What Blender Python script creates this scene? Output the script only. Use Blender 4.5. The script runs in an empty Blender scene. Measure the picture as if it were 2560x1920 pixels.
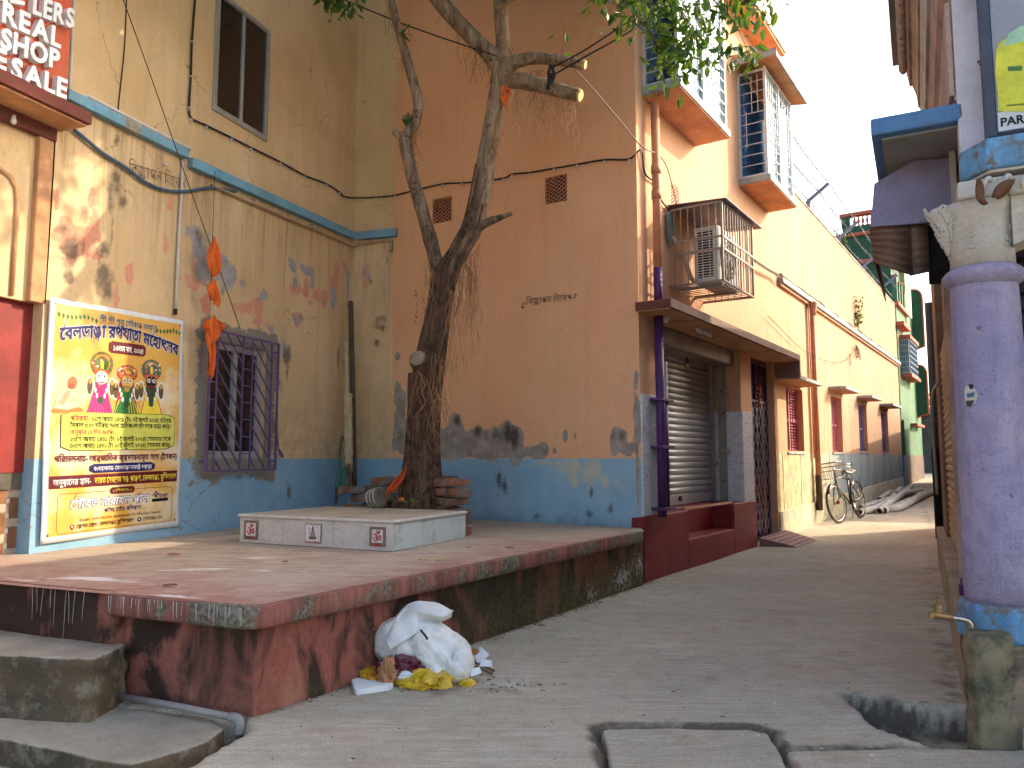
import bpy, bmesh, math, random
import numpy as np
from mathutils import Vector, Matrix
random.seed(7); rng = np.random.default_rng(7)
sc = bpy.context.scene
COL = sc.collection
rad = math.radians
# ------------------------------------------------------------------ camera
CAMH = 1.2; FPX = 1923.0; PITCH = math.atan((1146-960)/FPX)
cam = bpy.data.cameras.new('camera'); camo = bpy.data.objects.new('camera', cam); COL.objects.link(camo)
camo.location = (0, 0, CAMH); camo.rotation_euler = (math.pi/2+PITCH, 0, 0)
cam.sensor_width = 36; cam.lens = 36*FPX/2560; cam.clip_start = 0.05; cam.clip_end = 2000
sc.camera = camo
# ------------------------------------------------------------------ sky, sun, exposure
SUN_AZ, SUN_EL = 72.5, 28.0
world = bpy.data.worlds.new('World'); sc.world = world; world.use_nodes = True
wn = world.node_tree; wbg = wn.nodes['Background']
sky = wn.nodes.new('ShaderNodeTexSky'); sky.sky_type = 'NISHITA'; sky.sun_disc = False
sky.sun_elevation = rad(SUN_EL); sky.sun_rotation = rad(SUN_AZ)
sky.air_density = 1.0; sky.dust_density = 4.2; sky.ozone_density = 1.0; sky.altitude = 20
wn.links.new(sky.outputs[0], wbg.inputs[0]); wbg.inputs[1].default_value = 0.15
sun = bpy.data.lights.new('sun', 'SUN'); suno = bpy.data.objects.new('sun', sun); COL.objects.link(suno)
sun.energy = 2.0; sun.angle = rad(0.53); sun.color = (1.0, 0.83, 0.60)
sdir = Vector((math.sin(rad(SUN_AZ))*math.cos(rad(SUN_EL)), math.cos(rad(SUN_AZ))*math.cos(rad(SUN_EL)), math.sin(rad(SUN_EL))))
suno.rotation_euler = (-sdir).to_track_quat('-Z', 'Y').to_euler(); suno.location = (10, 5, 12)
vs = sc.view_settings; vs.view_transform = 'Standard'; vs.look = 'None'; vs.exposure = 1.76; vs.gamma = 1.0
vs.use_curve_mapping = False
sc.cycles.max_bounces = 6; sc.cycles.diffuse_bounces = 3; sc.cycles.use_denoising = True
sc.cycles.sample_clamp_indirect = 8; sc.cycles.use_adaptive_sampling = True; sc.cycles.adaptive_threshold = .035; sc.cycles.adaptive_min_samples = 24

# ------------------------------------------------------------------ geometry helpers
def R(n, x, y):                       # cell of a 4 x 4 survey grid of the photograph -> its pixel
    return ((n % 4)*640 + x*.28933, (n//4)*480 + y*.28933)
def ray(x, y):
    vx, vz = (x-1280)/FPX, -(y-960)/FPX
    c, s = math.cos(PITCH), math.sin(PITCH)
    return Vector((vx, c-s*vz, s+c*vz))
CAMP = Vector((0, 0, CAMH))
def gz(p, z=0.0):                     # survey point lying at height z
    r = ray(*p); return CAMP+r*((z-CAMH)/r.z)
def gy(p, y):                         # survey point lying at depth y
    r = ray(*p); return CAMP+r*(y/r.y)
class Frame:                          # vertical wall plane: u along, o outwards, z up
    def __init__(s, P, az, flip=False):
        a = rad(az); s.P = Vector((P[0], P[1], 0)); s.d = Vector((math.sin(a), math.cos(a), 0))
        s.n = Vector((math.cos(a), -math.sin(a), 0))*(-1 if flip else 1); s.az = az
    def p(s, u, o, z): return s.P+s.d*u+s.n*o+Vector((0, 0, z))
    def uv(s, px, o=0.0):             # survey point on the plane (o metres in front) -> (u, z)
        r = ray(*px); t = (s.n.dot(s.P+s.n*o-CAMP)-0)/s.n.dot(r)
        q = CAMP+r*t; return (q-s.P).dot(s.d), q.z
    def rot(s): return Matrix((( s.d.x, s.n.x, 0), (s.d.y, s.n.y, 0), (0, 0, 1)))
class MB:
    def __init__(s): s.v = []; s.f = []
    def add(s, vs_, fs):
        b = len(s.v); s.v += [tuple(q) for q in vs_]; s.f += [tuple(b+i for i in f) for f in fs]; return s
    def hexa(s, c8):
        return s.add(c8, [(0,3,2,1),(4,5,6,7),(0,1,5,4),(1,2,6,5),(2,3,7,6),(3,0,4,7)])
    def fbox(s, F, u0, u1, o0, o1, z0, z1):
        return s.hexa([F.p(u0,o0,z0),F.p(u1,o0,z0),F.p(u1,o1,z0),F.p(u0,o1,z0),F.p(u0,o0,z1),F.p(u1,o0,z1),F.p(u1,o1,z1),F.p(u0,o1,z1)])
    def box(s, c, size, M=None):
        x,y,z = [k/2 for k in size]; M = M or Matrix.Identity(3); c = Vector(c)
        return s.hexa([c+M@Vector(q) for q in ((-x,-y,-z),(x,-y,-z),(x,y,-z),(-x,y,-z),(-x,-y,z),(x,-y,z),(x,y,z),(-x,y,z))])
    def bar(s, a, b, w, h=None, up=(0,0,1)):
        a = Vector(a); b = Vector(b); h = h or w; d = (b-a).normalized(); up = Vector(up)
        if abs(d.dot(up)) > .98: up = Vector((1,0,0))
        x = d.cross(up).normalized(); y = x.cross(d)
        q = lambda p, i, j: p+x*(w/2*i)+y*(h/2*j)
        return s.hexa([q(a,-1,-1),q(a,1,-1),q(b,1,-1),q(b,-1,-1),q(a,-1,1),q(a,1,1),q(b,1,1),q(b,-1,1)])
    def tube(s, pts, r, seg=8, cap=True, jit=0):
        pts = [Vector(p) for p in pts]; n = len(pts)
        rs = [r]*n if not hasattr(r, '__len__') else r
        t0 = (pts[1]-pts[0]).normalized(); up = Vector((0,0,1)) if abs(t0.z) < .9 else Vector((1,0,0))
        x = t0.cross(up).normalized(); b = len(s.v)
        for i, p in enumerate(pts):
            t = (pts[min(i+1,n-1)]-pts[max(i-1,0)]).normalized()
            x = (x-t*x.dot(t)).normalized(); y = t.cross(x)
            for k in range(seg):
                a = 2*math.pi*k/seg; rr = rs[i]*(1+jit*random.uniform(-1,1))
                s.v.append(tuple(p+x*(rr*math.cos(a))+y*(rr*math.sin(a))))
        for i in range(n-1):
            for k in range(seg):
                k2 = (k+1) % seg
                s.f.append((b+i*seg+k, b+i*seg+k2, b+(i+1)*seg+k2, b+(i+1)*seg+k))
        if cap:
            s.f.append(tuple(b+k for k in range(seg))[::-1]); s.f.append(tuple(b+(n-1)*seg+k for k in range(seg)))
        return s
    def prism(s, pts, ext):            # closed polygon pulled along a vector
        pts = [Vector(p) for p in pts]; ext = Vector(ext); n = len(pts)
        return s.add(pts+[p+ext for p in pts], [tuple(range(n))[::-1], tuple(range(n, 2*n))]+[(i,(i+1)%n,n+(i+1)%n,n+i) for i in range(n)])
    def lathe(s, c, prof, seg=20, a0=0):  # prof: (radius, z)
        c = Vector(c); b = len(s.v)
        for r, z in prof:
            for k in range(seg):
                a = a0+2*math.pi*k/seg; s.v.append((c.x+r*math.cos(a), c.y+r*math.sin(a), c.z+z))
        for i in range(len(prof)-1):
            for k in range(seg):
                k2 = (k+1) % seg; s.f.append((b+i*seg+k, b+i*seg+k2, b+(i+1)*seg+k2, b+(i+1)*seg+k))
        s.f.append(tuple(b+k for k in range(seg))[::-1]); s.f.append(tuple(b+(len(prof)-1)*seg+k for k in range(seg)))
        return s
def spline(pts, n=8):                  # Catmull-Rom through the points
    P = [Vector(p) for p in pts]; P = [P[0]*2-P[1]]+P+[P[-1]*2-P[-2]]; out = []
    for i in range(1, len(P)-2):
        a, b, c, d = P[i-1:i+3]
        for k in range(n):
            t = k/n
            out.append(.5*((2*b)+(c-a)*t+(2*a-5*b+4*c-d)*t*t+(3*b-a-3*c+d)*t**3))
    return out+[P[-2]]
def mesh_of(name, mb, smooth=False, fix=True):
    me = bpy.data.meshes.new(name); me.from_pydata(mb.v, [], mb.f)
    if fix:
        bm = bmesh.new(); bm.from_mesh(me); bmesh.ops.recalc_face_normals(bm, faces=bm.faces); bm.to_mesh(me); bm.free()
    if smooth:
        me.shade_smooth()
    return me
def tag(o, label=None, cat=None, group=None, kind=None):
    for k, v in (('label',label),('category',cat),('group',group),('kind',kind)):
        if v: o[k] = v
    return o
def thing(name, label, cat, loc=(0,0,0), group=None):
    o = bpy.data.objects.new(name, None); COL.objects.link(o); o.location = loc; o.empty_display_size = .1
    return tag(o, label, cat, group)
def link(name, me, m=None, parent=None, kind=None):
    o = bpy.data.objects.new(name, me); COL.objects.link(o)
    if m is not None and not me.materials: me.materials.append(m)
    if parent is not None:
        o.parent = parent
        if parent.type == 'EMPTY': o.location = -Vector(parent.location)
        elif parent.get('_own'): o.location = -Vector(parent.location)
    if kind: o['kind'] = kind
    return o
def obj(name, mb, m, parent=None, smooth=False, bevel=0, seg=2, kind=None, label=None, fix=True):
    me = mesh_of(name, mb, smooth, fix); o = link(name, me, m, parent, kind)
    if label: o['label'] = label
    if bevel:
        b = o.modifiers.new('bevel', 'BEVEL'); b.width = bevel; b.segments = seg; b.limit_method = 'ANGLE'; b.angle_limit = rad(40)
    return o
def single(name, mb, m, label, cat, group=None, **kw):    # a thing that is one mesh, origin at its foot
    a = np.array(mb.v); c = Vector(((a[:,0].min()+a[:,0].max())/2, (a[:,1].min()+a[:,1].max())/2, a[:,2].min()))
    mb.v = [tuple(Vector(q)-c) for q in mb.v]
    o = obj(name, mb, m, **kw); o.location = c
    return tag(o, label, cat, group)
def copy_tree(o, parent=None, M=None):
    c = o.copy(); COL.objects.link(c); c.parent = parent
    for ch in list(o.children): copy_tree(ch, c)
    return c
# smooth lattice noise for shapes and for wear masks
_perm = rng.random((64, 64, 16))
def vnoise(x, y, z=0.0):
    x = np.asarray(x, float); y = np.asarray(y, float); z = np.zeros_like(x)+z
    xi = np.floor(x).astype(int); yi = np.floor(y).astype(int); zi = np.floor(z).astype(int)
    f = lambda t: t*t*(3-2*t)
    fx, fy, fz = f(x-xi), f(y-yi), f(z-zi); out = 0
    for a in (0, 1):
        for b in (0, 1):
            for c in (0, 1):
                out = out+_perm[(xi+a)%64, (yi+b)%64, (zi+c)%16]*(fx if a else 1-fx)*(fy if b else 1-fy)*(fz if c else 1-fz)
    return out*2-1
def fbm(x, y, z=0.0, s=1.0, oct=4):
    o = 0; a = 1; t = 0
    for k in range(oct):
        o = o+a*vnoise(np.asarray(x)*s+k*7.3, np.asarray(y)*s+k*3.1, np.asarray(z)*s+k*1.7); t += a; a *= .5; s *= 2.03
    return o/t
def blobs(u, z, F, items, gain=1.0):            # items: (survey px, ru, rz[, strength])
    out = np.full(np.shape(u), -1.0)
    for it in items:
        cu, cz = F.uv(it[0]); st = it[3] if len(it) > 3 else 1
        out = np.maximum(out, st*(1-np.sqrt(((u-cu)/it[1])**2+((z-cz)/it[2])**2)))
    return out*gain-.10+1.0*fbm(u, z*.5, 4.0, 11, 4)+.3*fbm(u, z, 9.0, 2.2, 2)
def wall_grid(name, F, u0, u1, z0, z1, step, m, parent, holes=(), attrs=None, depth=.1, relief=.004, top=None):
    us = np.arange(u0, u1+1e-6, (u1-u0)/max(1, round((u1-u0)/step))); zs = np.arange(z0, z1+1e-6, (z1-z0)/max(1, round((z1-z0)/step)))
    for h in holes:
        for t in h[:2]: us[np.argmin(abs(us-t))] = t
        for t in h[2:4]: zs[np.argmin(abs(zs-t))] = t
    U, Z = np.meshgrid(us, zs, indexing='ij'); nu, nz = U.shape
    O = fbm(U, Z, 3.0, 1.3, 3)*relief
    d, n = np.array(F.d), np.array(F.n); P = np.array(F.P)
    V = P+U[...,None]*d+O[...,None]*n; V[...,2] += Z
    mb = MB(); mb.v = [tuple(q) for q in V.reshape(-1,3)]
    for i in range(nu-1):
        for j in range(nz-1):
            cu, cz = (us[i]+us[i+1])/2, (zs[j]+zs[j+1])/2
            if any(h[0] < cu < h[1] and h[2] < cz < h[3] for h in holes): continue
            mb.f.append((i*nz+j, (i+1)*nz+j, (i+1)*nz+j+1, i*nz+j+1))
    me = mesh_of(name, mb, True, fix=False)
    if attrs:
        for k, fn in attrs.items():
            at = me.attributes.new(k, 'FLOAT', 'POINT'); at.data.foreach_set('value', np.asarray(fn(U, Z), np.float32).reshape(-1))
    o = link(name, me, m, parent)
    for h in holes:
        r = MB(); a, b, c, e = h[:4]; t = .03; dp = h[4] if len(h) > 4 else depth
        r.fbox(F, a-t, a, -dp, -.004, c-t, e+t); r.fbox(F, b, b+t, -dp, -.004, c-t, e+t)
        r.fbox(F, a-.002, b+.002, -dp, -.004, e, e+t)
        if len(h) < 6: r.fbox(F, a-.002, b+.002, -dp, -.004, c-t, c)
        obj('window_reveal', r, m, o)
    return o

def text_batch(reqs):                  # many letters as flat outlines in one evaluation
    obs = []
    for (body, size, extrude, offset, bevel, res) in reqs:
        cu = bpy.data.curves.new('t', 'FONT'); cu.body = body; cu.size = size; cu.extrude = extrude; cu.offset = offset; cu.bevel_depth = bevel; cu.bevel_resolution = 0; cu.resolution_u = res
        o = bpy.data.objects.new('t', cu); COL.objects.link(o); obs.append(o)
    dg = bpy.context.evaluated_depsgraph_get(); out = {}
    for r, o in zip(reqs, obs):
        me = bpy.data.meshes.new_from_object(o.evaluated_get(dg)); n = len(me.vertices); v = np.zeros(n*3); me.vertices.foreach_get('co', v)
        out[r] = (v.reshape(-1, 3), [tuple(q.vertices) for q in me.polygons]); bpy.data.meshes.remove(me)
    for o in obs: cu = o.data; bpy.data.objects.remove(o); bpy.data.curves.remove(cu)
    return out
BN_BASE = 'অআইএ কখগঘঙচছজঞটঠডঢণতথদধনপফবভমযরলশষসহ\u09df\u09dc\u09ddৎংািীুূৃেৈৗ০১২৩৪৫৬৭৮৯।'
LATIN = '(),.-:0123456789DealrTATISCONGH6UtcmnP'
_rq = [(c, 1, 0, 0, b, 2) for c in sorted(set(BN_BASE+LATIN)) for b in (.012, .014, .016, .018)]
_rq += [(c, 1, 0, 0, b, 2) for c in sorted(set('শরীগুৌেঙজ\u09dfতবলডাথযমহৎস')) for b in (.045, .07, .036)]
_rq += [(c, 1, 0, 0, b, 2) for c in sorted(set('১৬তমবরষ,২০৪পিচালনা\u09df-আন্জাতককষণভমৃংঘ(ই)সৌৌা')) for b in (.02, .024)] + [(c, 1, 0, 0, b, 2) for c in sorted(set('সৌৌারভনা\u09dfপল')) for b in (.06, .022)]
_rq += [(c, 1, 0, 0, b, 2) for c in sorted(set(LATIN)) for b in (.002, .006)]
_all = sorted(set(q[0] for q in _rq)); _rq += [(c, 1, 0, 0, 0, 2) for c in _all]+[(c+'\u09ac', 1, 0, 0, 0, 2) for c in _all]
_rq += [(c, 1, .5, .034, 0, 3) for c in 'LERSAHOP'] + [('ॐ', 1, 0, 0, .02, 3), ('PARC', 1, 0, .03, 0, 3)]
TXT = text_batch(sorted(set(_rq)))
# ------------------------------------------------------------------ materials
def S(r, g, b):
    f = lambda c: (c/255/12.92) if c <= 10 else ((c/255+.055)/1.055)**2.4
    c = (f(r), f(g), f(b)); L = .3*c[0]+.55*c[1]+.15*c[2]; return tuple(L+(k-L)*.98 for k in c)+(1,)
class NT:
    def __init__(s, name):
        s.m = bpy.data.materials.new(name); s.m.use_nodes = True; s.t = s.m.node_tree; s.b = s.t.nodes['Principled BSDF']
        s.co = s.t.nodes.new('ShaderNodeTexCoord').outputs['Object']
    def new(s, ty, **k):
        n = s.t.nodes.new(ty)
        for a, v in k.items(): setattr(n, a, v)
        return n
    def put(s, sock, v):
        if hasattr(v, 'is_output'): s.t.links.new(v, sock)
        elif v is not None: sock.default_value = v
    def vec(s, scale=(1,1,1), rot=(0,0,0), src=None):
        n = s.new('ShaderNodeMapping'); s.put(n.inputs[0], src or s.co); n.inputs['Scale'].default_value = scale; n.inputs['Rotation'].default_value = rot
        return n.outputs[0]
    def noise(s, scale, detail=4, rough=.55, vec=None, dist=0):
        n = s.new('ShaderNodeTexNoise'); s.put(n.inputs['Vector'], vec or s.co); n.inputs['Scale'].default_value = scale
        n.inputs['Detail'].default_value = min(detail, 4); n.inputs['Roughness'].default_value = rough; n.inputs['Distortion'].default_value = dist
        return n.outputs[0]
    def voro(s, scale, vec=None, feature='F1', out=0):
        n = s.new('ShaderNodeTexVoronoi', feature=feature); s.put(n.inputs['Vector'], vec or s.co); n.inputs['Scale'].default_value = scale
        return n.outputs[out]
    def ramp(s, f, stops):
        n = s.new('ShaderNodeValToRGB'); s.put(n.inputs[0], f); e = n.color_ramp.elements
        while len(e) < len(stops): e.new(.5)
        for k, (p, c) in zip(e, stops): k.position = p; k.color = c if hasattr(c, '__len__') else (c, c, c, 1)
        return n.outputs[0]
    def step(s, f, lo, hi):
        n = s.new('ShaderNodeMapRange'); s.put(n.inputs[0], f); n.inputs[1].default_value = lo; n.inputs[2].default_value = hi
        return n.outputs[0]
    def mix(s, f, a, b, mode='MIX'):
        n = s.new('ShaderNodeMix', data_type='RGBA', blend_type=mode); s.put(n.inputs[0], f); s.put(n.inputs[6], a); s.put(n.inputs[7], b)
        return n.outputs[2]
    def mth(s, op, a, b=None, c=None):
        n = s.new('ShaderNodeMath', operation=op); s.put(n.inputs[0], a)
        if b is not None: s.put(n.inputs[1], b)
        if c is not None: s.put(n.inputs[2], c)
        return n.outputs[0]
    def sep(s, v=None):
        n = s.new('ShaderNodeSeparateXYZ'); s.put(n.inputs[0], v or s.co); return n.outputs
    def attr(s, name): return s.new('ShaderNodeAttribute', attribute_name=name).outputs['Fac']
    def rnd(s): return s.new('ShaderNodeObjectInfo').outputs['Random']
    def bump(s, h, strength=.3, dist=.01, n0=None):
        n = s.new('ShaderNodeBump'); s.put(n.inputs['Height'], h); n.inputs['Strength'].default_value = strength; n.inputs['Distance'].default_value = dist
        if n0 is not None: s.put(n.inputs['Normal'], n0)
        return n.outputs[0]
    def out(s, col, rough=.8, normal=None, metal=0, spec=.3, **kw):
        s.put(s.b.inputs['Base Color'], col); s.put(s.b.inputs['Roughness'], rough); s.put(s.b.inputs['Metallic'], metal)
        s.b.inputs['Specular IOR Level'].default_value = spec
        if normal is not None: s.put(s.b.inputs['Normal'], normal)
        for k, v in kw.items(): s.put(s.b.inputs[k], v)
        return s.m
_mc = {}
def plain(name, col, rough=.7, var=.12, scale=6, bump=.15, dist=.004, metal=0, spec=.3, dirt=None, damt=.5, dscale=3, streak=0, fine=60):
    """painted or raw surface with tonal drift, dirt patches and vertical streaks"""
    if name in _mc: return _mc[name]
    t = NT(name); n1 = t.noise(scale, 5, .6); n2 = t.noise(fine, 4, .6)
    lo = tuple(c*(1-var*1.6) for c in col[:3])+(1,); hi = tuple(min(1, c*(1+var)) for c in col[:3])+(1,)
    c = t.mix(t.step(n1, .36, .64), lo, hi)
    c = t.mix(t.mth('MULTIPLY', t.step(n2, .48, .68), .30), c, tuple(k*.62 for k in col[:3])+(1,))
    if dirt:
        d = t.step(t.mth('ADD', t.noise(dscale, 6, .65), t.mth('MULTIPLY', n2, .12)), .53, .68)
        c = t.mix(t.mth('MULTIPLY', d, damt), c, dirt)
    if streak:
        sv = t.noise(1, 5, .6, t.vec((9, 9, .5)))
        c = t.mix(t.mth('MULTIPLY', t.step(sv, .5, .75), streak), c, dirt or tuple(k*.4 for k in col[:3])+(1,))
    h = t.mth('ADD', t.mth('MULTIPLY', n1, .6), t.mth('MULTIPLY', n2, .5))
    _mc[name] = t.out(c, t.ramp(n1, [(0, max(0, rough-.08)), (1, min(1, rough+.08))]), t.bump(h, bump, dist), metal, spec)
    return _mc[name]

YEL = S(216, 178, 122); ORG = S(214, 150, 108); BLU = S(104, 158, 190); CEM = S(150, 142, 128)
def m_yellow():
    t = NT('yellow_lime_wash'); x, y, z = t.sep()
    fine = t.noise(55, 5, .65); mid = t.noise(9, 6, .6); big = t.noise(1.1, 4, .55)
    warp = t.mth('ADD', t.mth('MULTIPLY', t.mth('SUBTRACT', mid, .5), 1.5), t.mth('MULTIPLY', t.mth('SUBTRACT', fine, .5), .8))
    c = t.mix(t.step(big, .3, .7), S(222, 192, 148), S(208, 174, 126))
    st = t.noise(1, 6, .65, t.vec((6, 6, .35)), 1.5)
    c = t.mix(t.mth('MULTIPLY', t.step(st, .5, .8), .30), c, S(160, 130, 92))
    c = t.mix(t.mth('MULTIPLY', t.step(t.noise(2.3, 5, .7), .5, .75), .30), c, S(176, 150, 116))
    c = t.mix(t.step(t.noise(38, 3, .6), .72, .78), c, S(110, 90, 68))
    c = t.mix(t.mth('MULTIPLY', t.step(t.noise(26, 4, .7), .52, .70), .22), c, S(166, 136, 100))
    led = t.mth('MULTIPLY', t.mth('MULTIPLY', t.step(z, 2.7, 3.82), t.mth('LESS_THAN', z, 3.88)), t.step(t.noise(1, 4, .7, t.vec((9, 9, .5)), 1.0), .46, .66))
    c = t.mix(t.mth('MULTIPLY', led, .55), c, S(124, 100, 70))
    c = t.mix(t.mth('MULTIPLY', t.mth('MULTIPLY', t.mth('SUBTRACT', 1, t.step(z, 1.2, 2.2)), t.step(mid, .40, .62)), .45), c, S(168, 138, 102))
    # blue dado with a hand-cut edge
    db = t.mth('LESS_THAN', t.mth('ADD', z, t.mth('MULTIPLY', t.mth('SUBTRACT', mid, .5), .012)), 1.196)
    bl = t.mix(t.step(t.noise(3, 5, .6), .3, .7), S(126, 164, 186), S(146, 178, 194))
    bl = t.mix(t.mth('MULTIPLY', t.step(st, .52, .75), .3), bl, S(160, 186, 190))
    bl = t.mix(t.mth('MULTIPLY', t.step(t.noise(7, 6, .7), .62, .72), .6), bl, S(112, 116, 112))
    c = t.mix(db, c, bl)
    def layer(c, name, lo, hi, col):
        f = t.step(t.mth('ADD', t.attr(name), warp), lo, hi); return t.mix(f, c, col), f
    pinkc = t.mix(t.step(fine, .35, .65), S(204, 138, 108), S(216, 156, 128))
    greyc = t.mix(t.step(mid, .35, .65), S(172, 166, 164), S(154, 146, 136))
    c, f1 = layer(c, 'pink', .28, .40, pinkc)
    c, f2 = layer(c, 'grey', .34, .40, greyc)
    cemc = t.mix(t.step(fine, .3, .7), S(126, 118, 104), S(152, 144, 130))
    c, f3 = layer(c, 'cement', .30, .38, cemc)
    f4 = t.mth('MULTIPLY', t.step(t.mth('ADD', t.attr('dark'), warp), .15, .75), .85); c = t.mix(f4, c, t.mix(t.step(fine, .3, .7), S(78, 70, 60), S(124, 112, 96)))
    cr = t.voro(.9, t.vec((1, 1, 1.3), src=None), 'DISTANCE_TO_EDGE')
    vv = t.new('ShaderNodeTexVoronoi', feature='DISTANCE_TO_EDGE'); add = t.new('ShaderNodeVectorMath', operation='ADD')
    nz = t.new('ShaderNodeTexNoise'); t.put(nz.inputs['Vector'], t.co); nz.inputs['Scale'].default_value = 3; nz.inputs['Detail'].default_value = 5
    sc_ = t.new('ShaderNodeVectorMath', operation='SCALE'); t.put(sc_.inputs[0], nz.outputs['Color']); sc_.inputs['Scale'].default_value = .5
    t.put(add.inputs[0], t.co); t.put(add.inputs[1], sc_.outputs[0]); t.put(vv.inputs['Vector'], add.outputs[0]); vv.inputs['Scale'].default_value = .9
    ck = t.mth('MULTIPLY', t.mth('LESS_THAN', vv.outputs[0], .0035), t.mth('GREATER_THAN', t.noise(1.3, 2), .57))
    c = t.mix(t.mth('MULTIPLY', ck, .55), c, S(120, 94, 66))
    peel = t.mth('MAXIMUM', t.mth('MAXIMUM', f1, f2), t.mth('MAXIMUM', f3, f4))
    h = t.mth('SUBTRACT', t.mth('ADD', t.mth('MULTIPLY', mid, .5), t.mth('MULTIPLY', fine, .5)), t.mth('MULTIPLY', peel, .9))
    return t.out(c, .85, t.bump(h, .45, .006), spec=.15)
def m_orange():
    t = NT('orange_wall_paint'); x, y, z = t.sep()
    fine = t.noise(55, 5, .65); mid = t.noise(8, 6, .65); big = t.noise(.9, 4, .55)
    warp = t.mth('ADD', t.mth('MULTIPLY', t.mth('SUBTRACT', mid, .5), 1.5), t.mth('MULTIPLY', t.mth('SUBTRACT', fine, .5), .8))
    c = t.mix(t.step(big, .3, .7), S(226, 168, 124), S(232, 180, 138))
    c = t.mix(t.mth('MULTIPLY', t.step(t.noise(30, 4, .7), .50, .68), .22), c, S(182, 126, 92))
    c = t.mix(t.mth('MULTIPLY', t.step(t.noise(1, 5, .6, t.vec((3.5, 3.5, .3)), 1.5), .5, .8), .16), c, S(166, 116, 86))
    c = t.mix(t.mth('MULTIPLY', t.step(t.noise(2.0, 5, .7), .52, .75), .22), c, S(196, 158, 130))
    c = t.mix(t.step(t.noise(34, 3, .6), .735, .79), c, S(120, 86, 66))
    db = t.mth('LESS_THAN', t.mth('ADD', z, t.mth('MULTIPLY', t.mth('SUBTRACT', mid, .5), .01)), 1.2)
    bl = t.mix(t.step(t.noise(2.5, 5, .6), .3, .7), S(128, 166, 188), S(152, 184, 198))
    bl = t.mix(t.step(t.mth('ADD', t.attr('worn'), warp), .1, .7), bl, S(190, 186, 160))
    bl = t.mix(t.mth('MULTIPLY', t.step(t.noise(9, 6, .7), .62, .74), .7), bl, S(104, 112, 112))
    bl = t.mix(t.mth('MULTIPLY', t.step(t.mth('ADD', t.mth('MULTIPLY', z, -4), t.mth('ADD', 2.75, warp)), .2, .8), .5), bl, S(96, 108, 100))
    c = t.mix(db, c, bl)
    cem = t.mix(t.step(mid, .3, .7), S(128, 118, 106), S(172, 162, 150))
    f1 = t.step(t.mth('ADD', t.attr('cement'), warp), .30, .38); c = t.mix(f1, c, cem)
    f2 = t.mth('MULTIPLY', t.step(t.mth('ADD', t.attr('mould'), warp), .1, .9), .85); c = t.mix(f2, c, S(64, 60, 52))
    h = t.mth('SUBTRACT', t.mth('ADD', t.mth('MULTIPLY', mid, .5), t.mth('MULTIPLY', fine, .4)), t.mth('MULTIPLY', f1, .9))
    return t.out(c, .82, t.bump(h, .35, .005), spec=.18)
def m_alley():
    t = NT('peach_stained_wall_dimmed_for_sun'); x, y, z = t.sep()
    fine = t.noise(50, 5, .65); mid = t.noise(6, 6, .65); big = t.noise(.7, 4, .55)
    warp = t.mth('ADD', t.mth('MULTIPLY', t.mth('SUBTRACT', mid, .5), 1.0), t.mth('MULTIPLY', t.mth('SUBTRACT', fine, .5), .3))
    c = t.mix(t.step(big, .3, .7), S(200, 152, 116), S(208, 164, 128))  # base colour darkened to counter the sun falling on this wall
    st = t.noise(1, 6, .7, t.vec((2.6, 2.6, .35)), 2.0)
    c = t.mix(t.mth('MULTIPLY', t.step(t.mth('ADD', st, t.mth('MULTIPLY', t.attr('age'), .34)), .55, .80), .75), c, S(156, 122, 98))
    c = t.mix(t.step(t.mth('ADD', t.attr('grime'), warp), .25, .6), c, S(150, 136, 118))
    db = t.mth('MULTIPLY', t.mth('LESS_THAN', z, 1.3), t.attr('dado'))
    bl = t.mix(t.step(t.noise(1, 4, .7, t.vec((5, 5, .8)), 1.0), .35, .7), S(150, 158, 156), S(104, 120, 128))
    bl = t.mix(t.attr('yel'), bl, t.mix(t.step(mid, .35, .7), S(214, 196, 150), S(150, 140, 116)))
    c = t.mix(db, c, bl)
    return t.out(c, .82, t.bump(t.mth('ADD', t.mth('MULTIPLY', mid, .5), t.mth('MULTIPLY', fine, .4)), .3, .005), spec=.15)
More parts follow.
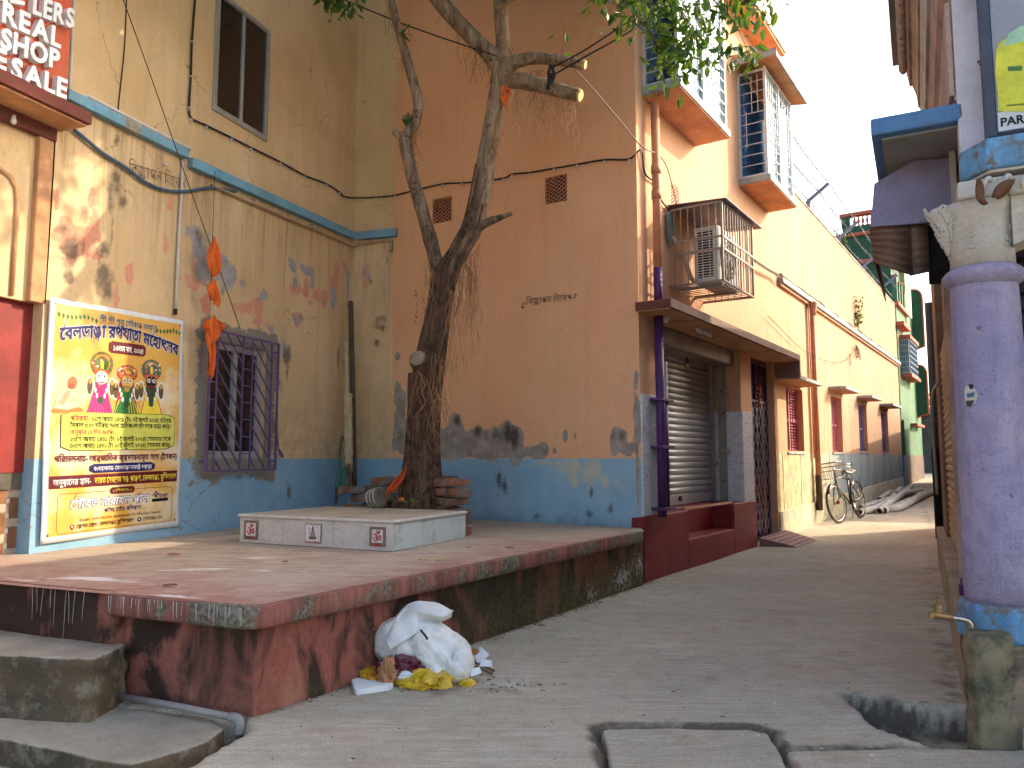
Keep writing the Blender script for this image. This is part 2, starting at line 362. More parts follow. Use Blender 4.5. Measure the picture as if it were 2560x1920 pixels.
def m_street():
    t = NT('street_concrete')
    a = t.noise(.8, 4, .6); c2 = t.noise(6, 4, .65); g = t.noise(90, 3, .8); g2 = t.noise(260, 2, .8)
    sw = t.noise(1, 3, .75, t.vec((3.0, 55, 4), (0, 0, -.5)), 1.5); sw2 = t.noise(1, 3, .75, t.vec((2.0, 38, 4), (0, 0, .55)), 1.0)
    c = t.mix(t.step(a, .36, .64), S(166, 158, 138), S(198, 190, 168))
    c = t.mix(t.mth('MULTIPLY', t.step(c2, .44, .62), .55), c, S(170, 152, 130))
    c = t.mix(t.mth('MULTIPLY', t.step(sw, .48, .60), .34), c, S(218, 210, 190))
    c = t.mix(t.mth('MULTIPLY', t.mth('MULTIPLY', t.step(sw2, .50, .60), t.step(t.noise(1.1, 3), .45, .6)), .5), c, S(222, 214, 196))
    c = t.mix(t.mth('MULTIPLY', t.step(t.noise(1.6, 4, .65), .50, .66), .45), c, S(172, 140, 116))
    c = t.mix(t.mth('MULTIPLY', t.step(g, .46, .64), .42), c, S(120, 112, 96))
    c = t.mix(t.mth('MULTIPLY', t.step(g2, .50, .66), .35), c, S(104, 96, 82))
    c = t.mix(t.step(t.noise(13, 4, .7), .69, .72), c, S(216, 212, 202))
    c = t.mix(t.step(t.noise(19, 4, .7), .70, .73), c, S(100, 90, 76))
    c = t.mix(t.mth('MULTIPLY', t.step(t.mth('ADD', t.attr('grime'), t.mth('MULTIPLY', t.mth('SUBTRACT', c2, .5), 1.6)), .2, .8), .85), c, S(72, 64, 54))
    h = t.mth('ADD', t.mth('ADD', t.mth('MULTIPLY', sw, .9), t.mth('MULTIPLY', g, .6)), t.mth('MULTIPLY', c2, .6))
    return t.out(c, .9, t.bump(h, .7, .009), spec=.2)
def m_plat_top():
    t = NT('worn_red_oxide_floor'); a = t.noise(1.0, 6, .6); b = t.noise(6, 6, .65); f = t.noise(70, 5, .7)
    br = t.noise(1, 5, .7, t.vec((3, 14, 3), (0, 0, -.2)))
    c = t.mix(t.step(t.mth('ADD', t.attr('red'), t.mth('MULTIPLY', t.mth('SUBTRACT', a, .5), 1.6)), .2, .8), S(182, 168, 148), S(172, 128, 114))
    c = t.mix(t.mth('MULTIPLY', t.step(b, .46, .62), .45), c, S(196, 176, 156))
    c = t.mix(t.mth('MULTIPLY', t.step(br, .46, .62), .45), c, S(140, 104, 88))
    c = t.mix(t.step(t.mth('ADD', t.attr('lime'), t.mth('ADD', t.mth('MULTIPLY', t.mth('SUBTRACT', br, .5), 3.2), t.mth('SUBTRACT', f, .5))), .62, .9), c, S(226, 220, 212))
    c = t.mix(t.mth('MULTIPLY', t.step(f, .48, .66), .38), c, S(112, 92, 78))
    return t.out(c, .85, t.bump(t.mth('ADD', b, t.mth('MULTIPLY', f, .4)), .3, .005), spec=.2)
def m_plat_side():
    t = NT('mossy_red_plinth'); x, y, z = t.sep(); a = t.noise(2.0, 4, .6); f = t.noise(40, 4, .7)
    st = t.noise(1, 4, .62, t.vec((2.2, 2.2, 1.25)), 1.0); st2 = t.noise(1, 4, .7, t.vec((11, 11, 1.1)))
    red = t.mix(t.step(f, .3, .7), S(134, 78, 66), S(160, 98, 84))
    red = t.mix(t.mth('MULTIPLY', t.step(t.noise(1, 4, .6, t.vec((3.5, 3.5, 1))), .52, .68), .6), red, S(176, 122, 102))
    dk = t.mth('ADD', st, t.mth('ADD', t.mth('MULTIPLY', t.mth('SUBTRACT', st2, .5), .22), t.mth('MULTIPLY', t.mth('SUBTRACT', f, .5), .12)))
    c = t.mix(t.mth('MULTIPLY', t.step(dk, .44, .55), .95), red, t.mix(t.step(a, .3, .7), S(40, 33, 28), S(64, 52, 42)))
    g = t.mth('ADD', t.attr('moss'), t.mth('MULTIPLY', t.mth('SUBTRACT', a, .5), 1.4))
    c = t.mix(t.mth('MULTIPLY', t.step(g, .1, .9), .85), c, t.mix(t.step(f, .4, .6), S(56, 54, 34), S(92, 92, 54)))
    c = t.mix(t.step(t.mth('ADD', t.attr('splash'), t.mth('MULTIPLY', t.mth('SUBTRACT', t.noise(28, 4, .8, t.vec((2.2, 2.2, .8))), .5), 5)), .85, 1.05), c, S(206, 204, 200))
    return t.out(c, .88, t.bump(t.mth('ADD', a, t.mth('MULTIPLY', f, .5)), .5, .008), spec=.2)
def m_step():
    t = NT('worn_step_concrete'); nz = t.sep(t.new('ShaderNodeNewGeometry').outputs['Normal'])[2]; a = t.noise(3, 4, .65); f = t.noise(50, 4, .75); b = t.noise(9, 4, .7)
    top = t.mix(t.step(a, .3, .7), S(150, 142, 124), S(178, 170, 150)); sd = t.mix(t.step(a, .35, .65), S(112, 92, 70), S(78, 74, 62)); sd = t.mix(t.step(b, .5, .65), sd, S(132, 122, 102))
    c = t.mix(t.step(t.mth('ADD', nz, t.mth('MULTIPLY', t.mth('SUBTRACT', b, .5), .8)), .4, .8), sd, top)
    c = t.mix(t.mth('MULTIPLY', t.step(f, .55, .72), .5), c, S(70, 62, 50)); v = t.voro(2.2, t.vec((1, 1, 1.6)), 'DISTANCE_TO_EDGE')
    return t.out(c, .92, t.bump(t.mth('ADD', t.mth('ADD', a, b), t.mth('MULTIPLY', f, .6)), .8, .015), spec=.15)
def m_slab_edge():
    t = NT('slab_edge_red'); a = t.noise(4, 6, .7); f = t.noise(40, 6, .7); st = t.noise(1, 6, .7, t.vec((14, 14, 1.2)))
    c = t.mix(t.step(st, .38, .62), S(156, 98, 86), S(112, 78, 66))
    c = t.mix(t.step(t.mth('ADD', a, t.mth('MULTIPLY', f, .2)), .60, .68), c, t.mix(t.step(f, .4, .6), S(72, 70, 58), S(128, 122, 106)))
    c = t.mix(t.step(t.mth('ADD', t.attr('grey'), t.mth('SUBTRACT', a, .5)), .4, .6), c, t.mix(t.step(f, .4, .6), S(88, 86, 70), S(138, 132, 116)))
    return t.out(c, .88, t.bump(t.mth('ADD', a, f), .5, .008), spec=.2)
def m_marble():
    t = NT('grimy_white_marble'); a = t.noise(2.5, 6, .65, dist=1.2); f = t.noise(40, 5, .7); v = t.noise(3.3, 8, .7, dist=2.5)
    c = t.mix(t.step(a, .3, .7), S(206, 202, 192), S(182, 178, 170))
    c = t.mix(t.mth('MULTIPLY', t.mth('SUBTRACT', 1, t.step(t.mth('ABSOLUTE', t.mth('SUBTRACT', v, .5)), 0, .03)), .35), c, S(140, 140, 140))
    c = t.mix(t.mth('MULTIPLY', t.step(t.noise(5, 6, .7), .6, .75), .4), c, S(150, 136, 112))
    c = t.mix(t.mth('MULTIPLY', t.step(f, .62, .72), .35), c, S(120, 110, 96))
    return t.out(c, .4, t.bump(f, .1, .003), spec=.4)
def m_tile():
    t = NT('veined_white_wall_tile'); v = t.noise(2.6, 6, .62, dist=1.6)
    c = t.mix(t.mth('SUBTRACT', 1, t.step(t.mth('ABSOLUTE', t.mth('SUBTRACT', v, .5)), 0, .010)), S(214, 214, 216), S(110, 112, 118))
    return t.out(c, .15, None, spec=.5)
def m_bark():
    t = NT('fig_bark'); a = t.noise(1, 7, .7, t.vec((16, 16, 3)), .6); b = t.noise(7, 6, .7); f = t.noise(70, 5, .7); x, y, z = t.sep()
    c = t.mix(t.step(a, .32, .68), S(40, 30, 24), S(116, 92, 72))
    pale = t.mth('MULTIPLY', t.step(t.mth('ADD', z, t.mth('MULTIPLY', t.mth('SUBTRACT', b, .5), 3.0)), 2.6, 4.4), .75)
    c = t.mix(pale, c, t.mix(t.step(a, .3, .7), S(96, 78, 62), S(184, 162, 134)))
    c = t.mix(t.mth('MULTIPLY', t.step(b, .54, .66), .75), c, S(40, 30, 24))
    h = t.mth('ADD', t.mth('ADD', a, t.mth('MULTIPLY', b, .7)), t.mth('MULTIPLY', f, .25))
    return t.out(c, .9, t.bump(h, .9, .02), spec=.15)
def m_leaf(name, c1, c2, rough=.35):
    t = NT(name); g = t.new('ShaderNodeNewGeometry').outputs['Random Per Island']
    c = t.ramp(g, [(0, c1), (.55, c2), (1, tuple(min(1, k*1.5) for k in c2[:3])+(1,))])
    m = t.out(c, rough, None, spec=.5)
    tr = t.new('ShaderNodeBsdfTranslucent'); t.put(tr.inputs[0], t.mix(.5, c, S(150, 190, 40))); mx = t.new('ShaderNodeMixShader'); mx.inputs[0].default_value = .22
    t.put(mx.inputs[1], t.b.outputs[0]); t.put(mx.inputs[2], tr.outputs[0]); t.put(t.t.nodes['Material Output'].inputs[0], mx.outputs[0])
    return m
def m_brick():
    t = NT('old_red_brick'); r = t.rnd(); f = t.noise(30, 6, .7); b = t.noise(9, 5, .6)
    c = t.ramp(r, [(0, S(112, 82, 68)), (.35, S(140, 98, 78)), (.7, S(116, 100, 88)), (1, S(150, 90, 68))])
    c = t.mix(t.step(b, .46, .62), c, S(124, 116, 104)); c = t.mix(t.mth('MULTIPLY', t.step(f, .55, .75), .6), c, S(74, 66, 56))
    return t.out(c, .92, t.bump(t.mth('ADD', f, b), .6, .006), spec=.1)
def m_glass(name, col):
    t = NT(name); return t.out(col, .08, None, spec=.6)
def m_shutter(name, c1, c2, metal=.6, rough=.35):
    t = NT(name); a = t.noise(1.3, 5, .6); f = t.noise(60, 5, .7)
    c = t.mix(t.step(a, .3, .7), c1, c2); c = t.mix(t.mth('MULTIPLY', t.step(f, .55, .75), .35), c, tuple(k*.45 for k in c1[:3])+(1,))
    return t.out(c, t.ramp(a, [(0, rough-.08), (1, rough+.15)]), t.bump(f, .08, .002), metal, .4)
def m_column():
    t = NT('lilac_column_limewash'); x, y, z = t.sep(); a = t.noise(2.2, 4, .6); b = t.noise(12, 4, .7); f = t.noise(75, 3, .75); s = t.noise(1, 4, .7, t.vec((14, 14, 1.2)), .6)
    c = t.mix(t.step(a, .36, .64), S(150, 144, 176), S(172, 160, 180)); c = t.mix(t.mth('MULTIPLY', t.step(b, .46, .62), .45), c, S(132, 124, 158))
    c = t.mix(t.mth('MULTIPLY', t.step(s, .52, .68), .45), c, S(120, 108, 128)); c = t.mix(t.step(t.noise(17, 4, .75), .655, .69), c, S(112, 98, 96)); c = t.mix(t.step(t.noise(44, 2, .7), .70, .74), c, S(80, 70, 72))
    c = t.mix(t.mth('MULTIPLY', t.step(f, .48, .66), .3), c, S(118, 110, 134)); c = t.mix(t.mth('MULTIPLY', t.step(t.mth('ADD', t.mth('MULTIPLY', z, -2.2), t.mth('ADD', 1.9, t.mth('SUBTRACT', b, .5))), 0, .8), .5), c, S(120, 104, 108))
    return t.out(c, .85, t.bump(t.mth('ADD', t.mth('ADD', b, t.mth('MULTIPLY', f, .8)), s), .9, .012), spec=.2)
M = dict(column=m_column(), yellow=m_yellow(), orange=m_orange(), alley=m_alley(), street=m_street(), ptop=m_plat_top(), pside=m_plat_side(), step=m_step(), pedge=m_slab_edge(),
    marble=m_marble(), tile=m_tile(), bark=m_bark(), leaf=m_leaf('fig_leaf', S(28, 54, 18), S(58, 94, 30)), brick=m_brick(),
    yleaf=m_leaf('fallen_yellow_leaf', S(170, 160, 40), S(200, 190, 60)), bleaf=m_leaf('dry_brown_leaf', S(70, 42, 26), S(110, 70, 44), .7),
    farleaf=m_leaf('far_leaf', S(40, 60, 30), S(70, 92, 44), .5),
    glassdark=m_glass('dark_window_glass', S(44, 36, 30)), glassblue=m_glass('blue_lit_glass', S(120, 150, 170)),
    steel=m_shutter('rolled_steel_shutter', S(158, 160, 162), S(190, 192, 194), .45, .36),
    rust=m_shutter('rusty_shutter', S(120, 96, 78), S(158, 132, 108), .3, .55))
def P(name, *a, **k): return plain(name, *a, **k)
c_conc = P('raw_concrete', S(176, 170, 152), .9, .15, 5, .4, .006, dirt=S(88, 82, 72), damt=.6, streak=.2)
c_concd = P('dark_damp_concrete', S(96, 90, 78), .9, .2, 5, .5, .008, dirt=S(48, 46, 36), damt=.8)
c_redpl = P('maroon_plinth_paint', S(126, 32, 40), .5, .12, 4, .2, .004, dirt=S(150, 84, 80), damt=.3, streak=.12)
c_bluel = P('blue_ledge_paint', S(116, 166, 188), .75, .12, 6, .25, .004, dirt=S(120, 122, 112), damt=.5, streak=.2)
c_brownc = P('brown_fascia_paint', S(122, 62, 50), .7, .1, 6, .2, .003, dirt=S(90, 44, 36))
c_soff = P('soffit_cream', S(198, 148, 104), .85, .1, 4, .2, .004, dirt=S(140, 100, 72))
c_orsoff = P('soffit_orange', S(208, 150, 110), .85, .08, 4, .2, .004, dirt=S(170, 110, 76))
c_can = P('grey_brown_canopy_edge', S(146, 118, 106), .8, .1, 6, .3, .004, dirt=S(100, 84, 76))
c_candk = P('maroon_canopy_end', S(118, 66, 56), .8, .1, 6, .2, .004, dirt=S(80, 50, 44))
c_purp = P('purple_enamel', S(112, 86, 128), .4, .1, 8, .1, .002, dirt=S(70, 52, 80))
c_purd = P('dark_purple_enamel', S(82, 42, 98), .45, .1, 8, .1, .002, dirt=S(50, 30, 56))
c_bluec = P('pale_blue_cornice_edge', S(158, 168, 166), .8, .1, 8, .3, .004, dirt=S(104, 104, 96), streak=.2)
c_alu = P('window_aluminium', S(176, 180, 178), .35, .06, 10, .05, .001, metal=.6, spec=.5)
c_whm = P('white_painted_metal', S(206, 208, 206), .4, .06, 10, .08, .002, dirt=S(150, 140, 124), damt=.3)
c_pvc = P('grey_pvc_pipe', S(150, 144, 138), .5, .08, 12, .08, .002, dirt=S(108, 100, 92))
c_pvcw = P('white_pvc_conduit', S(206, 200, 192), .5, .06, 12, .05, .002, dirt=S(160, 150, 136), damt=.35)
c_bpvc = P('beige_pvc', S(178, 148, 112), .6, .08, 8, .1, .002, dirt=S(130, 104, 78))
c_orp = P('orange_painted_pipe', S(202, 138, 102), .6, .08, 8, .1, .002, dirt=S(160, 104, 78))
c_cab = P('black_cable', S(42, 38, 36), .6, .1, 20, .05, .001)
c_cabb = P('blue_cable_sleeve', S(70, 96, 118), .55, .1, 20, .05, .001)
c_rope = P('thin_brown_cord', S(78, 56, 42), .9, .1, 30, .1, .001)
c_wht = P('white_plastic', S(214, 214, 212), .4, .05, 10, .05, .001)
c_red = P('sign_red_board', S(196, 80, 44), .45, .08, 4, .05, .001, dirt=S(120, 44, 26))
c_letter = P('white_acrylic_letter', S(226, 226, 224), .3, .04, 6, .03, .001, spec=.5)
c_redw = P('red_painted_wall', S(140, 46, 40), .6, .12, 4, .2, .004, dirt=S(96, 34, 30), streak=.3)
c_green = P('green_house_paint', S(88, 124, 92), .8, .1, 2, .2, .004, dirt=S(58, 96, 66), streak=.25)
c_greenshade = P('shaded_green_house_paint', S(52, 92, 68), .8, .1, 2, .2, .004, dirt=S(40, 72, 52), streak=.2)  # same house green, with the shade of its unlit faces put into the colour
c_terra = P('terracotta_trim', S(190, 100, 78), .8, .1, 6, .2, .003, dirt=S(140, 76, 60))
c_lil = P('lilac_column_paint', S(154, 148, 172), .8, .14, 4, .9, .012, dirt=S(122, 112, 128), damt=.7, dscale=7, streak=.35)
c_capi = P('whitewashed_stucco', S(198, 192, 180), .85, .1, 6, .5, .006, dirt=S(146, 136, 120), damt=.6)
c_pil = P('pale_lilac_plaster', S(200, 196, 202), .8, .06, 4, .5, .004, dirt=S(164, 156, 156), damt=.5, fine=110)
c_cor = P('dusty_pink_cornice', S(182, 156, 140), .85, .1, 5, .4, .005, dirt=S(126, 106, 94), damt=.5, streak=.3)
c_bshade = P('chipped_blue_slab_paint', S(84, 128, 172), .7, .12, 6, .35, .005, dirt=S(70, 74, 78), damt=.45, dscale=6)
c_bflake = P('flaking_sky_blue_paint', S(100, 152, 190), .75, .15, 9, .8, .012, dirt=S(112, 102, 88), damt=.95, dscale=14, streak=.3)
c_tin = P('dull_lilac_tin', S(132, 124, 148), .5, .1, 3, .2, .004, metal=.2, dirt=S(100, 90, 100), damt=.5)
c_tinb = P('brown_rusted_tin', S(112, 86, 70), .55, .15, 5, .3, .004, metal=.2, dirt=S(76, 60, 54), damt=.6)
c_black = P('black_void', S(18, 16, 16), .9, .1, 5, .1, .002)
c_brownw = P('brown_mud_wall', S(130, 104, 84), .9, .15, 5, .5, .006, dirt=S(84, 66, 54), damt=.6, streak=.3)
c_bamb = P('bamboo_pale', S(188, 168, 126), .55, .12, 8, .15, .003, dirt=S(120, 100, 70), damt=.5)
c_bambd = P('bamboo_dark', S(92, 76, 58), .7, .15, 8, .2, .003, dirt=S(58, 48, 38))
c_gplank = P('green_painted_plank', S(60, 108, 92), .6, .12, 6, .2, .003, dirt=S(70, 70, 56))
c_saff = P('saffron_cloth', S(226, 104, 32), .8, .1, 8, .15, .002)
c_sack = None
c_yelp = P('yellow_polythene', S(206, 168, 26), .3, .15, 14, .2, .003, spec=.5)
c_foam = P('white_thermocol', S(226, 228, 226), .8, .04, 10, .3, .003)
c_maro = P('maroon_foil', S(96, 26, 44), .25, .2, 12, .1, .002, spec=.6)
c_tan = P('crumpled_tan_card', S(176, 126, 84), .6, .15, 10, .2, .003)
c_wood = P('scrap_wood', S(130, 112, 90), .85, .15, 10, .3, .003, dirt=S(84, 70, 54))
c_chrome = P('worn_chrome', S(180, 172, 160), .28, .1, 20, .1, .001, metal=.9, dirt=S(120, 92, 66), damt=.5)
c_brass = P('dull_brass', S(150, 118, 76), .45, .1, 20, .1, .001, metal=.7, dirt=S(90, 70, 50))
c_bkf = P('bicycle_black_enamel', S(30, 30, 30), .35, .1, 10, .05, .001, dirt=S(70, 60, 50), damt=.3)
c_rub = P('tyre_rubber', S(44, 42, 40), .85, .1, 20, .1, .001, dirt=S(110, 96, 78), damt=.5)
c_whip = P('hose_grey_white', S(196, 190, 176), .75, .1, 10, .25, .004, dirt=S(140, 128, 108), damt=.5)
c_acw = P('air_conditioner_white', S(196, 196, 188), .45, .06, 6, .06, .002, dirt=S(150, 140, 124), damt=.4)
c_cage = P('cage_grey_paint', S(150, 138, 126), .5, .1, 12, .1, .001, dirt=S(110, 88, 72))
c_curt = P('blue_striped_curtain', S(92, 132, 180), .85, .25, 16, .3, .01)
c_pinkw = P('pink_louvre_paint', S(186, 112, 122), .6, .1, 8, .1, .002, dirt=S(130, 74, 84))
c_lilw = P('lilac_louvre_paint', S(128, 110, 150), .6, .1, 8, .1, .002, dirt=S(90, 76, 104))
c_weave1 = P('brown_weave_tile', S(130, 88, 54), .35, .2, 10, .03, .001, spec=.5)
c_weave2 = P('beige_weave_tile', S(176, 158, 136), .35, .12, 10, .03, .001, spec=.5)
c_weave3 = P('pale_weave_tile', S(206, 200, 190), .35, .05, 10, .03, .001, spec=.5)
# ------------------------------------------------------------------ wall planes of the place
FY = Frame((-3.42, 5.562), 20.06)                        # yellow house, street side
YC = FY.p(4.15, 0, 0); ALC = Vector((1.272, 7.627, 0))
FO = Frame((0, 0), 121.5); OLP = ALC-FO.d*3.2; FO.P = OLP # orange house, side facing the camera, u 0..3.2
_v = OLP-YC; FR = Frame(YC, math.degrees(math.atan2(_v.x, _v.y))); RTL = _v.length   # short yellow return
FA = Frame(ALC, 34.0)                                    # orange house, alley side
FB = Frame((2.27, 3.77), 27.8, flip=True)                # right-hand house, alley side
FF = Frame((2.27, 3.77), 117.8)                          # right-hand house, street side
ZP = .526                                                # top of the raised platform
def sstep(x, a, b): t = np.clip((x-a)/(b-a), 0, 1); return t*t*(3-2*t)
def polyd(x, y, poly):                                   # signed distance (negative inside) of a convex polygon
    d = np.full(np.shape(x), -1e9); n = len(poly)
    cx = sum(p[0] for p in poly)/n; cy = sum(p[1] for p in poly)/n
    for i in range(n):
        a, b = poly[i], poly[(i+1) % n]; ex, ey = b[0]-a[0], b[1]-a[1]; L = math.hypot(ex, ey); nx, ny = ey/L, -ex/L
        if (cx-a[0])*nx+(cy-a[1])*ny > 0: nx, ny = -nx, -ny
        d = np.maximum(d, (x-a[0])*nx+(y-a[1])*ny)
    return d
SLAB_A = [(.40,3.57),(.44,3.595),(.78,3.59),(1.06,3.575),(1.125,3.52),(1.09,3.2),(1.06,2.85),(.385,2.85)]
SLAB_B = [(1.135,3.31),(1.75,3.345),(2.6,3.30),(2.6,2.7),(1.10,2.7)]
PIT = [(1.70,4.10),(2.20,3.86),(2.42,3.36),(1.78,3.36),(1.64,3.62)]
LOW = [(-1.245,3.70),(-1.15,3.53),(-1.27,3.12),(-1.5,2.3),(-6,2.3),(-6,5.2)]
def ground_z(x, y):
    s = (x-ALC.x)*FA.d.x+(y-ALC.y)*FA.d.y
    z = np.clip((s-5)*.028, 0, .55)
    z = z+fbm(x, y, 0, .9, 3)*.012*(1-np.clip(s/30, 0, 1))
    w = fbm(x, y, 1.0, 9, 3)*.012
    dl = polyd(x, y, LOW)+w
    z = z-.13*sstep(-dl, -.01, .03)
    dp = polyd(x, y, PIT)+w
    z = z-.15*sstep(-dp, -.012, .03)-.02*sstep(-dp, .05, .3)
    z = z-.06*sstep(-(polyd(x, y, SLAB_A)-.035+w*2.0), -.015, .03)
    z = z-.05*sstep(-(polyd(x, y, SLAB_B)-.02+w*1.2), -.012, .02)
    return z
def gh(x, y): return float(ground_z(np.array([x]), np.array([y]))[0])
def gp(p, dz=0):                                          # survey point on the ground
    q = gz(p, 0)
    for _ in range(6): q = gz(p, gh(q.x, q.y)+dz)
    return q
xs = np.concatenate([-3-np.geomspace(.3, 300, 22)[::-1], np.arange(-3, 2.8, .026), np.arange(2.8, 14, .2), 14+np.geomspace(.5, 300, 18)])
ys = np.concatenate([-np.geomspace(.5, 40, 8)[::-1], np.arange(0, 2.6, .3), np.arange(2.6, 4.9, .026), np.arange(4.9, 9, .09), np.arange(9, 40, .4), 40+np.geomspace(1, 400, 18)])
X, Y = np.meshgrid(xs, ys, indexing='ij'); Zg = ground_z(X, Y); nx, ny = X.shape
gb = MB(); gb.v = list(zip(X.ravel(), Y.ravel(), Zg.ravel()))
gb.f = [(i*ny+j, (i+1)*ny+j, (i+1)*ny+j+1, i*ny+j+1) for i in range(nx-1) for j in range(ny-1)]
me = mesh_of('street', gb, True, fix=False)
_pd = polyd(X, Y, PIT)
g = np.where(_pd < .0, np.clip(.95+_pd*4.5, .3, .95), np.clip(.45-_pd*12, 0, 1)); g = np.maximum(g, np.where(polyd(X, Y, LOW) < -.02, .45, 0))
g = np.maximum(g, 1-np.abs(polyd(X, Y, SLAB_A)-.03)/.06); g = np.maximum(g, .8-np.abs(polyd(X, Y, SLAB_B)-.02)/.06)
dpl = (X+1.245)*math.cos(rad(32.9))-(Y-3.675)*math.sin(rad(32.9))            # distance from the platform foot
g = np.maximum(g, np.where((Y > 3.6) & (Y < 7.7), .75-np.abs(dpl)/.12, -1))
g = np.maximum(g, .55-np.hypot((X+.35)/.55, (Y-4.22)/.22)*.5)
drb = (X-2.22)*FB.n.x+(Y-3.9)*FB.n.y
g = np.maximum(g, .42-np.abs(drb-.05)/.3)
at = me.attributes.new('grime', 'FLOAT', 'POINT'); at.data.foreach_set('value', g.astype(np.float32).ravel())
street = link('street', me, M['street']); street['kind'] = 'structure'

def rough_prism(poly, z0, z1, amp=.008, cell=.05, seed=0, keep_top=.4):
    bm = bmesh.new(); vs_ = [bm.verts.new((p[0], p[1], z0)) for p in poly]; f = bm.faces.new(vs_)
    r = bmesh.ops.extrude_face_region(bm, geom=[f]); bmesh.ops.translate(bm, vec=(0,0,z1-z0), verts=[e for e in r['geom'] if isinstance(e, bmesh.types.BMVert)])
    bmesh.ops.recalc_face_normals(bm, faces=bm.faces)
    bmesh.ops.bevel(bm, geom=list(bm.edges), offset=.012, segments=2, affect='EDGES', profile=.5)
    bmesh.ops.triangulate(bm, faces=[f for f in bm.faces if len(f.verts) > 4])
    for _ in range(7):
        ed = [e for e in bm.edges if e.calc_length() > cell]
        if not ed: break
        bmesh.ops.subdivide_edges(bm, edges=ed, cuts=1, use_grid_fill=True)
        bmesh.ops.triangulate(bm, faces=[f for f in bm.faces if len(f.verts) > 4])
    v = np.array([q.co[:] for q in bm.verts]); nr = np.array([q.normal[:] for q in bm.verts])
    d = fbm(v[:,0]+seed, v[:,1]+v[:,2]*1.3, v[:,2]*2, 6, 4)*amp*np.where(nr[:,2] > .8, keep_top, 1)
    for q, w, k in zip(bm.verts, nr, d): q.co += Vector(w)*float(k)
    mb = MB(); bm.verts.index_update(); mb.v = [tuple(q.co) for q in bm.verts]; mb.f = [tuple(q.index for q in f.verts) for f in bm.faces]; bm.free()
    return mb
single('paving_slab', rough_prism(SLAB_A, -.12, -.008, .02, .03, 1), M['street'], 'square sunken concrete cover slab with a deep joint around it at the bottom edge of the picture', 'slab', smooth=True)
single('paving_slab', rough_prism(SLAB_B, -.10, -.004, .016, .035, 5), M['street'], 'long concrete slab lying across the front of the tap pit, bottom right', 'slab', smooth=True)
single('broken_concrete_block', rough_prism([(2.13,3.34),(2.5,3.4),(2.5,3.1),(2.2,3.12)], -.03, .075, .02, .03, 9), c_conc, 'small broken lump of concrete cut by the right picture edge beside the post', 'rubble', smooth=True)

# ------------------------------------------------------------------ raised platform
plat = thing('raised_platform', 'raised red oxide platform with an overhanging slab edge in front of the yellow house', 'platform', (-1.245, 3.675, 0))
A0 = Vector((-1.159, 3.563, 0)); e1 = Vector((math.sin(rad(32.9)), math.cos(rad(32.9)), 0)); e2 = Vector((-.923, .385, 0))
rc = .12; nin1 = Vector((-e1.y, e1.x, 0)); nin2 = Vector((e2.y, -e2.x, 0)); nin2 = nin2 if nin2.dot(e1) > 0 else -nin2
half = math.acos(e1.dot(e2))/2; cc = A0+(e1+e2).normalized()*(rc/math.sin(half)); tl = rc/math.tan(half)
def plat_path(inset, l1, l2):          # from the left along the front, round the corner, to the alley side
    pts = []; n = max(2, int(l2/.03))
    base = A0+e2*tl
    for i in range(n, 0, -1): pts.append(A0+e2*(tl+(l2-tl)*i/n)+nin2*inset)
    r = rc-inset if inset < rc-.01 else .015; c2 = cc if inset < rc-.01 else A0+(e1+e2).normalized()*((inset+r)/math.sin(half))
    a0 = math.atan2(-nin2.y, -nin2.x); a1 = math.atan2(-nin1.y, -nin1.x)
    while a1 < a0-math.pi: a1 += 2*math.pi
    while a1 > a0+math.pi: a1 -= 2*math.pi
    for k in range(9): a = a0+(a1-a0)*k/8; pts.append(c2+Vector((math.cos(a), math.sin(a), 0))*r)
    n = int(l1/.03)
    for i in range(1, n+1): pts.append(A0+e1*(tl+(l1-tl)*i/n)+nin1*inset)
    return pts
def strip(name, path, prof, m, parent, attrs, jit=.006, smooth=True):
    # prof: (inset, z) pairs; the path is re-offset through its own normals
    p = np.array([q[:2] for q in path]); t = np.gradient(p, axis=0); t /= np.linalg.norm(t, axis=1)[:,None]
    nrm = np.stack([-t[:,1], t[:,0]], 1)
    if nrm[len(nrm)//2]@(np.array([-1.9, 7.0])-p[len(p)//2]) < 0: nrm = -nrm
    s = np.concatenate([[0], np.cumsum(np.linalg.norm(np.diff(p, axis=0), axis=1))])
    K = len(prof); V = np.zeros((len(p), K, 3))
    for k, (o, z) in enumerate(prof):
        j = fbm(s, np.full_like(s, z*3+k*.13), 2.0, 5, 4)*jit
        V[:,k,:2] = p+nrm*(o+j)[:,None]; V[:,k,2] = z
    mb = MB(); mb.v = [tuple(q) for q in V.reshape(-1,3)]
    mb.f = [(i*K+k, (i+1)*K+k, (i+1)*K+k+1, i*K+k+1) for i in range(len(p)-1) for k in range(K-1)]
    me = mesh_of(name, mb, smooth, fix=False)
    Sg = np.repeat(s, K); Zv = V[...,2].ravel(); Pv = V.reshape(-1,3)
    for a, fn in attrs.items():
        at = me.attributes.new(a, 'FLOAT', 'POINT'); at.data.foreach_set('value', np.asarray(fn(Sg, Zv, Pv), np.float32))
    return link(name, me, m, parent)
CUT = .935                              # where the overhang starts, metres left of the corner
path = plat_path(0, 4.37, CUT)
sl = strip('slab_edge', path, [(.09, ZP-.003), (.012, ZP+.003), (.002, ZP-.001), (.0, ZP-.012), (-.004, ZP-.05), (.0, ZP-.09), (.012, ZP-.105), (.18, ZP-.10)], M['pedge'], plat,
    {'grey': lambda s, z, p: np.maximum(.75-np.abs(s-.78)/.45, .85-np.abs(s-5.25)/.8)})
bw = plat_path(.11, 4.60, CUT)
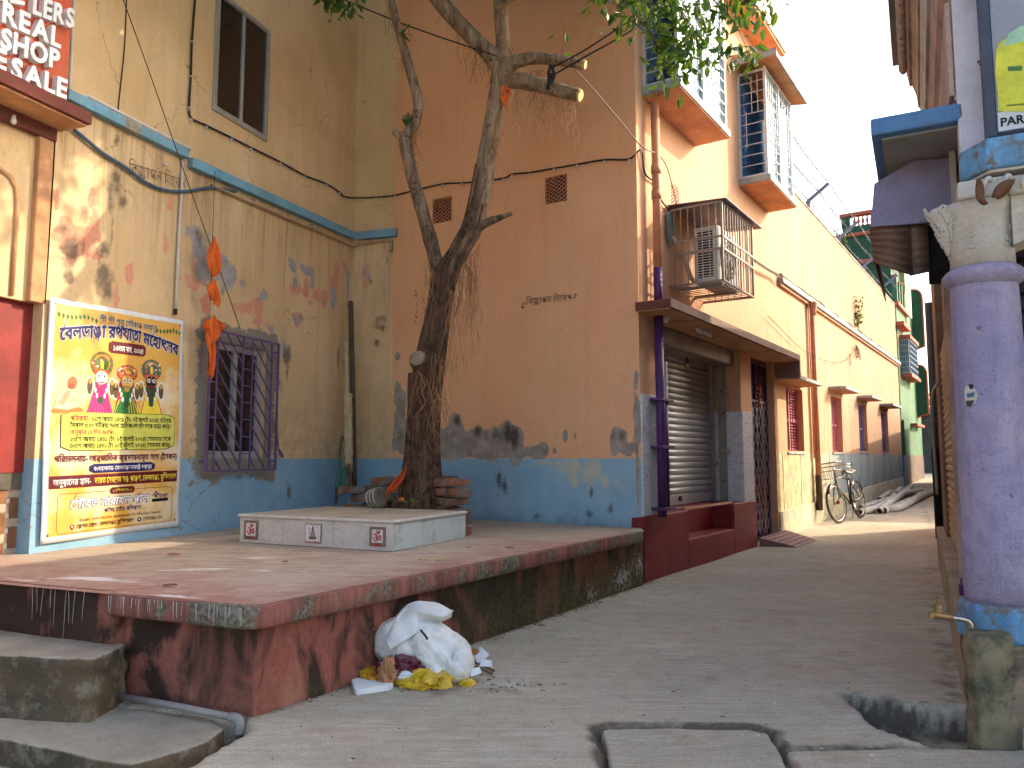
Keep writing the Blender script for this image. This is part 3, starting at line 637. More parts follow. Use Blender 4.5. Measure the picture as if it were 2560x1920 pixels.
def splash(s, z, p):
    o = np.full(len(s), -1.0)
    for (sx, sz, r, st) in ((1.9,.2,.30,.9),(4.9,.12,.42,1.0),(4.3,.06,.3,.7),(5.3,.2,.25,.9)): o = np.maximum(o, st*(1-np.hypot((s-sx)/r, (z-sz)/.22)))
    return o
zz = [ZP-.09]+[ZP-.09-.03*i for i in range(1, 20)]
strip('base_wall', bw, [(0, z) for z in zz], M['pside'], plat,
    {'moss': lambda s, z, p: np.clip((s-2.0)/2.5, 0, .75)*np.clip(1.2-z*1.4, 0, 1)+np.clip(.30-z, -.3, .3), 'splash': splash}, .012)
lw = [A0+e2*(CUT+.03*i)+nin2*.045 for i in range(110, -1, -1)]; lw.append(A0+e2*(CUT)+nin2*.12)
strip('base_wall', lw, [(.02, ZP+.003), (.0, ZP-.02)]+[(0, ZP-.02-.03*i) for i in range(1, 22)], M['pside'], plat,
    {'moss': lambda s, z, p: np.zeros(len(s))-.2, 'splash': lambda s, z, p: np.zeros(len(s))-1}, .010)
dr = MB()                               # lime-wash runs down the front edge
for i in range(30):
    t = CUT-.02-random.random()*.85; a = A0+e2*t-nin2*.0085; L = random.uniform(.02, .10); w = random.uniform(.0008, .0018); x = random.uniform(-.004, .004)
    dr.tube([a+Vector((0,0,ZP-.004)), a+Vector((x*.5,0,ZP-L*.5)), a+Vector((x,0,ZP-L))], [w*1.3, w, w*.6], 5)
for i in range(9):
    a = A0+e2*(CUT+.2+.05*i+random.uniform(-.02,.02))+nin2*.034; x = random.uniform(-.006, .006)
    dr.tube([a+Vector((0,0,ZP-.004)), a+Vector((x,0,ZP-.08)), a+Vector((x*1.6,0,ZP-random.uniform(.1,.26)))], [.0015,.0012,.0007], 5)
obj('lime_drip', dr, P('dried_limewash', S(198, 188, 178), .9), plat, kind='stuff')
NQ = 130
sq, tq = np.meshgrid(np.linspace(0, 1, NQ)**1.15, np.linspace(0, 1, NQ)**1.15, indexing='ij')
qa, qb, qc, qd = [np.array(k) for k in ((-1.159,3.563),(1.252,7.290),(-2.6,10.2),(-5.2,5.25))]
Q = (1-sq)[...,None]*(1-tq)[...,None]*qa+sq[...,None]*(1-tq)[...,None]*qb+(sq*tq)[...,None]*qc+(1-sq)[...,None]*tq[...,None]*qd
dc = Q-np.array(cc[:2]); dist = np.linalg.norm(dc, axis=-1)
incor = (dc@np.array((e1)[:2]) < 0) & (dc@np.array(e2[:2]) < 0) & (dist > rc-.004) & (np.linalg.norm(Q-qa, axis=-1) < .3)
Q = np.where(incor[...,None], np.array(cc[:2])+dc/np.maximum(dist,1e-6)[...,None]*(rc-.004), Q)
zt = ZP+fbm(Q[...,0], Q[...,1], 5, 1.1, 3)*.004
mb = MB(); mb.v = list(zip(Q[...,0].ravel(), Q[...,1].ravel(), zt.ravel())); mb.f = [(i*NQ+j, (i+1)*NQ+j, (i+1)*NQ+j+1, i*NQ+j+1) for i in range(NQ-1) for j in range(NQ-1)]
me = mesh_of('platform_floor', mb, True, fix=False)
x_, y_ = Q[...,0], Q[...,1]
d1 = (x_-A0.x)*nin1.x+(y_-A0.y)*nin1.y; d2 = (x_-A0.x)*nin2.x+(y_-A0.y)*nin2.y
at = me.attributes.new('red', 'FLOAT', 'POINT'); at.data.foreach_set('value', (.78-np.minimum(d1*.9, d2*.55)-np.clip(y_-6.0, 0, 2)*.3).astype(np.float32).ravel())
lm = np.full(x_.shape, -1.0)
for px, rx, ry, an in ((R(12,900,30), .75, .16, -.35), (R(8,1850,1600), .8, .12, -.05), (R(12,1500,175), .5, .05, -.38), (R(9,60,1500), .3, .1, 0), (R(12,250,40), .3, .06, -.4)):
    c = gz(px, ZP); dx, dy = x_-c.x, y_-c.y; ca, sa = math.cos(an), math.sin(an)
    lm = np.maximum(lm, 1-np.hypot((dx*ca+dy*sa)/rx, (-dx*sa+dy*ca)/ry))
at = me.attributes.new('lime', 'FLOAT', 'POINT'); at.data.foreach_set('value', (lm*1.05).astype(np.float32).ravel())
link('platform_floor', me, M['ptop'], plat)
fl_ = MB(); fl_.prism([(1.215,7.235,ZP-.03),(1.27,7.64,ZP-.03),(-1.6,9.45,ZP-.03),(-1.2,8.4,ZP-.03)], (0,0,.026)); obj('platform_floor', fl_, M['ptop'], plat)
core = MB(); core.prism([(-1.35,4.15,-.3),(.85,7.45,-.3),(-2.6,10.0,-.3),(-5.0,5.4,-.3)], (0,0,ZP-.06+.3)); obj('platform_core', core, c_concd, plat)

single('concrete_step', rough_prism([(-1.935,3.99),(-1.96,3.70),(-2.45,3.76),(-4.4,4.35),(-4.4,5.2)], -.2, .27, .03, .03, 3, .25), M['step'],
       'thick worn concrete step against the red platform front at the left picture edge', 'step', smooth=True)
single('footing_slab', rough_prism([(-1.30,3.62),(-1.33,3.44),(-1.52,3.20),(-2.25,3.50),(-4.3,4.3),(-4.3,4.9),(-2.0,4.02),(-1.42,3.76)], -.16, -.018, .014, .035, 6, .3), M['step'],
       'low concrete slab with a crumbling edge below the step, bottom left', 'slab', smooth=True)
pp = MB(); pts = [Vector((-1.95,3.925,.035)), Vector((-1.60,3.785,.03)), Vector((-1.262,3.638,.022))]
pp.tube(pts, .0165, 12)
pt = thing('drain_conduit', 'grey plastic pipe with an elbow running along the foot of the platform front', 'pipe', (-1.6, 3.78, 0))
obj('pipe', pp, c_pvc, pt, smooth=True)
el = MB(); el.tube(spline([(-1.285,3.648,.022),(-1.25,3.634,.018),(-1.236,3.628,-.005),(-1.234,3.626,-.045)], 5), .023, 12); obj('elbow', el, c_pvc, pt, smooth=True)
dn = MB(); dn.tube([(-1.234,3.626,-.03),(-1.238,3.622,-.16)], .0165, 12); obj('pipe', dn, c_concd, pt, smooth=True)
# ------------------------------------------------------------------ yellow house
yh = thing('yellow_house', 'peeling yellow house with a blue dado and a barred window behind the platform', 'house', FY.p(2, 0, ZP))
WL = (1.70, 2.52, 1.20, 2.32, .16); WU = (1.60, 2.41, 4.52, 5.74, .06)
pink = [(R(4,580,400),.20,.16),(R(4,820,290),.10,.16),(R(4,740,500),.22,.12),(R(4,1430,520),.06,.22),(R(4,1130,690),.05,.16),(R(4,1650,770),.22,.10),(R(4,1500,600),.07,.25),
        (R(4,1000,900),.04,.14),(R(5,50,1000),.16,.28),(R(5,180,1060),.05,.2),(R(5,390,860),.26,.20),(R(5,520,900),.1,.1),(R(5,690,760),.18,.26),(R(5,620,920),.2,.1),(R(5,370,1090),.14,.12),
        (R(5,760,640),.08,.16),(R(4,2100,1000),.2,.2),(R(4,1700,650),.2,.18),(R(4,480,60),.03,.1),(R(4,780,60),.03,.1),(R(4,1470,90),.05,.12),(R(5,100,1150),.16,.14),(R(5,250,1000),.08,.18),(R(4,1750,950),.14,.12,.8)]
grey = [(R(5,320,640),.13,.18),(R(5,440,680),.22,.07),(R(5,340,760),.08,.12),(R(5,660,930),.15,.14),(R(5,790,850),.05,.55),(R(4,1720,480),.2,.30),(R(4,1980,720),.28,.26),(R(5,60,900),.16,.1),
        (R(5,230,1350),.10,.16),(R(5,490,790),.06,.1),(R(5,780,1150),.05,.5),(R(5,760,1500),.05,.25),(R(4,1750,640),.2,.2),(R(5,370,1110),.09,.07),(R(4,2100,800),.15,.15),(R(5,130,1180),.1,.12)]
dark = [(R(4,960,60),.05,.30),(R(4,970,280),.035,.35),(R(4,900,720),.11,.17),(R(4,930,900),.07,.16),(R(4,600,440),.10,.10),(R(4,890,500),.10,.09),(R(4,520,330),.1,.05),(R(5,260,1420),.08,.2),(R(5,270,1560),.05,.12),
        (R(0,1010,1550),.06,.22),(R(0,1010,1210),.05,.10),(R(4,540,500),.2,.04),(R(4,1740,380),.07,.12),(R(4,1080,90),.16,.06,.8),(R(5,715,1450),.04,.16),(R(9,280,930),.05,.12),(R(4,710,520),.03,.12),(R(4,590,740),.05,.05),(R(5,780,1250),.04,.2,.9)]
def cement(U, Z):
    d = np.maximum(np.maximum(1.60-U, U-2.64), np.maximum(1.06-Z, Z-2.46))
    c = .75-np.maximum(d, -.2)*6.5
    c = np.where(Z > 2.5, c-.25, c)
    return np.maximum(c*.9, -1)+.5*fbm(U, Z, 2.0, 6, 4)-.05
yw = wall_grid('wall', FY, 0, 4.15, .4, 8.4, .036, M['yellow'], yh, [WL, WU], {
    'pink': lambda u, z: blobs(u, z, FY, pink)+np.where(z < 1.25, -1, 0), 'grey': lambda u, z: blobs(u, z, FY, grey)+np.where(z < 1.2, -1, 0),
    'dark': lambda u, z: blobs(u, z, FY, dark), 'cement': cement})
zero = {k: (lambda u, z: np.full(u.shape, -1.0)) for k in ('pink', 'grey', 'dark', 'cement')}
ra = dict(zero); ra['grey'] = lambda u, z: blobs(u, z, FR, [(R(5,930,680),.03,.14),(R(5,985,720),.04,.1)])
ra['dark'] = lambda u, z: blobs(u, z, FR, [(R(5,1080,1170),.09,.06),(R(5,1050,1290),.05,.08),(R(5,1000,770),.05,.06),(R(5,1140,600),.02,.1),(R(5,1100,1100),.08,.05,.7)])
ra['pink'] = lambda u, z: blobs(u, z, FR, [(R(5,945,700),.08,.2),(R(5,1060,630),.03,.05)])
wall_grid('wall', FR, 0, RTL+.02, .4, 8.4, .04, M['yellow'], yh, attrs=ra)
back = MB(); back.fbox(FY, -3.2, 4.0, -3.0, -.2, .0, 8.35); back.fbox(FY, 3.9, 4.6, -.6, -.06, 0, 8.35); obj('house_core', back, P('interior_dark', S(60,50,40), .9), yh)
# lower window: aluminium frame, two dark panes, violet steel grille
wf = MB(); a, b, c, e = WL[:4]; o0, o1 = -.10, -.05
wf.fbox(FY, a, a+.07, o0, o1, c, e); wf.fbox(FY, b-.07, b, o0, o1, c, e); wf.fbox(FY, a+.07, b-.07, o0, o1, e-.07, e); wf.fbox(FY, a+.07, b-.07, o0, o1, c, c+.07); wf.fbox(FY, (a+b)/2-.025, (a+b)/2+.025, o0+.01, o1+.012, c+.07, e-.07)
win = obj('window', wf, P('dull_window_frame', S(160,158,152), .5, .08, 8), yh, bevel=.004)
for k in range(2):
    pb = MB(); u0 = a+.07+(k*((b-a)/2-.045)); pb.fbox(FY, u0, u0+(b-a)/2-.095, -.085, -.078, c+.07, e-.07); obj('pane', pb, M['glassdark'], win)
gu0, gu1, gz0, gz1 = 1.60, 2.62, 1.075, 2.40; go = .075
gr = MB(); gr.fbox(FY, gu0, gu0+.02, go, go+.02, gz0, gz1); gr.fbox(FY, gu1-.02, gu1, go, go+.02, gz0, gz1); gr.fbox(FY, gu0+.02, gu1-.02, go, go+.02, gz0, gz0+.02); gr.fbox(FY, gu0+.02, gu1-.02, go, go+.02, gz1-.02, gz1)
for u in (gu0+.01, gu1-.01):
    for z in (gz0+.1, gz1-.1): gr.bar(FY.p(u, 0, z), FY.p(u, go, z), .014)
grille = obj('window_grille', gr, c_purp, yh)
for u in (gu0+.10, gu0+.46, gu0+.60, gu1-.12): 
    b_ = MB(); b_.fbox(FY, u, u+.014, go+.002, go+.016, gz0+.02, gz1-.02); obj('upright', b_, c_purp, grille)
for i in range(1, 8):
    z = gz0+(gz1-gz0)*i/8
    for (x0, x1) in ((gu0+.02, gu0+.10), (gu1-.12+.014, gu1-.02), (gu0+.474, gu0+.60)): 
        b_ = MB(); b_.fbox(FY, x0, x1, go+.004, go+.014, z, z+.012); obj('rung', b_, c_purp, grille)
for i in range(-5, 9):                                     # slanting bars left and right of the centre ladder
    for x0, x1, up in ((gu0+.114, gu0+.46, -1), (gu0+.614, gu1-.12, -1)):
        w = x1-x0; zA = gz0+.165*i+.45; zB = zA-w*1.15
        ta, tb = 0.0, 1.0
        lo, hi = gz0+.02, gz1-.02
        f = lambda t: zA+(zB-zA)*t
        if f(0) > hi: ta = (hi-zA)/(zB-zA)
        if f(1) < lo: tb = (lo-zA)/(zB-zA)
        if ta >= tb or f(0) < lo: continue
        b_ = MB(); b_.bar(FY.p(x0+w*ta, go+.01, f(ta)), FY.p(x0+w*tb, go+.01, f(tb)), .012); obj('slanting_bar', b_, c_purp, grille)
st = MB(); st.bar(FY.p(2.60, .08, 1.62), FY.p(2.735, .03, 1.28), .012); st.tube(spline([FY.p(2.73,.03,1.30), FY.p(2.765,.05,1.25), FY.p(2.755,.07,1.215), FY.p(2.735,.05,1.235), FY.p(2.75,.03,1.28)], 5), .009, 6)
obj('window_stay', st, c_purp, yh)
# upper window flush with the wall
uf = MB(); a, b, c, e = WU[:4]
for (x0, x1, z0, z1) in ((a,a+.05,c,e),(b-.05,b,c,e),(a+.05,b-.05,c,c+.055),(a+.05,b-.05,e-.05,e)): uf.fbox(FY, x0, x1, -.03, .022, z0, z1)
uf.fbox(FY, (a+b)/2-.02, (a+b)/2+.02, -.025, .014, c+.055, e-.05)
uw = obj('window', uf, c_alu, yh, bevel=.004)
for k in range(2):
    pb = MB(); u0 = a+.05 if k == 0 else (a+b)/2+.02; pb.fbox(FY, u0, u0+(b-a)/2-.07, -.012, -.006, c+.055, e-.05); obj('pane', pb, M['glassdark'], uw)
# blue string course, in two lengths, and on the return
def sloped(mb, F, u0, u1, o0, o1, za, zb, h):
    mb.hexa([F.p(u0,o0,za),F.p(u1,o0,zb),F.p(u1,o1,zb),F.p(u0,o1,za),F.p(u0,o0,za+h),F.p(u1,o0,zb+h),F.p(u1,o1,zb+h),F.p(u0,o1,za+h)])
for (u0, u1, za, zb, h) in ((.03, 1.27, 3.90, 3.90, .085), (1.32, 4.08, 3.84, 3.92, .095)):
    l = MB(); sloped(l, FY, u0, u1, -.002, .07, za, zb, h); obj('string_course', l, c_bluel, yh, bevel=.008)
l = MB(); l.fbox(FR, .07, RTL+.05, -.002, .07, 3.92, 4.02); obj('string_course', l, c_bluel, yh, bevel=.008)
gp_ = MB(); sloped(gp_, FY, .56, .72, .02, .074, 3.895, 3.895, .092); obj('string_course_patch', gp_, c_conc, yh, bevel=.008, label='bare cement repair in the blue string course')
# recessed doorway at the left edge of the picture
zt0 = FY.uv(R(4,250,950), -.05)[1]
rp = MB(); rp.fbox(FY, -2.6, -.12, -.2, -.05, zt0, 3.66); panel = obj('doorway_panel', rp, M['yellow'], yh)
for k in ('pink','grey','dark','cement'):
    at = panel.data.attributes.new(k, 'FLOAT', 'POINT'); at.data.foreach_set('value', np.full(len(panel.data.vertices), -1.0, np.float32))
jb = MB(); jb.fbox(FY, -.12, -.0, -.2, -.006, zt0, 3.66); j = obj('doorway_pier', jb, c_soff, yh, bevel=.01)
ar = MB(); pts = [FY.p(-2.0,-.045,3.22), FY.p(-.38,-.045,3.22), FY.p(-.30,-.045,3.19), FY.p(-.25,-.045,3.12), FY.p(-.235,-.045,3.0), FY.p(-.235,-.045,zt0+.02)]
ar.tube(pts, .018, 6); obj('panel_moulding', ar, c_soff, yh, smooth=True)
rw = MB(); rw.fbox(FY, -2.6, -.005, -.22, -.10, 1.10, zt0-.001); obj('red_door_jamb', rw, c_redw, yh)
rw = MB(); rw.fbox(FY, -2.6, -.012, -.23, -.108, .98, 1.10); obj('bare_cement_band', rw, c_concd, yh)
rw = MB(); rw.fbox(FY, -2.6, -.02, -.24, -.13, ZP-.1, .975); dado = obj('tile_dado', rw, c_weave2, yh)
for i in range(8):
    for jx in range(5):
        u1 = -.028-i*.092; z0 = ZP-.02+jx*.105
        odd = (i+jx) % 2
        t = MB()
        if odd: t.fbox(FY, u1-.062, u1, -.131, -.122, z0-.045, z0+.10)
        else: t.fbox(FY, u1-.092-.02, u1+.02, -.131, -.125, z0+.002, z0+.06)
        o = obj('weave_tile', t, c_weave1 if odd else c_weave2, dado)
        s_ = MB(); s_.fbox(FY, u1-.088, u1-.064, -.131, -.124, z0+.062, z0+.096); obj('weave_tile', s_, c_weave3, dado)
pe = MB(); pe.fbox(FY, -.02, 0, -.24, 0, .4, zt0); obj('wall_end', pe, M['yellow'], yh)
# door canopy under the sign
oc = gz((230, 314), 3.667); co_u = (oc-FY.P).dot(FY.d); co_o = (oc-FY.P).dot(FY.n)
cn = MB(); cn.fbox(FY, -2.8, co_u, -.05, co_o, 3.672, 3.765); canopy = obj('door_canopy', cn, c_brownc, yh, bevel=.006)
cs = MB(); cs.fbox(FY, -2.8, co_u-.02, -.05, co_o-.03, 3.655, 3.67); obj('canopy_soffit', cs, c_soff, canopy)
cb = MB(); cb.fbox(FY, -2.8, -.0, -.06, .012, 3.56, 3.654); obj('canopy_bracket_band', cb, c_candk, canopy)
bulb = MB(); q = FY.p(*[FY.uv(R(0,110,1030), .02)[0]], .03, FY.uv(R(0,110,1030), .02)[1]); bulb.lathe(q, [(.004,.03),(.012,.025),(.012,.01),(.018,-.005),(.02,-.02),(.012,-.036),(.002,-.04)], 10)
single('bulb_holder', bulb, c_wht, 'small white bulb holder below the brown door canopy', 'bulb holder', smooth=True)
# ------------------------------------------------------------------ shop sign with raised letters
SO = co_o-.12
sgu = FY.uv(R(0,592,600), SO)[0]; sgt = 5.9
sg = thing('shop_sign', 'red shop signboard with raised white capital letters above the brown door canopy', 'sign', FY.p(sgu-.8, SO, 3.77))
sb = MB(); sb.fbox(FY, -2.8, sgu, SO-.1, SO, 3.768, sgt); obj('board', sb, c_red, sg, bevel=.004)
def text_mesh(body, size=1.0, extrude=0, offset=0, bevel=0, shear=0, res=3):
    k = (body, size, extrude, offset, bevel, res)
    if k not in TXT: TXT.update(text_batch([k]))
    return TXT[k]
def letter_row(s, pl, pr, h, parent, m, o=SO, depth=.055):
    # letters set one by one between two survey points on the base line
    uL, zL = FY.uv(pl, o+depth); uR, zR = FY.uv(pr, o+depth)
    ws = []
    for ch in s:
        v, f = text_mesh(ch, 1, .5, .034); ws.append((v, f, (v[:,0].max()-v[:,0].min()) if len(v) else .25))
    gap = .085; tot = sum(w[2] for w in ws)+gap*(len(s)-1); k = (uR-uL)/tot; x = 0
    for (v, f, w), ch in zip(ws, s):
        if len(v):
            hh = .729
            mb = MB(); mb.v = [tuple(FY.p(uL+(x+q[0]-v[:,0].min())*k, o+depth/2+q[2]*depth-.001, zL+(zR-zL)*(x+q[0]-v[:,0].min())/tot+(q[1])*h/hh)) for q in v]; mb.f = f
            obj('letter_'+ch.lower(), mb, m, parent, bevel=.003)
        x += w+gap
h0 = FY.uv(R(0,60,20), SO+.05)[1]-FY.uv(R(0,20,180), SO+.05)[1]
letter_row('LERS', R(0,285,110), R(0,640,240), h0, sg, c_letter)
letter_row('EL', R(0,-60,-20), R(0,215,40), h0, sg, c_letter)
letter_row('REAL', R(0,18,178), R(0,528,415), h0, sg, c_letter)
letter_row('SHOP', R(0,5,405), R(0,515,600), h0, sg, c_letter)
letter_row('SALE', R(0,95,660), R(0,578,852), h0, sg, c_letter)
letter_row('E', R(0,-75,560), R(0,55,612), h0, sg, c_letter)
# ------------------------------------------------------------------ cables, conduits and cords on the walls
def onF(F, pts, o): return [F.p(F.uv(p, o)[0], o, F.uv(p, o)[1]) for p in pts]
cp = onF(FY, [R(0,1690,-60),R(0,1660,350),R(0,1650,650),R(0,1635,920),R(0,1655,1020),R(0,1785,1085),R(0,2000,1190),R(0,2170,1275),R(1,210,1400),R(1,420,1515),R(1,610,1590),R(1,720,1659),R(5,770,42)], .02)
cp += onF(FR, [R(5,900,50),R(5,1040,45)], .02)
cp += onF(FO, [R(5,1200,28),R(1,1400,1637),R(1,1610,1590),R(1,1780,1580),R(1,1900,1570),R(1,2140,1540),R(2,0,1505),R(2,155,1490),R(2,360,1455),R(2,560,1420),R(2,800,1380),R(2,1010,1375)], .02)
cp += [FA.p(.06,.03,4.36)]+onF(FA, [R(2,1150,1500),R(2,1250,1590),R(6,1290,70),R(6,1390,185)], .03)
ct = thing('wall_cable', 'long black cable clipped along the yellow and orange walls at first-floor height', 'cable', FY.p(2, 0, 4.2))
mb = MB(); mb.tube(spline(cp, 6), .010, 6); obj('cable', mb, c_cab, ct, smooth=True)
for q in cp[1:-4]:
    mb = MB(); mb.box(q+Vector((0,0,-.012)), (.022,.022,.012)); mb.box(q+Vector((0,0,-.03)), (.012,.014,.03)); obj('cable_clip', mb, c_pvcw, ct)
ct = thing('white_conduit', 'white plastic conduit dropping past the sign, along the blue ledge and down the yellow wall', 'conduit', FY.p(1.2, 0, 2.5))
cw1 = onF(FY, [R(0,640,-40),R(0,625,300),R(0,605,700),R(0,600,850)], .03); zc = 4.003
cw2 = [FY.p(.20,.06,zc), FY.p(1.285,.06,zc)]
cw3 = onF(FY, [R(0,1578,1400),R(0,1572,1560),R(4,1560,120),R(4,1540,480),R(4,1525,840),R(4,1518,1010)], .022)
for k, pts in enumerate((cw1, [cw1[-1]]+cw2+[cw3[0]], cw3)):
    mb = MB(); mb.tube(pts, .012, 10); obj('conduit', mb, c_pvcw, ct, smooth=True)
for q in (cw1[1], cw1[2], cw3[2], cw3[3], cw3[4]):
    mb = MB(); mb.fbox(Frame(q, FY.az), -.022, .022, -.02, .016, -.008, .008); obj('saddle_clip', mb, c_pvcw, ct)
mb = MB(); mb.tube([cw3[-1], cw3[-1]+Vector((0,0,-.05))], .017, 8); obj('cable_end', mb, c_cab, ct)
mb = MB(); pts = onF(FY, [R(0,640,1120),R(0,760,1220),R(0,900,1330),R(0,1090,1450),R(0,1250,1570),R(0,1420,1640),R(0,1600,1655),R(0,1780,1625),R(0,1900,1630),R(0,2040,1655)], .03)
mb.tube(spline(pts, 6), .015, 8); single('sleeved_cable', mb, c_cabb, 'thick blue-grey sleeved cable sagging below the blue ledge from the sign canopy', 'cable', smooth=True)
pt = thing('ledge_pipe', 'beige plastic pipe fixed under the blue ledge into the corner', 'pipe', FY.p(3, 0, 3.9))
pts = [FY.p(u, .035, 3.765+.028*(u-1.4)) for u in (1.6, 2.8, 4.06)]+[FR.p(.09,.035,3.865), FR.p(RTL-.07,.035,3.89)]
mb = MB(); mb.tube(pts, .014, 10); obj('pipe', mb, c_bpvc, pt, smooth=True)
e_ = pts[-1]; mb = MB(); mb.tube(spline([e_, e_+FR.d*.035+Vector((0,0,-.01)), e_+FR.d*.045+Vector((0,0,-.06)), e_+FR.d*.045+Vector((0,0,-.13)), e_+FR.d*.05+FR.n*.03+Vector((0,0,-.16))], 5), .018, 10); obj('elbow', mb, c_bpvc, pt, smooth=True)
for u in (2.2, 3.2): mb = MB(); mb.fbox(FY, u-.01, u+.01, 0, .055, 3.76+.028*(u-1.4), 3.81+.028*(u-1.4)); obj('saddle_clip', mb, c_bpvc, pt)
mb = MB(); pts = onF(FY, [R(0,1055,-30),R(0,1300,650),R(0,1530,1310)], .14)+onF(FY, [R(0,1650,1650),R(4,1790,380),R(4,1890,650),R(4,2030,1050),R(4,2075,1185)], .11)
mb.tube(spline(pts, 4), .0045, 5); single('stay_cord', mb, c_rope, 'thin taut cord slanting down the yellow wall to the violet window grille', 'cord')
mb = MB(); pts = onF(FY, [R(0,1095,-20),R(0,1075,420),R(0,1025,900),R(0,1015,1100)], .006); mb.tube(spline(pts, 6), .006, 5); single('wall_crack_cord', mb, c_rope, 'thin dark cord hanging straight down the yellow wall between sign and window', 'cord')
for k, (u, z) in enumerate([FY.uv(R(0,1415,1425)), FY.uv(R(4,1950,590)), FY.uv(R(5,865,945))]):
    mb = MB(); q = FY.p(u, .03, z); mb.tube([q-FY.n*.03, q], .006, 6); mb.lathe(q+Vector((0,0,-.015)), [(.003,0),(.014,.006),(.016,.018),(.006,.03)], 8)
    single('wall_hook', mb, c_wht, ['small white ceramic hook under the blue ledge', 'small white hook on the peeling wall beside the orange flags', 'small white hook in the yellow wall corner by the dark pipe'][k], 'hook')
# ------------------------------------------------------------------ saffron flags on a string
fl = thing('flag_string', 'string of crumpled saffron cloth pennants hanging in front of the barred window', 'flags', FY.p(1.72, .12, 1.9))
FLO = .16
su = FY.uv(R(4,1838,300), FLO)[0]
mb = MB(); mb.tube([FY.p(su, FLO, 3.85), FY.p(su+.01, FLO, 2.0)], .003, 5); obj('string', mb, c_rope, fl)
def pennant(p_top, p_bot, wid, seed, tail=.5):
    (u0, z0), (u1, z1) = FY.uv(p_top, FLO), FY.uv(p_bot, FLO); n, k = 22, 9; mb = MB()
    for i in range(n+1):
        t = i/n; w = wid*math.sin(min(1, t*1.8)*math.pi/2)*(1 if t < .75 else 1-.55*(t-.75)/.25)
        for j in range(k+1):
            s = j/k-.5
            fold = .028*math.sin(s*11+seed+t*3)*math.sin(min(1,t*2)*1.57)+.02*float(fbm(np.array([t*3+seed]), np.array([s*3]), 0, 1.5, 3)[0])
            mb.v.append(tuple(FY.p(u0+(u1-u0)*t+s*w+.012*math.sin(t*7+seed), FLO+.01+fold, z0+(z1-z0)*t+.06*s*t*(1 if seed % 2 else -1))))
    mb.f = [(i*(k+1)+j, (i+1)*(k+1)+j, (i+1)*(k+1)+j+1, i*(k+1)+j+1) for i in range(n) for j in range(k)]
    o = obj('pennant', mb, c_saff, fl, smooth=True, fix=False); s = o.modifiers.new('solid', 'SOLIDIFY'); s.thickness = .002
pennant(R(4,1838,380), R(4,1852,715), .13, 1); pennant(R(4,1835,755), R(4,1850,970), .12, 2)
pennant(R(4,1840,1060), R(4,1835,1310), .15, 3); pennant(R(4,1805,1150), R(4,1825,1590), .10, 4); pennant(R(4,1775,1090), R(4,1790,1210), .09, 6); pennant(R(4,1870,1105), R(4,1920,1195), .12, 5)
# ------------------------------------------------------------------ orange house
oh = thing('orange_house', 'orange two-storey house with grilled bay windows and a shuttered shop', 'house', FO.p(2, 0, ZP))
V1 = FO.uv(R(5,1525,60)); V1b = FO.uv(R(5,1690,240)); V2 = FO.uv(R(2,285,1530)); V2b = FO.uv(R(6,475,65))
vent1 = (V1[0], V1b[0], V1b[1]-.01, V1[1]-.01, .07); vent2 = (V2[0], V2b[0], V2b[1]-.01, V2[1]-.01, .07)
cemI = [(R(9,1240,120),.12,.20),(R(9,1240,350),.14,.30),(R(9,1230,520),.14,.16),(R(9,1700,520),.30,.22),(R(9,1720,330),.10,.14),(R(9,2000,540),.35,.20),(R(9,2180,480),.2,.3),(R(10,30,520),.14,.28),(R(10,180,590),.16,.10),(R(10,270,570),.10,.11),
        (R(10,930,500),.13,.16),(R(10,970,430),.06,.06),(R(10,1000,560),.12,.1),(R(10,1080,350),.05,.6),(R(10,1085,750),.035,.5),(R(10,1100,1000),.03,.3),(R(10,370,580),.05,.06),(R(10,460,460),.04,.10,.8),(R(10,540,450),.02,.04),(R(5,1225,1420),.05,.06,.8),(R(6,840,1580),.14,.012),(R(6,1015,680),.012,.04),(R(6,570,725),.015,.03),(R(5,1315,1025),.015,.03),(R(10,860,415),.16,.012)]
mouI = [(R(9,1900,400),.12,.10),(R(9,2080,440),.16,.14),(R(9,2180,400),.1,.22),(R(10,20,430),.06,.20),(R(9,1740,310),.06,.10),(R(10,960,450),.05,.1,.7),(R(9,2100,800),.07,.14,.8),(R(9,2150,860),.05,.2,.8),(R(9,1980,880),.05,.06,.7),(R(10,860,1080),.05,.08,.9),(R(10,690,940),.03,.08,.7),(R(10,350,970),.03,.04,.8),(R(10,200,1140),.06,.03,.7),(R(10,640,1120),.14,.05,.6)]
bpts = [FO.uv(k) for k in (R(9,1540,330),R(9,1640,360),R(9,1700,300),R(9,1790,310),R(9,1800,400),R(9,1880,380),R(9,1940,345),R(9,2020,390),R(9,2130,325),R(9,2212,380),R(10,60,400),R(10,100,510),R(10,180,560),R(10,260,510),R(10,330,600))]
def dampband(u, z):
    zt = np.interp(u, [b[0] for b in bpts], [b[1] for b in bpts], left=1.0, right=1.0)+.07*fbm(u, u*0, 0, 14, 3)
    return np.where(z > 1.205, np.clip((zt-z)*9, -1, 1.1), -1)
wall_grid('wall', FO, 0, 3.2, .4, 8.3, .036, M['orange'], oh, [vent1, vent2], {
    'cement': lambda u, z: np.maximum(blobs(u, z, FO, cemI, 1.9), dampband(u, z)), 'mould': lambda u, z: blobs(u, z, FO, mouI, 1.4), 'worn': lambda u, z: blobs(u, z, FO, [(R(10,650,740),.30,.18),(R(10,800,820),.25,.14),(R(10,350,670),.3,.08,.7)])})
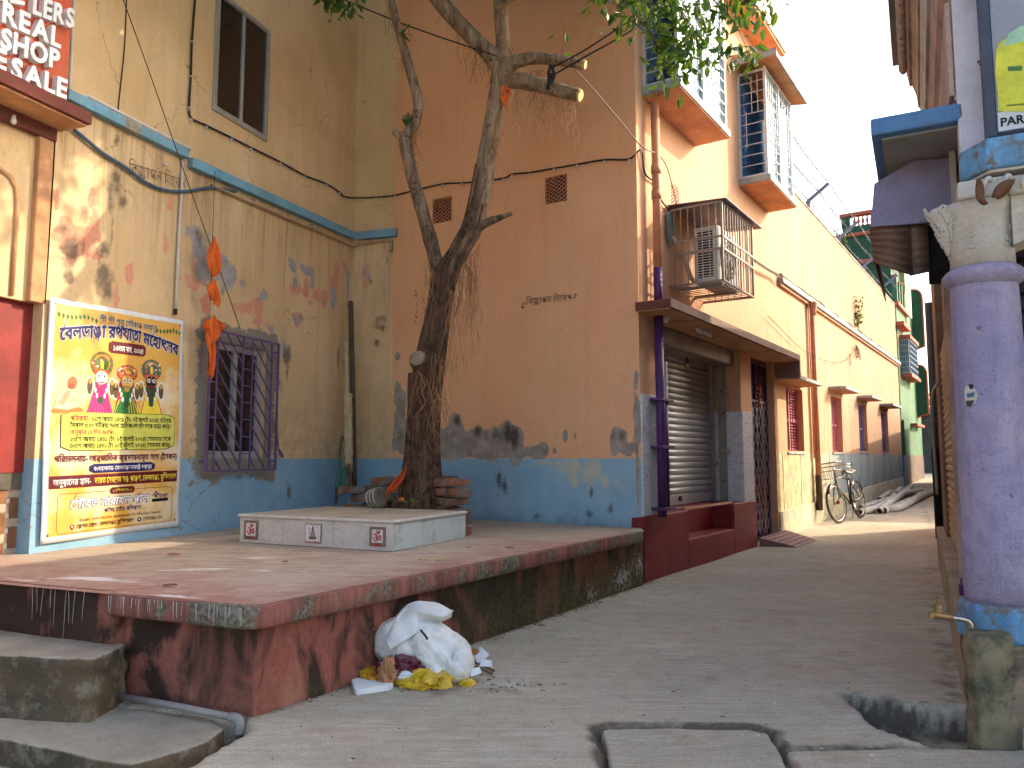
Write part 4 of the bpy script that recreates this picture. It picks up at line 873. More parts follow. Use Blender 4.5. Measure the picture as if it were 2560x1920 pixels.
def jaali(F, h, parent):
    a, b, c, e = h[:4]; w, hh = b-a, e-c
    d = MB(); d.fbox(F, a-.005, b+.005, -.075, -.06, c-.005, e+.005); ven = obj('vent_block', d, c_black, parent)
    l = MB(); nx_, nz_ = 4, 7
    for i in range(-nz_, nx_+nz_+1):                       # two families of slanting ribs leave lozenge openings
        for sgn in (1, -1):
            x0, x1 = i/nx_, i/nx_+sgn*1.0*nz_/nx_; t0, t1 = 0., 1.
            if x0 == x1: continue
            ts = sorted([(0-x0)/(x1-x0), (1-x0)/(x1-x0)]); t0, t1 = max(0, ts[0]), min(1, ts[1])
            if t1-t0 < .02: continue
            f = lambda t: F.p(a+(x0+(x1-x0)*t)*w, -.008, c+t*hh)
            l.bar(f(t0), f(t1), .009, .012, up=F.n)
    obj('lattice', l, c_orp, ven)
jaali(FO, vent1, oh); jaali(FO, vent2, oh)
# alley side
SHU = (.45, 3.22, .63, 2.655, .46, 1); GATE = (3.70, 4.84, -.1, 2.66, .22)
WN = [(5.52, 6.60, 1.30, 2.36, .20), (8.82, 9.86, 1.32, 2.42, .20), (11.66, 12.72, 1.35, 2.42, .20), (14.79, 15.93, 1.36, 2.42, .20)]
V3 = FA.uv(R(6,1370,0)); V3b = FA.uv(R(6,1445,170)); vent3 = (V3[0], V3b[0], V3b[1], V3b[1]+.28, .07)
gri = [(R(7,850,1500),1.6,.9,.8),(R(11,730,150),.5,.5,.8),(R(11,920,430),.6,.25,.8),(R(11,740,440),.5,.3,.8),(R(11,1090,400),.5,.4,.7),(R(7,900,900),1.2,.8,.6),(R(7,480,300),.5,.2,.5)]
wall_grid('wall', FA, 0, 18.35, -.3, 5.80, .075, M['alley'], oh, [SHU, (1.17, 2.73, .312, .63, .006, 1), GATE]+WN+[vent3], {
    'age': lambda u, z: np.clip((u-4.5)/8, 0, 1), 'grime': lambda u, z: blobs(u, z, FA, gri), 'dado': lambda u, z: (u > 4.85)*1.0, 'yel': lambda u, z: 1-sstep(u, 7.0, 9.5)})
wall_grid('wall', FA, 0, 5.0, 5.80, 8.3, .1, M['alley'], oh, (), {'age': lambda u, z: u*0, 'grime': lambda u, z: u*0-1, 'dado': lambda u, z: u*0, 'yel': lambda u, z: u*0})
jaali(FA, vent3, oh)
cr = MB(); cr.prism([FA.p(0,-.5,0), FA.p(18.3,-.5,0), FA.p(18.3,-4,0), FA.p(5,-4,0), FO.p(.1,-.12,0)], (0,0,5.75)); cr.prism([FA.p(.1,-.12,5.75), FA.p(4.95,-.12,5.75), FA.p(4.95,-4,5.75), FO.p(.1,-.12,5.75)], (0,0,2.5)); cr.fbox(FA, 4.86, 18.3, -.45, -.21, -.3, 5.7); cr.fbox(FA, 0.1, 18.3, -.45, -.12, 2.75, 5.74)
obj('house_core', cr, P('interior_dark2', S(60,48,40), .9), oh)
cp_ = MB(); cp_.fbox(FA, 5.0, 18.35, -.25, .015, 5.80, 5.83); obj('wall_coping', cp_, c_conc, oh)
rf = MB(); rf.fbox(FA, -.2, 4.9, -.5, .32, 7.48, 7.52); obj('roof_soffit', rf, c_orsoff, oh)
rf = MB(); rf.fbox(FA, -.2, 4.92, -.5, .34, 7.521, 7.95); obj('roof_fascia', rf, P('weathered_roof_fascia', S(190,186,174), .85, .12, 4, .3, .005, dirt=S(96,92,84), damt=.7, streak=.5), oh, bevel=.01)
# maroon plinth with the shop step
pl = MB(); pl.fbox(FA, -.005, 1.17, -.46, .025, -.3, .63); pl.fbox(FA, 2.73, 3.69, -.46, .025, -.3, .63); pl.fbox(FA, 1.17, 2.73, -.46, .024, -.3, .312); pl.fbox(FA, 1.17, 2.73, -.46, -.26, .312, .629)
obj('plinth', pl, c_redpl, oh, bevel=.012)
# tiles: piers either side of the shutter and the far jamb
def tiles(u0, u1, o, z0, z1, nz_, name='wall_tile'):
    for i in range(nz_):
        t = MB(); h = (z1-z0)/nz_; t.fbox(FA, u0, u1, -.01, o, z0+h*i+.0015, z0+h*(i+1)-.0015); obj(name, t, M['tile'], oh, bevel=.002)
tiles(.012, .44, .014, .632, 1.845, 4); tiles(3.235, 3.66, .014, .632, 1.83, 4)
for i in range(4):
    t = MB(); t.fbox(FA, 3.205, 3.219, -.44, 0.013, .634+.299*i, .93+.299*i); obj('wall_tile', t, M['tile'], oh, bevel=.002)
# rolling shutter: one mesh per slat
SO_ = -.40; zb = .64; zt = 2.62; ns = 24
sh = thing('rolling_shutter', 'closed grey steel rolling shutter of the shop under the brown canopy', 'shutter', FA.p(1.8, SO_, zb))
prof = [(0, 0), (.010, .2), (.016, .5), (.010, .8), (0, 1.0)]
hs = (zt-zb-.13)/ns; smesh = None
for i in range(ns):
    z0 = zb+.13+hs*i; mb = MB()
    for (o, t) in prof:
        mb.v += [tuple(FA.p(.50, SO_+o, z0+hs*t*.985)), tuple(FA.p(3.16, SO_+o, z0+hs*t*.985))]
    mb.f = [(2*k, 2*k+1, 2*k+3, 2*k+2) for k in range(4)]
    if smesh is None: o0 = obj('slat', mb, M['steel'], sh, smooth=True, fix=False); o0.modifiers.new('s', 'SOLIDIFY').thickness = .003; smesh = o0
    else: c = smesh.copy(); COL.objects.link(c); c.location = smesh.location+Vector((0,0,hs*i))
b_ = MB(); b_.fbox(FA, .50, 3.16, SO_-.004, SO_+.014, zb, zb+.125); obj('bottom_plate', b_, M['steel'], sh, bevel=.003)
for u in (.78, 1.95): b_ = MB(); q = FA.p(u, SO_+.015, zb+.075); b_.tube([q, q+FA.n*.02], .032, 12); obj('lock_boss', b_, c_bkf, sh)
for u in (.50, 3.13): b_ = MB(); b_.fbox(FA, u-.03, u+.03, SO_-.02, SO_+.05, zb, 2.64); obj('guide_rail', b_, c_cage, sh, bevel=.004)
for px in (R(10,1340,690), R(10,1865,680), R(10,1330,165)):
    u, z = FA.uv(px, SO_+.06); u = min(u, 3.12); b_ = MB(); b_.box(FA.p(u, SO_+.07, z), (.05,.05,.075)); obj('padlock', b_, c_chrome, sh, bevel=.012)
bx_ = MB(); bx_.fbox(FA, .48, 3.2, SO_-.03, -.08, 2.45, 2.648); obj('shutter_hood', bx_, c_cage, sh, bevel=.01)
tk = MB(); tk.fbox(FA, 3.165, 3.20, -.30, -.20, .64, 2.6); 
trk = single('cable_trunking', tk, c_pvc, 'grey vertical channel with clips beside the rolling shutter', 'trunking', bevel=.004)
for z in (.9, 1.3, 1.5, 1.8, 2.1): t = MB(); t.fbox(FA, 3.155, 3.164, -.31, -.19, z, z+.015); o_ = obj('clip', t, c_chrome, trk); o_.location = -trk.location
# canopy over the shop
CO = .36
ca = MB(); ca.fbox(FA, -.06, 4.95, -.01, CO, 2.665, 2.755); can = obj('shop_canopy', ca, c_candk, oh, bevel=.006)
t = MB(); t.fbox(FA, -.055, 4.955, CO+.001, CO+.012, 2.667, 2.757); obj('canopy_edge', t, c_can, can, bevel=.003)
t = MB(); t.fbox(FA, -.05, 4.94, .0, CO-.01, 2.655, 2.664); obj('canopy_soffit', t, c_soff, can)
t = MB(); t.fbox(FA, 4.93, 4.99, -.01, CO+.01, 2.42, 2.754); obj('canopy_end_drop', t, c_can, can, bevel=.004)
def sunshade(u0, u1, z, o, h=.055):
    t = MB(); t.fbox(FA, u0, u1, -.01, o, z, z+h); s = obj('sunshade', t, c_bluec, oh, bevel=.006); b = MB(); b.fbox(FA, u0+.02, u1-.02, 0, o-.02, z-.006, z-.001); obj('sunshade_soffit', b, c_soff, s)
sunshade(4.992, 6.55, 2.405, CO-.02); sunshade(8.66, 10.05, 2.53, .32); sunshade(11.58, 12.95, 2.55, .32); sunshade(14.66, 16.15, 2.55, .32)
# louvred windows
for k, h in enumerate(WN):
    a, b, c, e = h[:4]; m1 = c_pinkw if k < 2 else c_lilw; o = -.15
    w = MB(); w.fbox(FA, a, a+.05, o, o+.05, c, e); w.fbox(FA, b-.05, b, o, o+.05, c, e); w.fbox(FA, a+.05, b-.05, o, o+.05, c, c+.04); w.fbox(FA, a+.05, b-.05, o, o+.05, e-.04, e); w.fbox(FA, a+.05, b-.05, o+.002, o+.052, (c+e)/2-.03, (c+e)/2+.03); w.fbox(FA, (a+b)/2-.025, (a+b)/2+.025, o+.004, o+.054, c+.04, e-.04)
    win = obj('window', w, m1, oh)
    n = 20
    for i in range(n):
        z = c+.06+(e-c-.12)*i/(n-1); s = MB(); s.hexa([FA.p(a+.05,o+.004,z+.012),FA.p(b-.05,o+.004,z+.012),FA.p(b-.05,o+.034,z-.012),FA.p(a+.05,o+.034,z-.012),FA.p(a+.05,o+.004,z+.018),FA.p(b-.05,o+.004,z+.018),FA.p(b-.05,o+.034,z-.006),FA.p(a+.05,o+.034,z-.006)])
        obj('louvre_slat', s, m1, win)
    gb_ = MB()
    for i in range(1, 7): u = a+(b-a)*i/7; gb_.bar(FA.p(u, -.06, c), FA.p(u, -.06, e), .012)
    obj('window_bars', gb_, m1, win)
    d = MB(); d.fbox(FA, a-.02, b+.02, -.21, -.195, c-.02, e+.02); obj('window_back', d, c_black, win)
    s = MB(); s.fbox(FA, a-.02, b+.02, -.1, .02, c-.03, c-.002); obj('sill', s, c_bluec, win)
# collapsible gate with its red-and-violet sheet
gt = thing('lattice_gate', 'purple lattice steel gate standing in the doorway beside the tiled pier', 'gate', FA.p(4.3, -.12, .1))
t = MB(); t.fbox(FA, 3.70, 4.84, -.215, -.205, .05, 2.66); obj('back_sheet', t, P('dark_violet_sheet', S(66,46,84), .6), gt)
t = MB(); t.fbox(FA, 3.70, 4.84, -.204, -.196, .06, .95); obj('lower_sheet', t, c_redpl, gt)
t = MB(); 
for u in (3.72, 4.26, 4.80): t.fbox(FA, u-.02, u+.02, -.14, -.10, .06, 2.64)
t.fbox(FA, 3.74, 4.78, -.138, -.102, 2.58, 2.64); t.fbox(FA, 3.74, 4.78, -.138, -.102, 2.02, 2.05); t.fbox(FA, 3.74, 4.78, -.138, -.102, .06, .10); obj('gate_frame', t, c_purd, gt)
for i in range(-6, 9):
    for sgn in (1, -1):
        z0 = .1+.25*i; z1 = z0+sgn*1.5; 
        if sgn < 0: z0, z1 = z0+1.5, z0
        lo, hi = .1, 2.02; ts = sorted([(lo-z0)/(z1-z0), (hi-z0)/(z1-z0)]); t0, t1 = max(0, ts[0]), min(1, ts[1])
        if t1-t0 < .03: continue
        b_ = MB(); b_.bar(FA.p(3.74+1.04*t0, -.10-.004*sgn, z0+(z1-z0)*t0), FA.p(3.74+1.04*t1, -.10-.004*sgn, z0+(z1-z0)*t1), .009, .006, up=FA.n); obj('lattice_bar', b_, c_alu, gt)
for i in range(7): b_ = MB(); z = 2.08+.075*i; b_.fbox(FA, 3.74, 4.78, -.135, -.128, z, z+.012); obj('rail', b_, c_purd, gt)
for i in range(12): b_ = MB(); u = 3.79+.085*i; b_.fbox(FA, u, u+.012, -.128, -.12, 2.05, 2.58); obj('upright', b_, c_purd, gt)
mb = MB(); q = FA.p(4.28, -.09, 2.28)
for k in range(5): mb.tube(spline([q+Vector((0,0,-.07*k)), q+FA.d*random.uniform(-.05,.05)+FA.n*.03+Vector((0,0,-.05-.06*k)), q+FA.d*random.uniform(-.06,.06)+Vector((0,0,-.1-.06*k))], 4), [.02]*8+[.008], 6)
single('gate_garland', mb, P('red_garland', S(190,60,40), .7), 'small red and yellow charm hanging on the upper grid of the purple gate', 'garland', smooth=True)
rp_ = MB(); rp_.hexa([FA.p(3.75,.03,.0),FA.p(5.15,.03,.0),FA.p(5.0,.50,-.03),FA.p(3.85,.50,-.03),FA.p(3.75,.03,.12),FA.p(5.15,.03,.12),FA.p(5.0,.50,.012),FA.p(3.85,.50,.012)])
ramp = single('checkered_ramp', rp_, P('chequer_ramp_red', S(140,104,100), .7, .15, 6, .3, .004, dirt=S(110,84,80)), 'reddish chequered ramp on the street in front of the purple gate', 'ramp', bevel=.01)
for i in range(9):
    for jx in range(5):
        t = MB(); u = 3.9+.13*i+.04*(jx % 2); o = .08+.09*jx; q = FA.p(u, o, .12-.108*(o-.03)/.47+.003); t.box(q, (.06,.018,.008), FA.rot()); o_ = obj('stud', t, c_redpl, ramp); o_.location = -ramp.location
# rain pipes
dp = thing('rain_pipe', 'rain pipe on the corner, orange above and purple below the canopy, held by brackets', 'pipe', FA.p(.3, .09, .6))
for (z0, z1, m, r) in ((4.93, 3.16, c_orp, .045), (3.16, 2.757, c_purd, .046), (2.66, .615, c_purd, .046)):
    t = MB(); t.tube([FA.p(.27,.10,z0), FA.p(.275,.10,z1)], r, 16); obj('pipe', t, m, dp, smooth=True)
for z in (4.25, 3.98): t = MB(); t.tube([FA.p(.27,.10,z), FA.p(.27,.10,z-.09)], .053, 16); obj('socket', t, c_orp, dp, smooth=True)
for z in (1.78, 1.30, .68): t = MB(); t.fbox(FA, .20, .50, .01, .155, z, z+.03); obj('bracket', t, c_purd, dp, bevel=.004)
t = MB(); t.tube([FA.p(.395,.09,1.80), FA.p(.395,.09,.70)], .04, 14); obj('pipe', t, c_purd, dp, smooth=True)
t = MB(); t.tube([FA.p(.46,.09,2.2), FA.p(.46,.09,.72)], .014, 8); obj('pipe', t, c_pvcw, dp, smooth=True)
dp = thing('rain_pipe', 'brown rain pipe with a hopper head on the sunlit alley wall beside the louvred window', 'pipe', FA.p(7.2, .08, .3))
t = MB(); t.tube([FA.p(7.2,.08,3.92), FA.p(7.2,.08,.32)], .048, 14); obj('pipe', t, c_orp, dp, smooth=True)
t = MB(); t.tube([FA.p(7.06,.05,3.92), FA.p(7.06,.05,1.2)], .014, 8); obj('pipe', t, c_orp, dp, smooth=True)
t = MB(); t.lathe(FA.p(7.2,.09,3.74), [(.05,0),(.055,.08),(.08,.2),(.085,.24),(.06,.24)], 14); obj('hopper', t, c_orp, dp, smooth=True)
t = MB(); t.tube([FA.p(7.2,.08,.9), FA.p(7.2,.08,.30)], .055, 14); obj('shoe', t, P('rusty_shoe', S(92,70,54), .8, .2), dp, smooth=True)
# skirting and ledge on the long wall
t = MB(); t.hexa([FA.p(4.9,-.01,-.2),FA.p(18.3,-.01,-.2),FA.p(18.3,.025,-.2),FA.p(4.9,.025,-.2),FA.p(4.9,-.01,.40),FA.p(18.3,-.01,.66),FA.p(18.3,.025,.66),FA.p(4.9,.025,.40)])
obj('skirting', t, P('skirting_lime', S(196,188,158), .85, .15, 4, .3, .005, dirt=S(140,138,124), streak=.3), oh, bevel=.008)
for i in range(12):
    t = MB(); u = 5.2+1.1*i; t.fbox(FA, u, u+.03, 0, .008, .42+.02*i, 1.29); obj('dado_rib', t, P('dado_rib_lime', S(200,196,172), .85, .1), oh)
t = MB(); t.fbox(FA, 5.25, 18.4, -.01, .09, 3.97, 4.06); obj('string_course', t, c_bluec, oh, bevel=.008)
t = MB(); t.fbox(FA, 5.25, 18.4, 0, .05, 3.93, 3.968); obj('string_course_moulding', t, c_orp, oh)
mb = MB()
for k in range(5):
    pts = [FA.p(5.2+i*.45, .03+random.uniform(0,.05), 4.072+random.uniform(0,.02+.03*(i % 3 == 0))) for i in range(29)]; mb.tube(spline(pts, 4), .008, 5)
single('cable_bundle', mb, P('dusty_cable', S(112,92,78), .8), 'tangled bundle of dusty cables lying along the pale ledge of the alley wall', 'cables', smooth=True)
mb = MB(); pts = onF(FA, [R(6,2070,590),R(6,2212,680),R(7,90,730),R(7,130,780)], .1); 
for k in range(4): mb.tube(spline([q+Vector((0,0,.012*k))+FA.n*.01*random.random() for q in pts], 5), .007, 5)
single('cable_bundle', mb, P('dusty_cable', S(112,92,78), .8), 'short loose cable bundle between the caged air conditioner and the pale ledge', 'cables', smooth=True)
mb = MB(); mb.tube(spline(onF(FA, [R(7,0,1070),R(7,270,1340),R(7,420,1430),R(7,580,1475),R(7,690,1440),R(7,770,1330)], .05), 6), .005, 5)
q = FA.p(*[FA.uv(R(7,710,1450), .05)[0]], .05, FA.uv(R(7,710,1450), .05)[1]); mb.tube([q+FA.d*(.1*math.cos(a))+Vector((0,0,.13*math.sin(a))) for a in np.linspace(0, 6.28, 16)], .006, 5, cap=False)
q = q+FA.d*.75+Vector((0,0,.42))
for k in range(5): mb.tube([q+FA.d*(.28*random.random()*math.sin(a)+.1*k*math.sin(a/2))+Vector((0,0,-.16*(1-math.cos(a))*random.uniform(.6,1))) for a in np.linspace(0, 6.28, 12)], .005, 5, cap=False)
single('loose_wire', mb, c_rope, 'loose looped wire sagging across the stained alley wall below the ledge', 'wire')
# ------------------------------------------------------------------ bay windows
def bay(u0, u1, o, z0, z1, label, shade):
    b = thing('bay_window', label, 'bay window', FA.p((u0+u1)/2, 0, z0))
    t = MB(); t.fbox(FA, u0, u1, -.01, o, z0+.012, z0+.10); obj('bay_slab', t, c_bluec, b, bevel=.006)
    t = MB(); t.fbox(FA, u0+.015, u1-.015, 0, o-.015, z0, z0+.011); obj('bay_soffit', t, c_orsoff, b)
    t = MB(); t.fbox(FA, u0+.16, u1-.12, .004, .03, z0+.1, z1); obj('curtain', t, c_curt, b)
    # folds of the curtain
    t = MB()
    for i in range(26): u = u0+.18+(u1-u0-.34)*i/25; t.tube([FA.p(u, .04, z0+.12), FA.p(u, .04, z1-.05)], .024, 6)
    obj('curtain_folds', t, c_curt, b, smooth=True)
    i0, i1, oo = u0+.05, u1-.05, o-.05
    t = MB(); t.fbox(FA, i0+.02, i1-.02, oo-.03, oo-.022, z0+.12, z1-.05); obj('glass', t, M['glassblue'], b)
    g = MB()
    for u in (i0, (i0+i1)/2, i1): g.fbox(FA, u-.018, u+.018, oo-.02, oo+.016, z0+.1, z1)
    for u in (i0,): g.fbox(FA, u-.018, u+.018, .0, .03, z0+.1, z1)
    for z in (z0+.12, z1-.03): g.fbox(FA, i0+.02, i1-.02, oo-.018, oo+.014, z-.016, z+.016); g.fbox(FA, i0-.012, i0+.012, .03, oo-.02, z-.016, z+.016)
    fr = obj('grille_frame', g, c_whm, b)
    nz_ = int((z1-z0-.2)/.135)
    for i in range(1, nz_):
        z = z0+.12+(z1-z0-.15)*i/nz_; t = MB(); t.fbox(FA, i0+.018, i1-.018, oo+.0, oo+.010, z, z+.010); obj('rail', t, c_whm, fr); t = MB(); t.fbox(FA, i0-.005, i0+.005, .03, oo-.02, z, z+.010); obj('rail', t, c_whm, fr)
    for i in range(1, 13):
        u = i0+(i1-i0)*i/13; r = random.choice([(0, 1), (0, .33), (.33, 1), (.6, 1), (0, .62), (.2, .8)]); za = z0+.12+(z1-z0-.15)*r[0]; zb_ = z0+.12+(z1-z0-.15)*r[1]
        t = MB(); t.fbox(FA, u-.005, u+.005, oo+.010, oo+.02, za, zb_); obj('upright', t, c_whm, fr)
    for i in range(1, 4):
        o2 = .03+(oo-.05)*i/4; t = MB(); zc_ = z0+.12+(z1-z0)*random.choice([.25, .4, .55]); t.fbox(FA, i0-.014, i0-.005, o2-.005, o2+.005, zc_, zc_+(z1-z0)*.32); obj('upright', t, c_whm, fr)
    if shade:
        t = MB(); t.hexa([FA.p(u0-.15,-.01,z1+.12),FA.p(u1+.15,-.01,z1+.12),FA.p(u1+.15,o+.16,z1),FA.p(u0-.15,o+.16,z1),FA.p(u0-.15,-.01,z1+.2),FA.p(u1+.15,-.01,z1+.2),FA.p(u1+.15,o+.16,z1+.07),FA.p(u0-.15,o+.16,z1+.07)])
        obj('bay_sunshade', t, c_orsoff, b)
        t = MB(); t.fbox(FA, u0-.152, u1+.152, o+.16, o+.175, z1-.004, z1+.075); t.fbox(FA, u0-.165, u0-.151, -.01, o+.175, z1+.02, z1+.12); obj('shade_edge', t, c_bluec, b)
bay(.16, 1.74, .434, 4.985, 6.95, 'near grilled bay window with blue curtain behind the leaves on the orange house', True)
bay(3.42, 4.86, .434, 5.0, 6.66, 'far grilled bay window with blue curtain and sloping shade on the orange house', True)
# ------------------------------------------------------------------ caged air conditioner
cu0, cu1, cO, cz0, cz1 = .80, 1.86, .62, 3.06, 3.93
cg = thing('air_conditioner_cage', 'rusty grey steel cage bolted to the alley wall around the air conditioner', 'cage', FA.p(1.3, 0, cz0))
t = MB()
for u in (cu0, cu1):
    t.fbox(FA, u-.012, u+.012, cO-.024, cO, cz0, cz1)
    for z in (cz0, cz1-.02): t.fbox(FA, u-.010, u+.010, 0, cO-.024, z, z+.02)
for z in (cz0, cz1-.02): t.fbox(FA, cu0+.012, cu1-.012, cO-.022, cO-.002, z, z+.02)
obj('cage_frame', t, c_cage, cg)
for z in (cz0+.34, cz0+.47):
    t = MB(); t.fbox(FA, cu0+.012, cu1-.012, cO-.006, cO+.004, z, z+.025); obj('cross_bar', t, c_cage, cg); t = MB(); t.fbox(FA, cu0-.016, cu0-.008, .1, cO-.01, z, z+.025); obj('cross_bar', t, c_cage, cg)
for i in range(1, 12):
    u = cu0+(cu1-cu0)*i/12; t = MB(); t.fbox(FA, u-.005, u+.005, cO-.016, cO-.006, cz0+.02, cz1-.02); obj('cage_bar', t, c_cage, cg); t = MB(); t.fbox(FA, u-.004, u+.004, .0, cO-.02, cz0+.004, cz0+.012); obj('cage_bar', t, c_cage, cg)
for i in range(1, 8):
    o = cO*i/8; 
    for u in (cu0, cu1): t = MB(); t.fbox(FA, u-.005, u+.005, o-.005, o+.005, cz0+.02, cz1-.02); obj('cage_bar', t, c_cage, cg)
t = MB(); t.hexa([FA.p(cu0-.02,0,cz1+.05),FA.p(cu1+.25,0,cz1+.05),FA.p(cu1+.25,cO+.05,cz1+.01),FA.p(cu0-.02,cO+.05,cz1+.01),FA.p(cu0-.02,0,cz1+.056),FA.p(cu1+.25,0,cz1+.056),FA.p(cu1+.25,cO+.05,cz1+.016),FA.p(cu0-.02,cO+.05,cz1+.016)])
obj('tin_roof', t, c_tin, cg)
ac = thing('air_conditioner', 'white air conditioner outdoor unit with louvred side standing inside the cage', 'air conditioner', FA.p(1.3, .3, cz0+.03))
a0, a1, ao0, ao1, az0, az1 = .99, 1.72, .22, .50, cz0+.05, cz0+.68
t = MB(); t.fbox(FA, a0, a1, ao0, ao1, az0, az1); body = obj('body', t, c_acw, ac, bevel=.02)
t = MB(); t.fbox(FA, a0-.004, a0-.001, ao0+.05, ao1-.06, az0+.06, az1-.05); lv = obj('side_grille', t, c_black, body)
for i in range(18): t = MB(); z = az0+.07+(az1-az0-.13)*i/17; t.fbox(FA, a0-.012, a0-.004, ao0+.05, ao1-.06, z, z+.010); obj('fin', t, c_acw, lv)
q = FA.p((a0+a1)/2-.06, ao1+.004, (az0+az1)/2)
t = MB(); t.tube([q, q+FA.n*.004], .245, 28); fan = obj('fan_opening', t, c_black, body)
for r in (.06, .11, .16, .205, .24): t = MB(); t.tube([q+FA.n*.016+FA.d*(r*math.cos(a))+Vector((0,0,r*math.sin(a))) for a in np.linspace(0, 6.283, 25)], .004, 5, cap=False); obj('guard_ring', t, c_acw, fan)
for a in np.linspace(0, 3.14, 7)[:-1]: t = MB(); v = FA.d*math.cos(a)+Vector((0,0,math.sin(a))); t.bar(q+FA.n*.013-v*.24, q+FA.n*.013+v*.24, .006); obj('guard_spoke', t, c_acw, fan)
t = MB()
for k in range(3):
    a = k*2.09; v = FA.d*math.cos(a)+Vector((0,0,math.sin(a))); w_ = FA.d*math.cos(a+1.57)+Vector((0,0,math.sin(a+1.57))); t.hexa([q+FA.n*.005+v*.03-w_*.02,q+FA.n*.005+v*.2-w_*.07,q+FA.n*.005+v*.2+w_*.07,q+FA.n*.005+v*.03+w_*.02,q+FA.n*.008+v*.03-w_*.02,q+FA.n*.008+v*.2-w_*.07,q+FA.n*.008+v*.2+w_*.07,q+FA.n*.008+v*.03+w_*.02])
obj('fan_blades', t, c_cage, fan)
for u in (a0+.12, a1-.12): t = MB(); t.fbox(FA, u-.02, u+.02, 0, ao1, cz0+.02, az0-.002); obj('bracket', t, c_cage, ac)
mb = MB(); mb.tube(spline([FA.p(.78,.05,3.62), FA.p(.84,.12,3.5), FA.p(.87,.18,3.3), FA.p(.93,.22,3.15), FA.p(1.0,.25,3.13)], 6), .025, 8); obj('coolant_hose', mb, P('hose_tape_beige', S(176,150,116), .8), ac, smooth=True)
mb = MB(); mb.prism([FA.p(.70,.02,3.86), FA.p(.80,.02,3.93), FA.p(.84,.04,3.6), FA.p(.76,.03,3.5), FA.p(.70,.02,3.62)], FA.n*.03); single('grey_rag', mb, P('grey_green_rag', S(116,124,118), .9), 'grey-green sheet tucked between wall and air conditioner cage', 'sheet', bevel=.008)
# ------------------------------------------------------------------ small fittings under the canopy
u, z = FA.uv(R(6,1300,1090), .1); q = FA.p(u, .1, z)
cv = thing('security_camera', 'white bullet security camera under the brown canopy beside the purple pipe', 'camera', q)
t = MB(); t.tube([q+FA.n*-.1+Vector((0,0,.03)), q+Vector((0,0,.02))], .018, 10); obj('bracket', t, c_wht, cv)
t = MB(); v = (FA.d*.8+FA.n*.5+Vector((0,0,-.35))).normalized(); t.tube([q-v*.05, q+v*.05], .032, 14); t.tube([q+v*.05, q+v*.062], .034, 14); obj('body', t, c_wht, cv, smooth=False, bevel=.004)
t = MB(); t.tube([q+v*.0621, q+v*.066], .024, 12); obj('lens', t, c_bkf, cv)
u0, z0 = FA.uv(R(6,1610,1200), .2); u1, _ = FA.uv(R(6,1725,1190), .2)
t = MB(); t.fbox(FA, u0, u1, .17, .21, 2.60, 2.65); single('tube_light', t, c_wht, 'short white batten light fixed to the underside of the shop canopy', 'light', bevel=.006)
mb = MB(); u, z = FA.uv(R(6,1510,1330), -.3); q = FA.p(u, -.3, 2.5); mb.tube([q, FA.p(u, -.3, z-.14)], .004, 5)
hb = thing('hanging_charm', 'lemon and chilli charm hanging on a thread before the rolling shutter', 'charm', q); obj('thread', mb, c_rope, hb)
t = MB(); qq = FA.p(u, -.3, z-.25)
for k in range(5): t.tube([qq+Vector((0,0,.10)), qq+FA.d*random.uniform(-.03,.03)+FA.n*random.uniform(-.02,.02)+Vector((0,0,.03))], [.010,.003], 6)
obj('chillies', t, P('chilli_dark', S(60,56,30), .4), hb); t = MB(); t.lathe(qq-Vector((0,0,.03)), [(.004,0),(.022,.012),(.026,.028),(.020,.045),(.004,.055)], 10); obj('lemon', t, P('lemon', S(190,170,50), .45), hb, smooth=True)
# ------------------------------------------------------------------ barbed wire on brackets
tips = []
for k, (u, lb) in enumerate(((7.75,'nearest of the four bent iron brackets on the alley wall top'),(10.6,'second bent iron bracket along the alley wall top'),(13.58,'third bent iron bracket along the alley wall top'),(16.5,'farthest bent iron bracket on the alley wall top, before the green house'))):
    t = MB(); b0 = FA.p(u, -.05, 5.78); b1 = FA.p(u, -.05, 6.02); b2 = FA.p(u+.12, .30, 6.32)
    t.bar(b0, b1, .06, .06); t.bar(b1-Vector((0,0,.01)), b2, .05, .06); tips.append([b1+Vector((0,0,.04)), (b1+b2)/2+Vector((0,0,.04)), b2+Vector((0,0,.03))])
    single('wire_bracket', t, P('galvanised_dull', S(138,134,150), .5, .1, 10), lb, 'bracket', 'barbed wire brackets on the wall')
st_ = [FA.p(4.9,-.05,6.06), FA.p(4.9,.1,6.22), FA.p(4.9,.3,6.36)]
for k in range(3):
    mb = MB(); pts = [st_[k]]
    for tp in tips:
        pts.append((pts[-1]+tp[k])/2+Vector((0,0,-.05))); pts.append(tp[k])
    pts.append(tips[-1][k]+FA.d*1.8); sp = spline(pts, 24); mb.tube(sp, .008, 4)
    for q in sp[::2]:
        v = Vector((random.uniform(-1,1), random.uniform(-1,1), random.uniform(-1,1))).normalized()*.045; mb.bar(q-v, q+v, .009)
    single('barbed_wire', mb, P('barbed_wire_grey', S(140,138,134), .5), ['lowest strand of barbed wire along the top of the alley wall', 'middle strand of barbed wire along the top of the alley wall', 'uppermost strand of barbed wire along the top of the alley wall'][k], 'barbed wire', 'barbed wire strands')
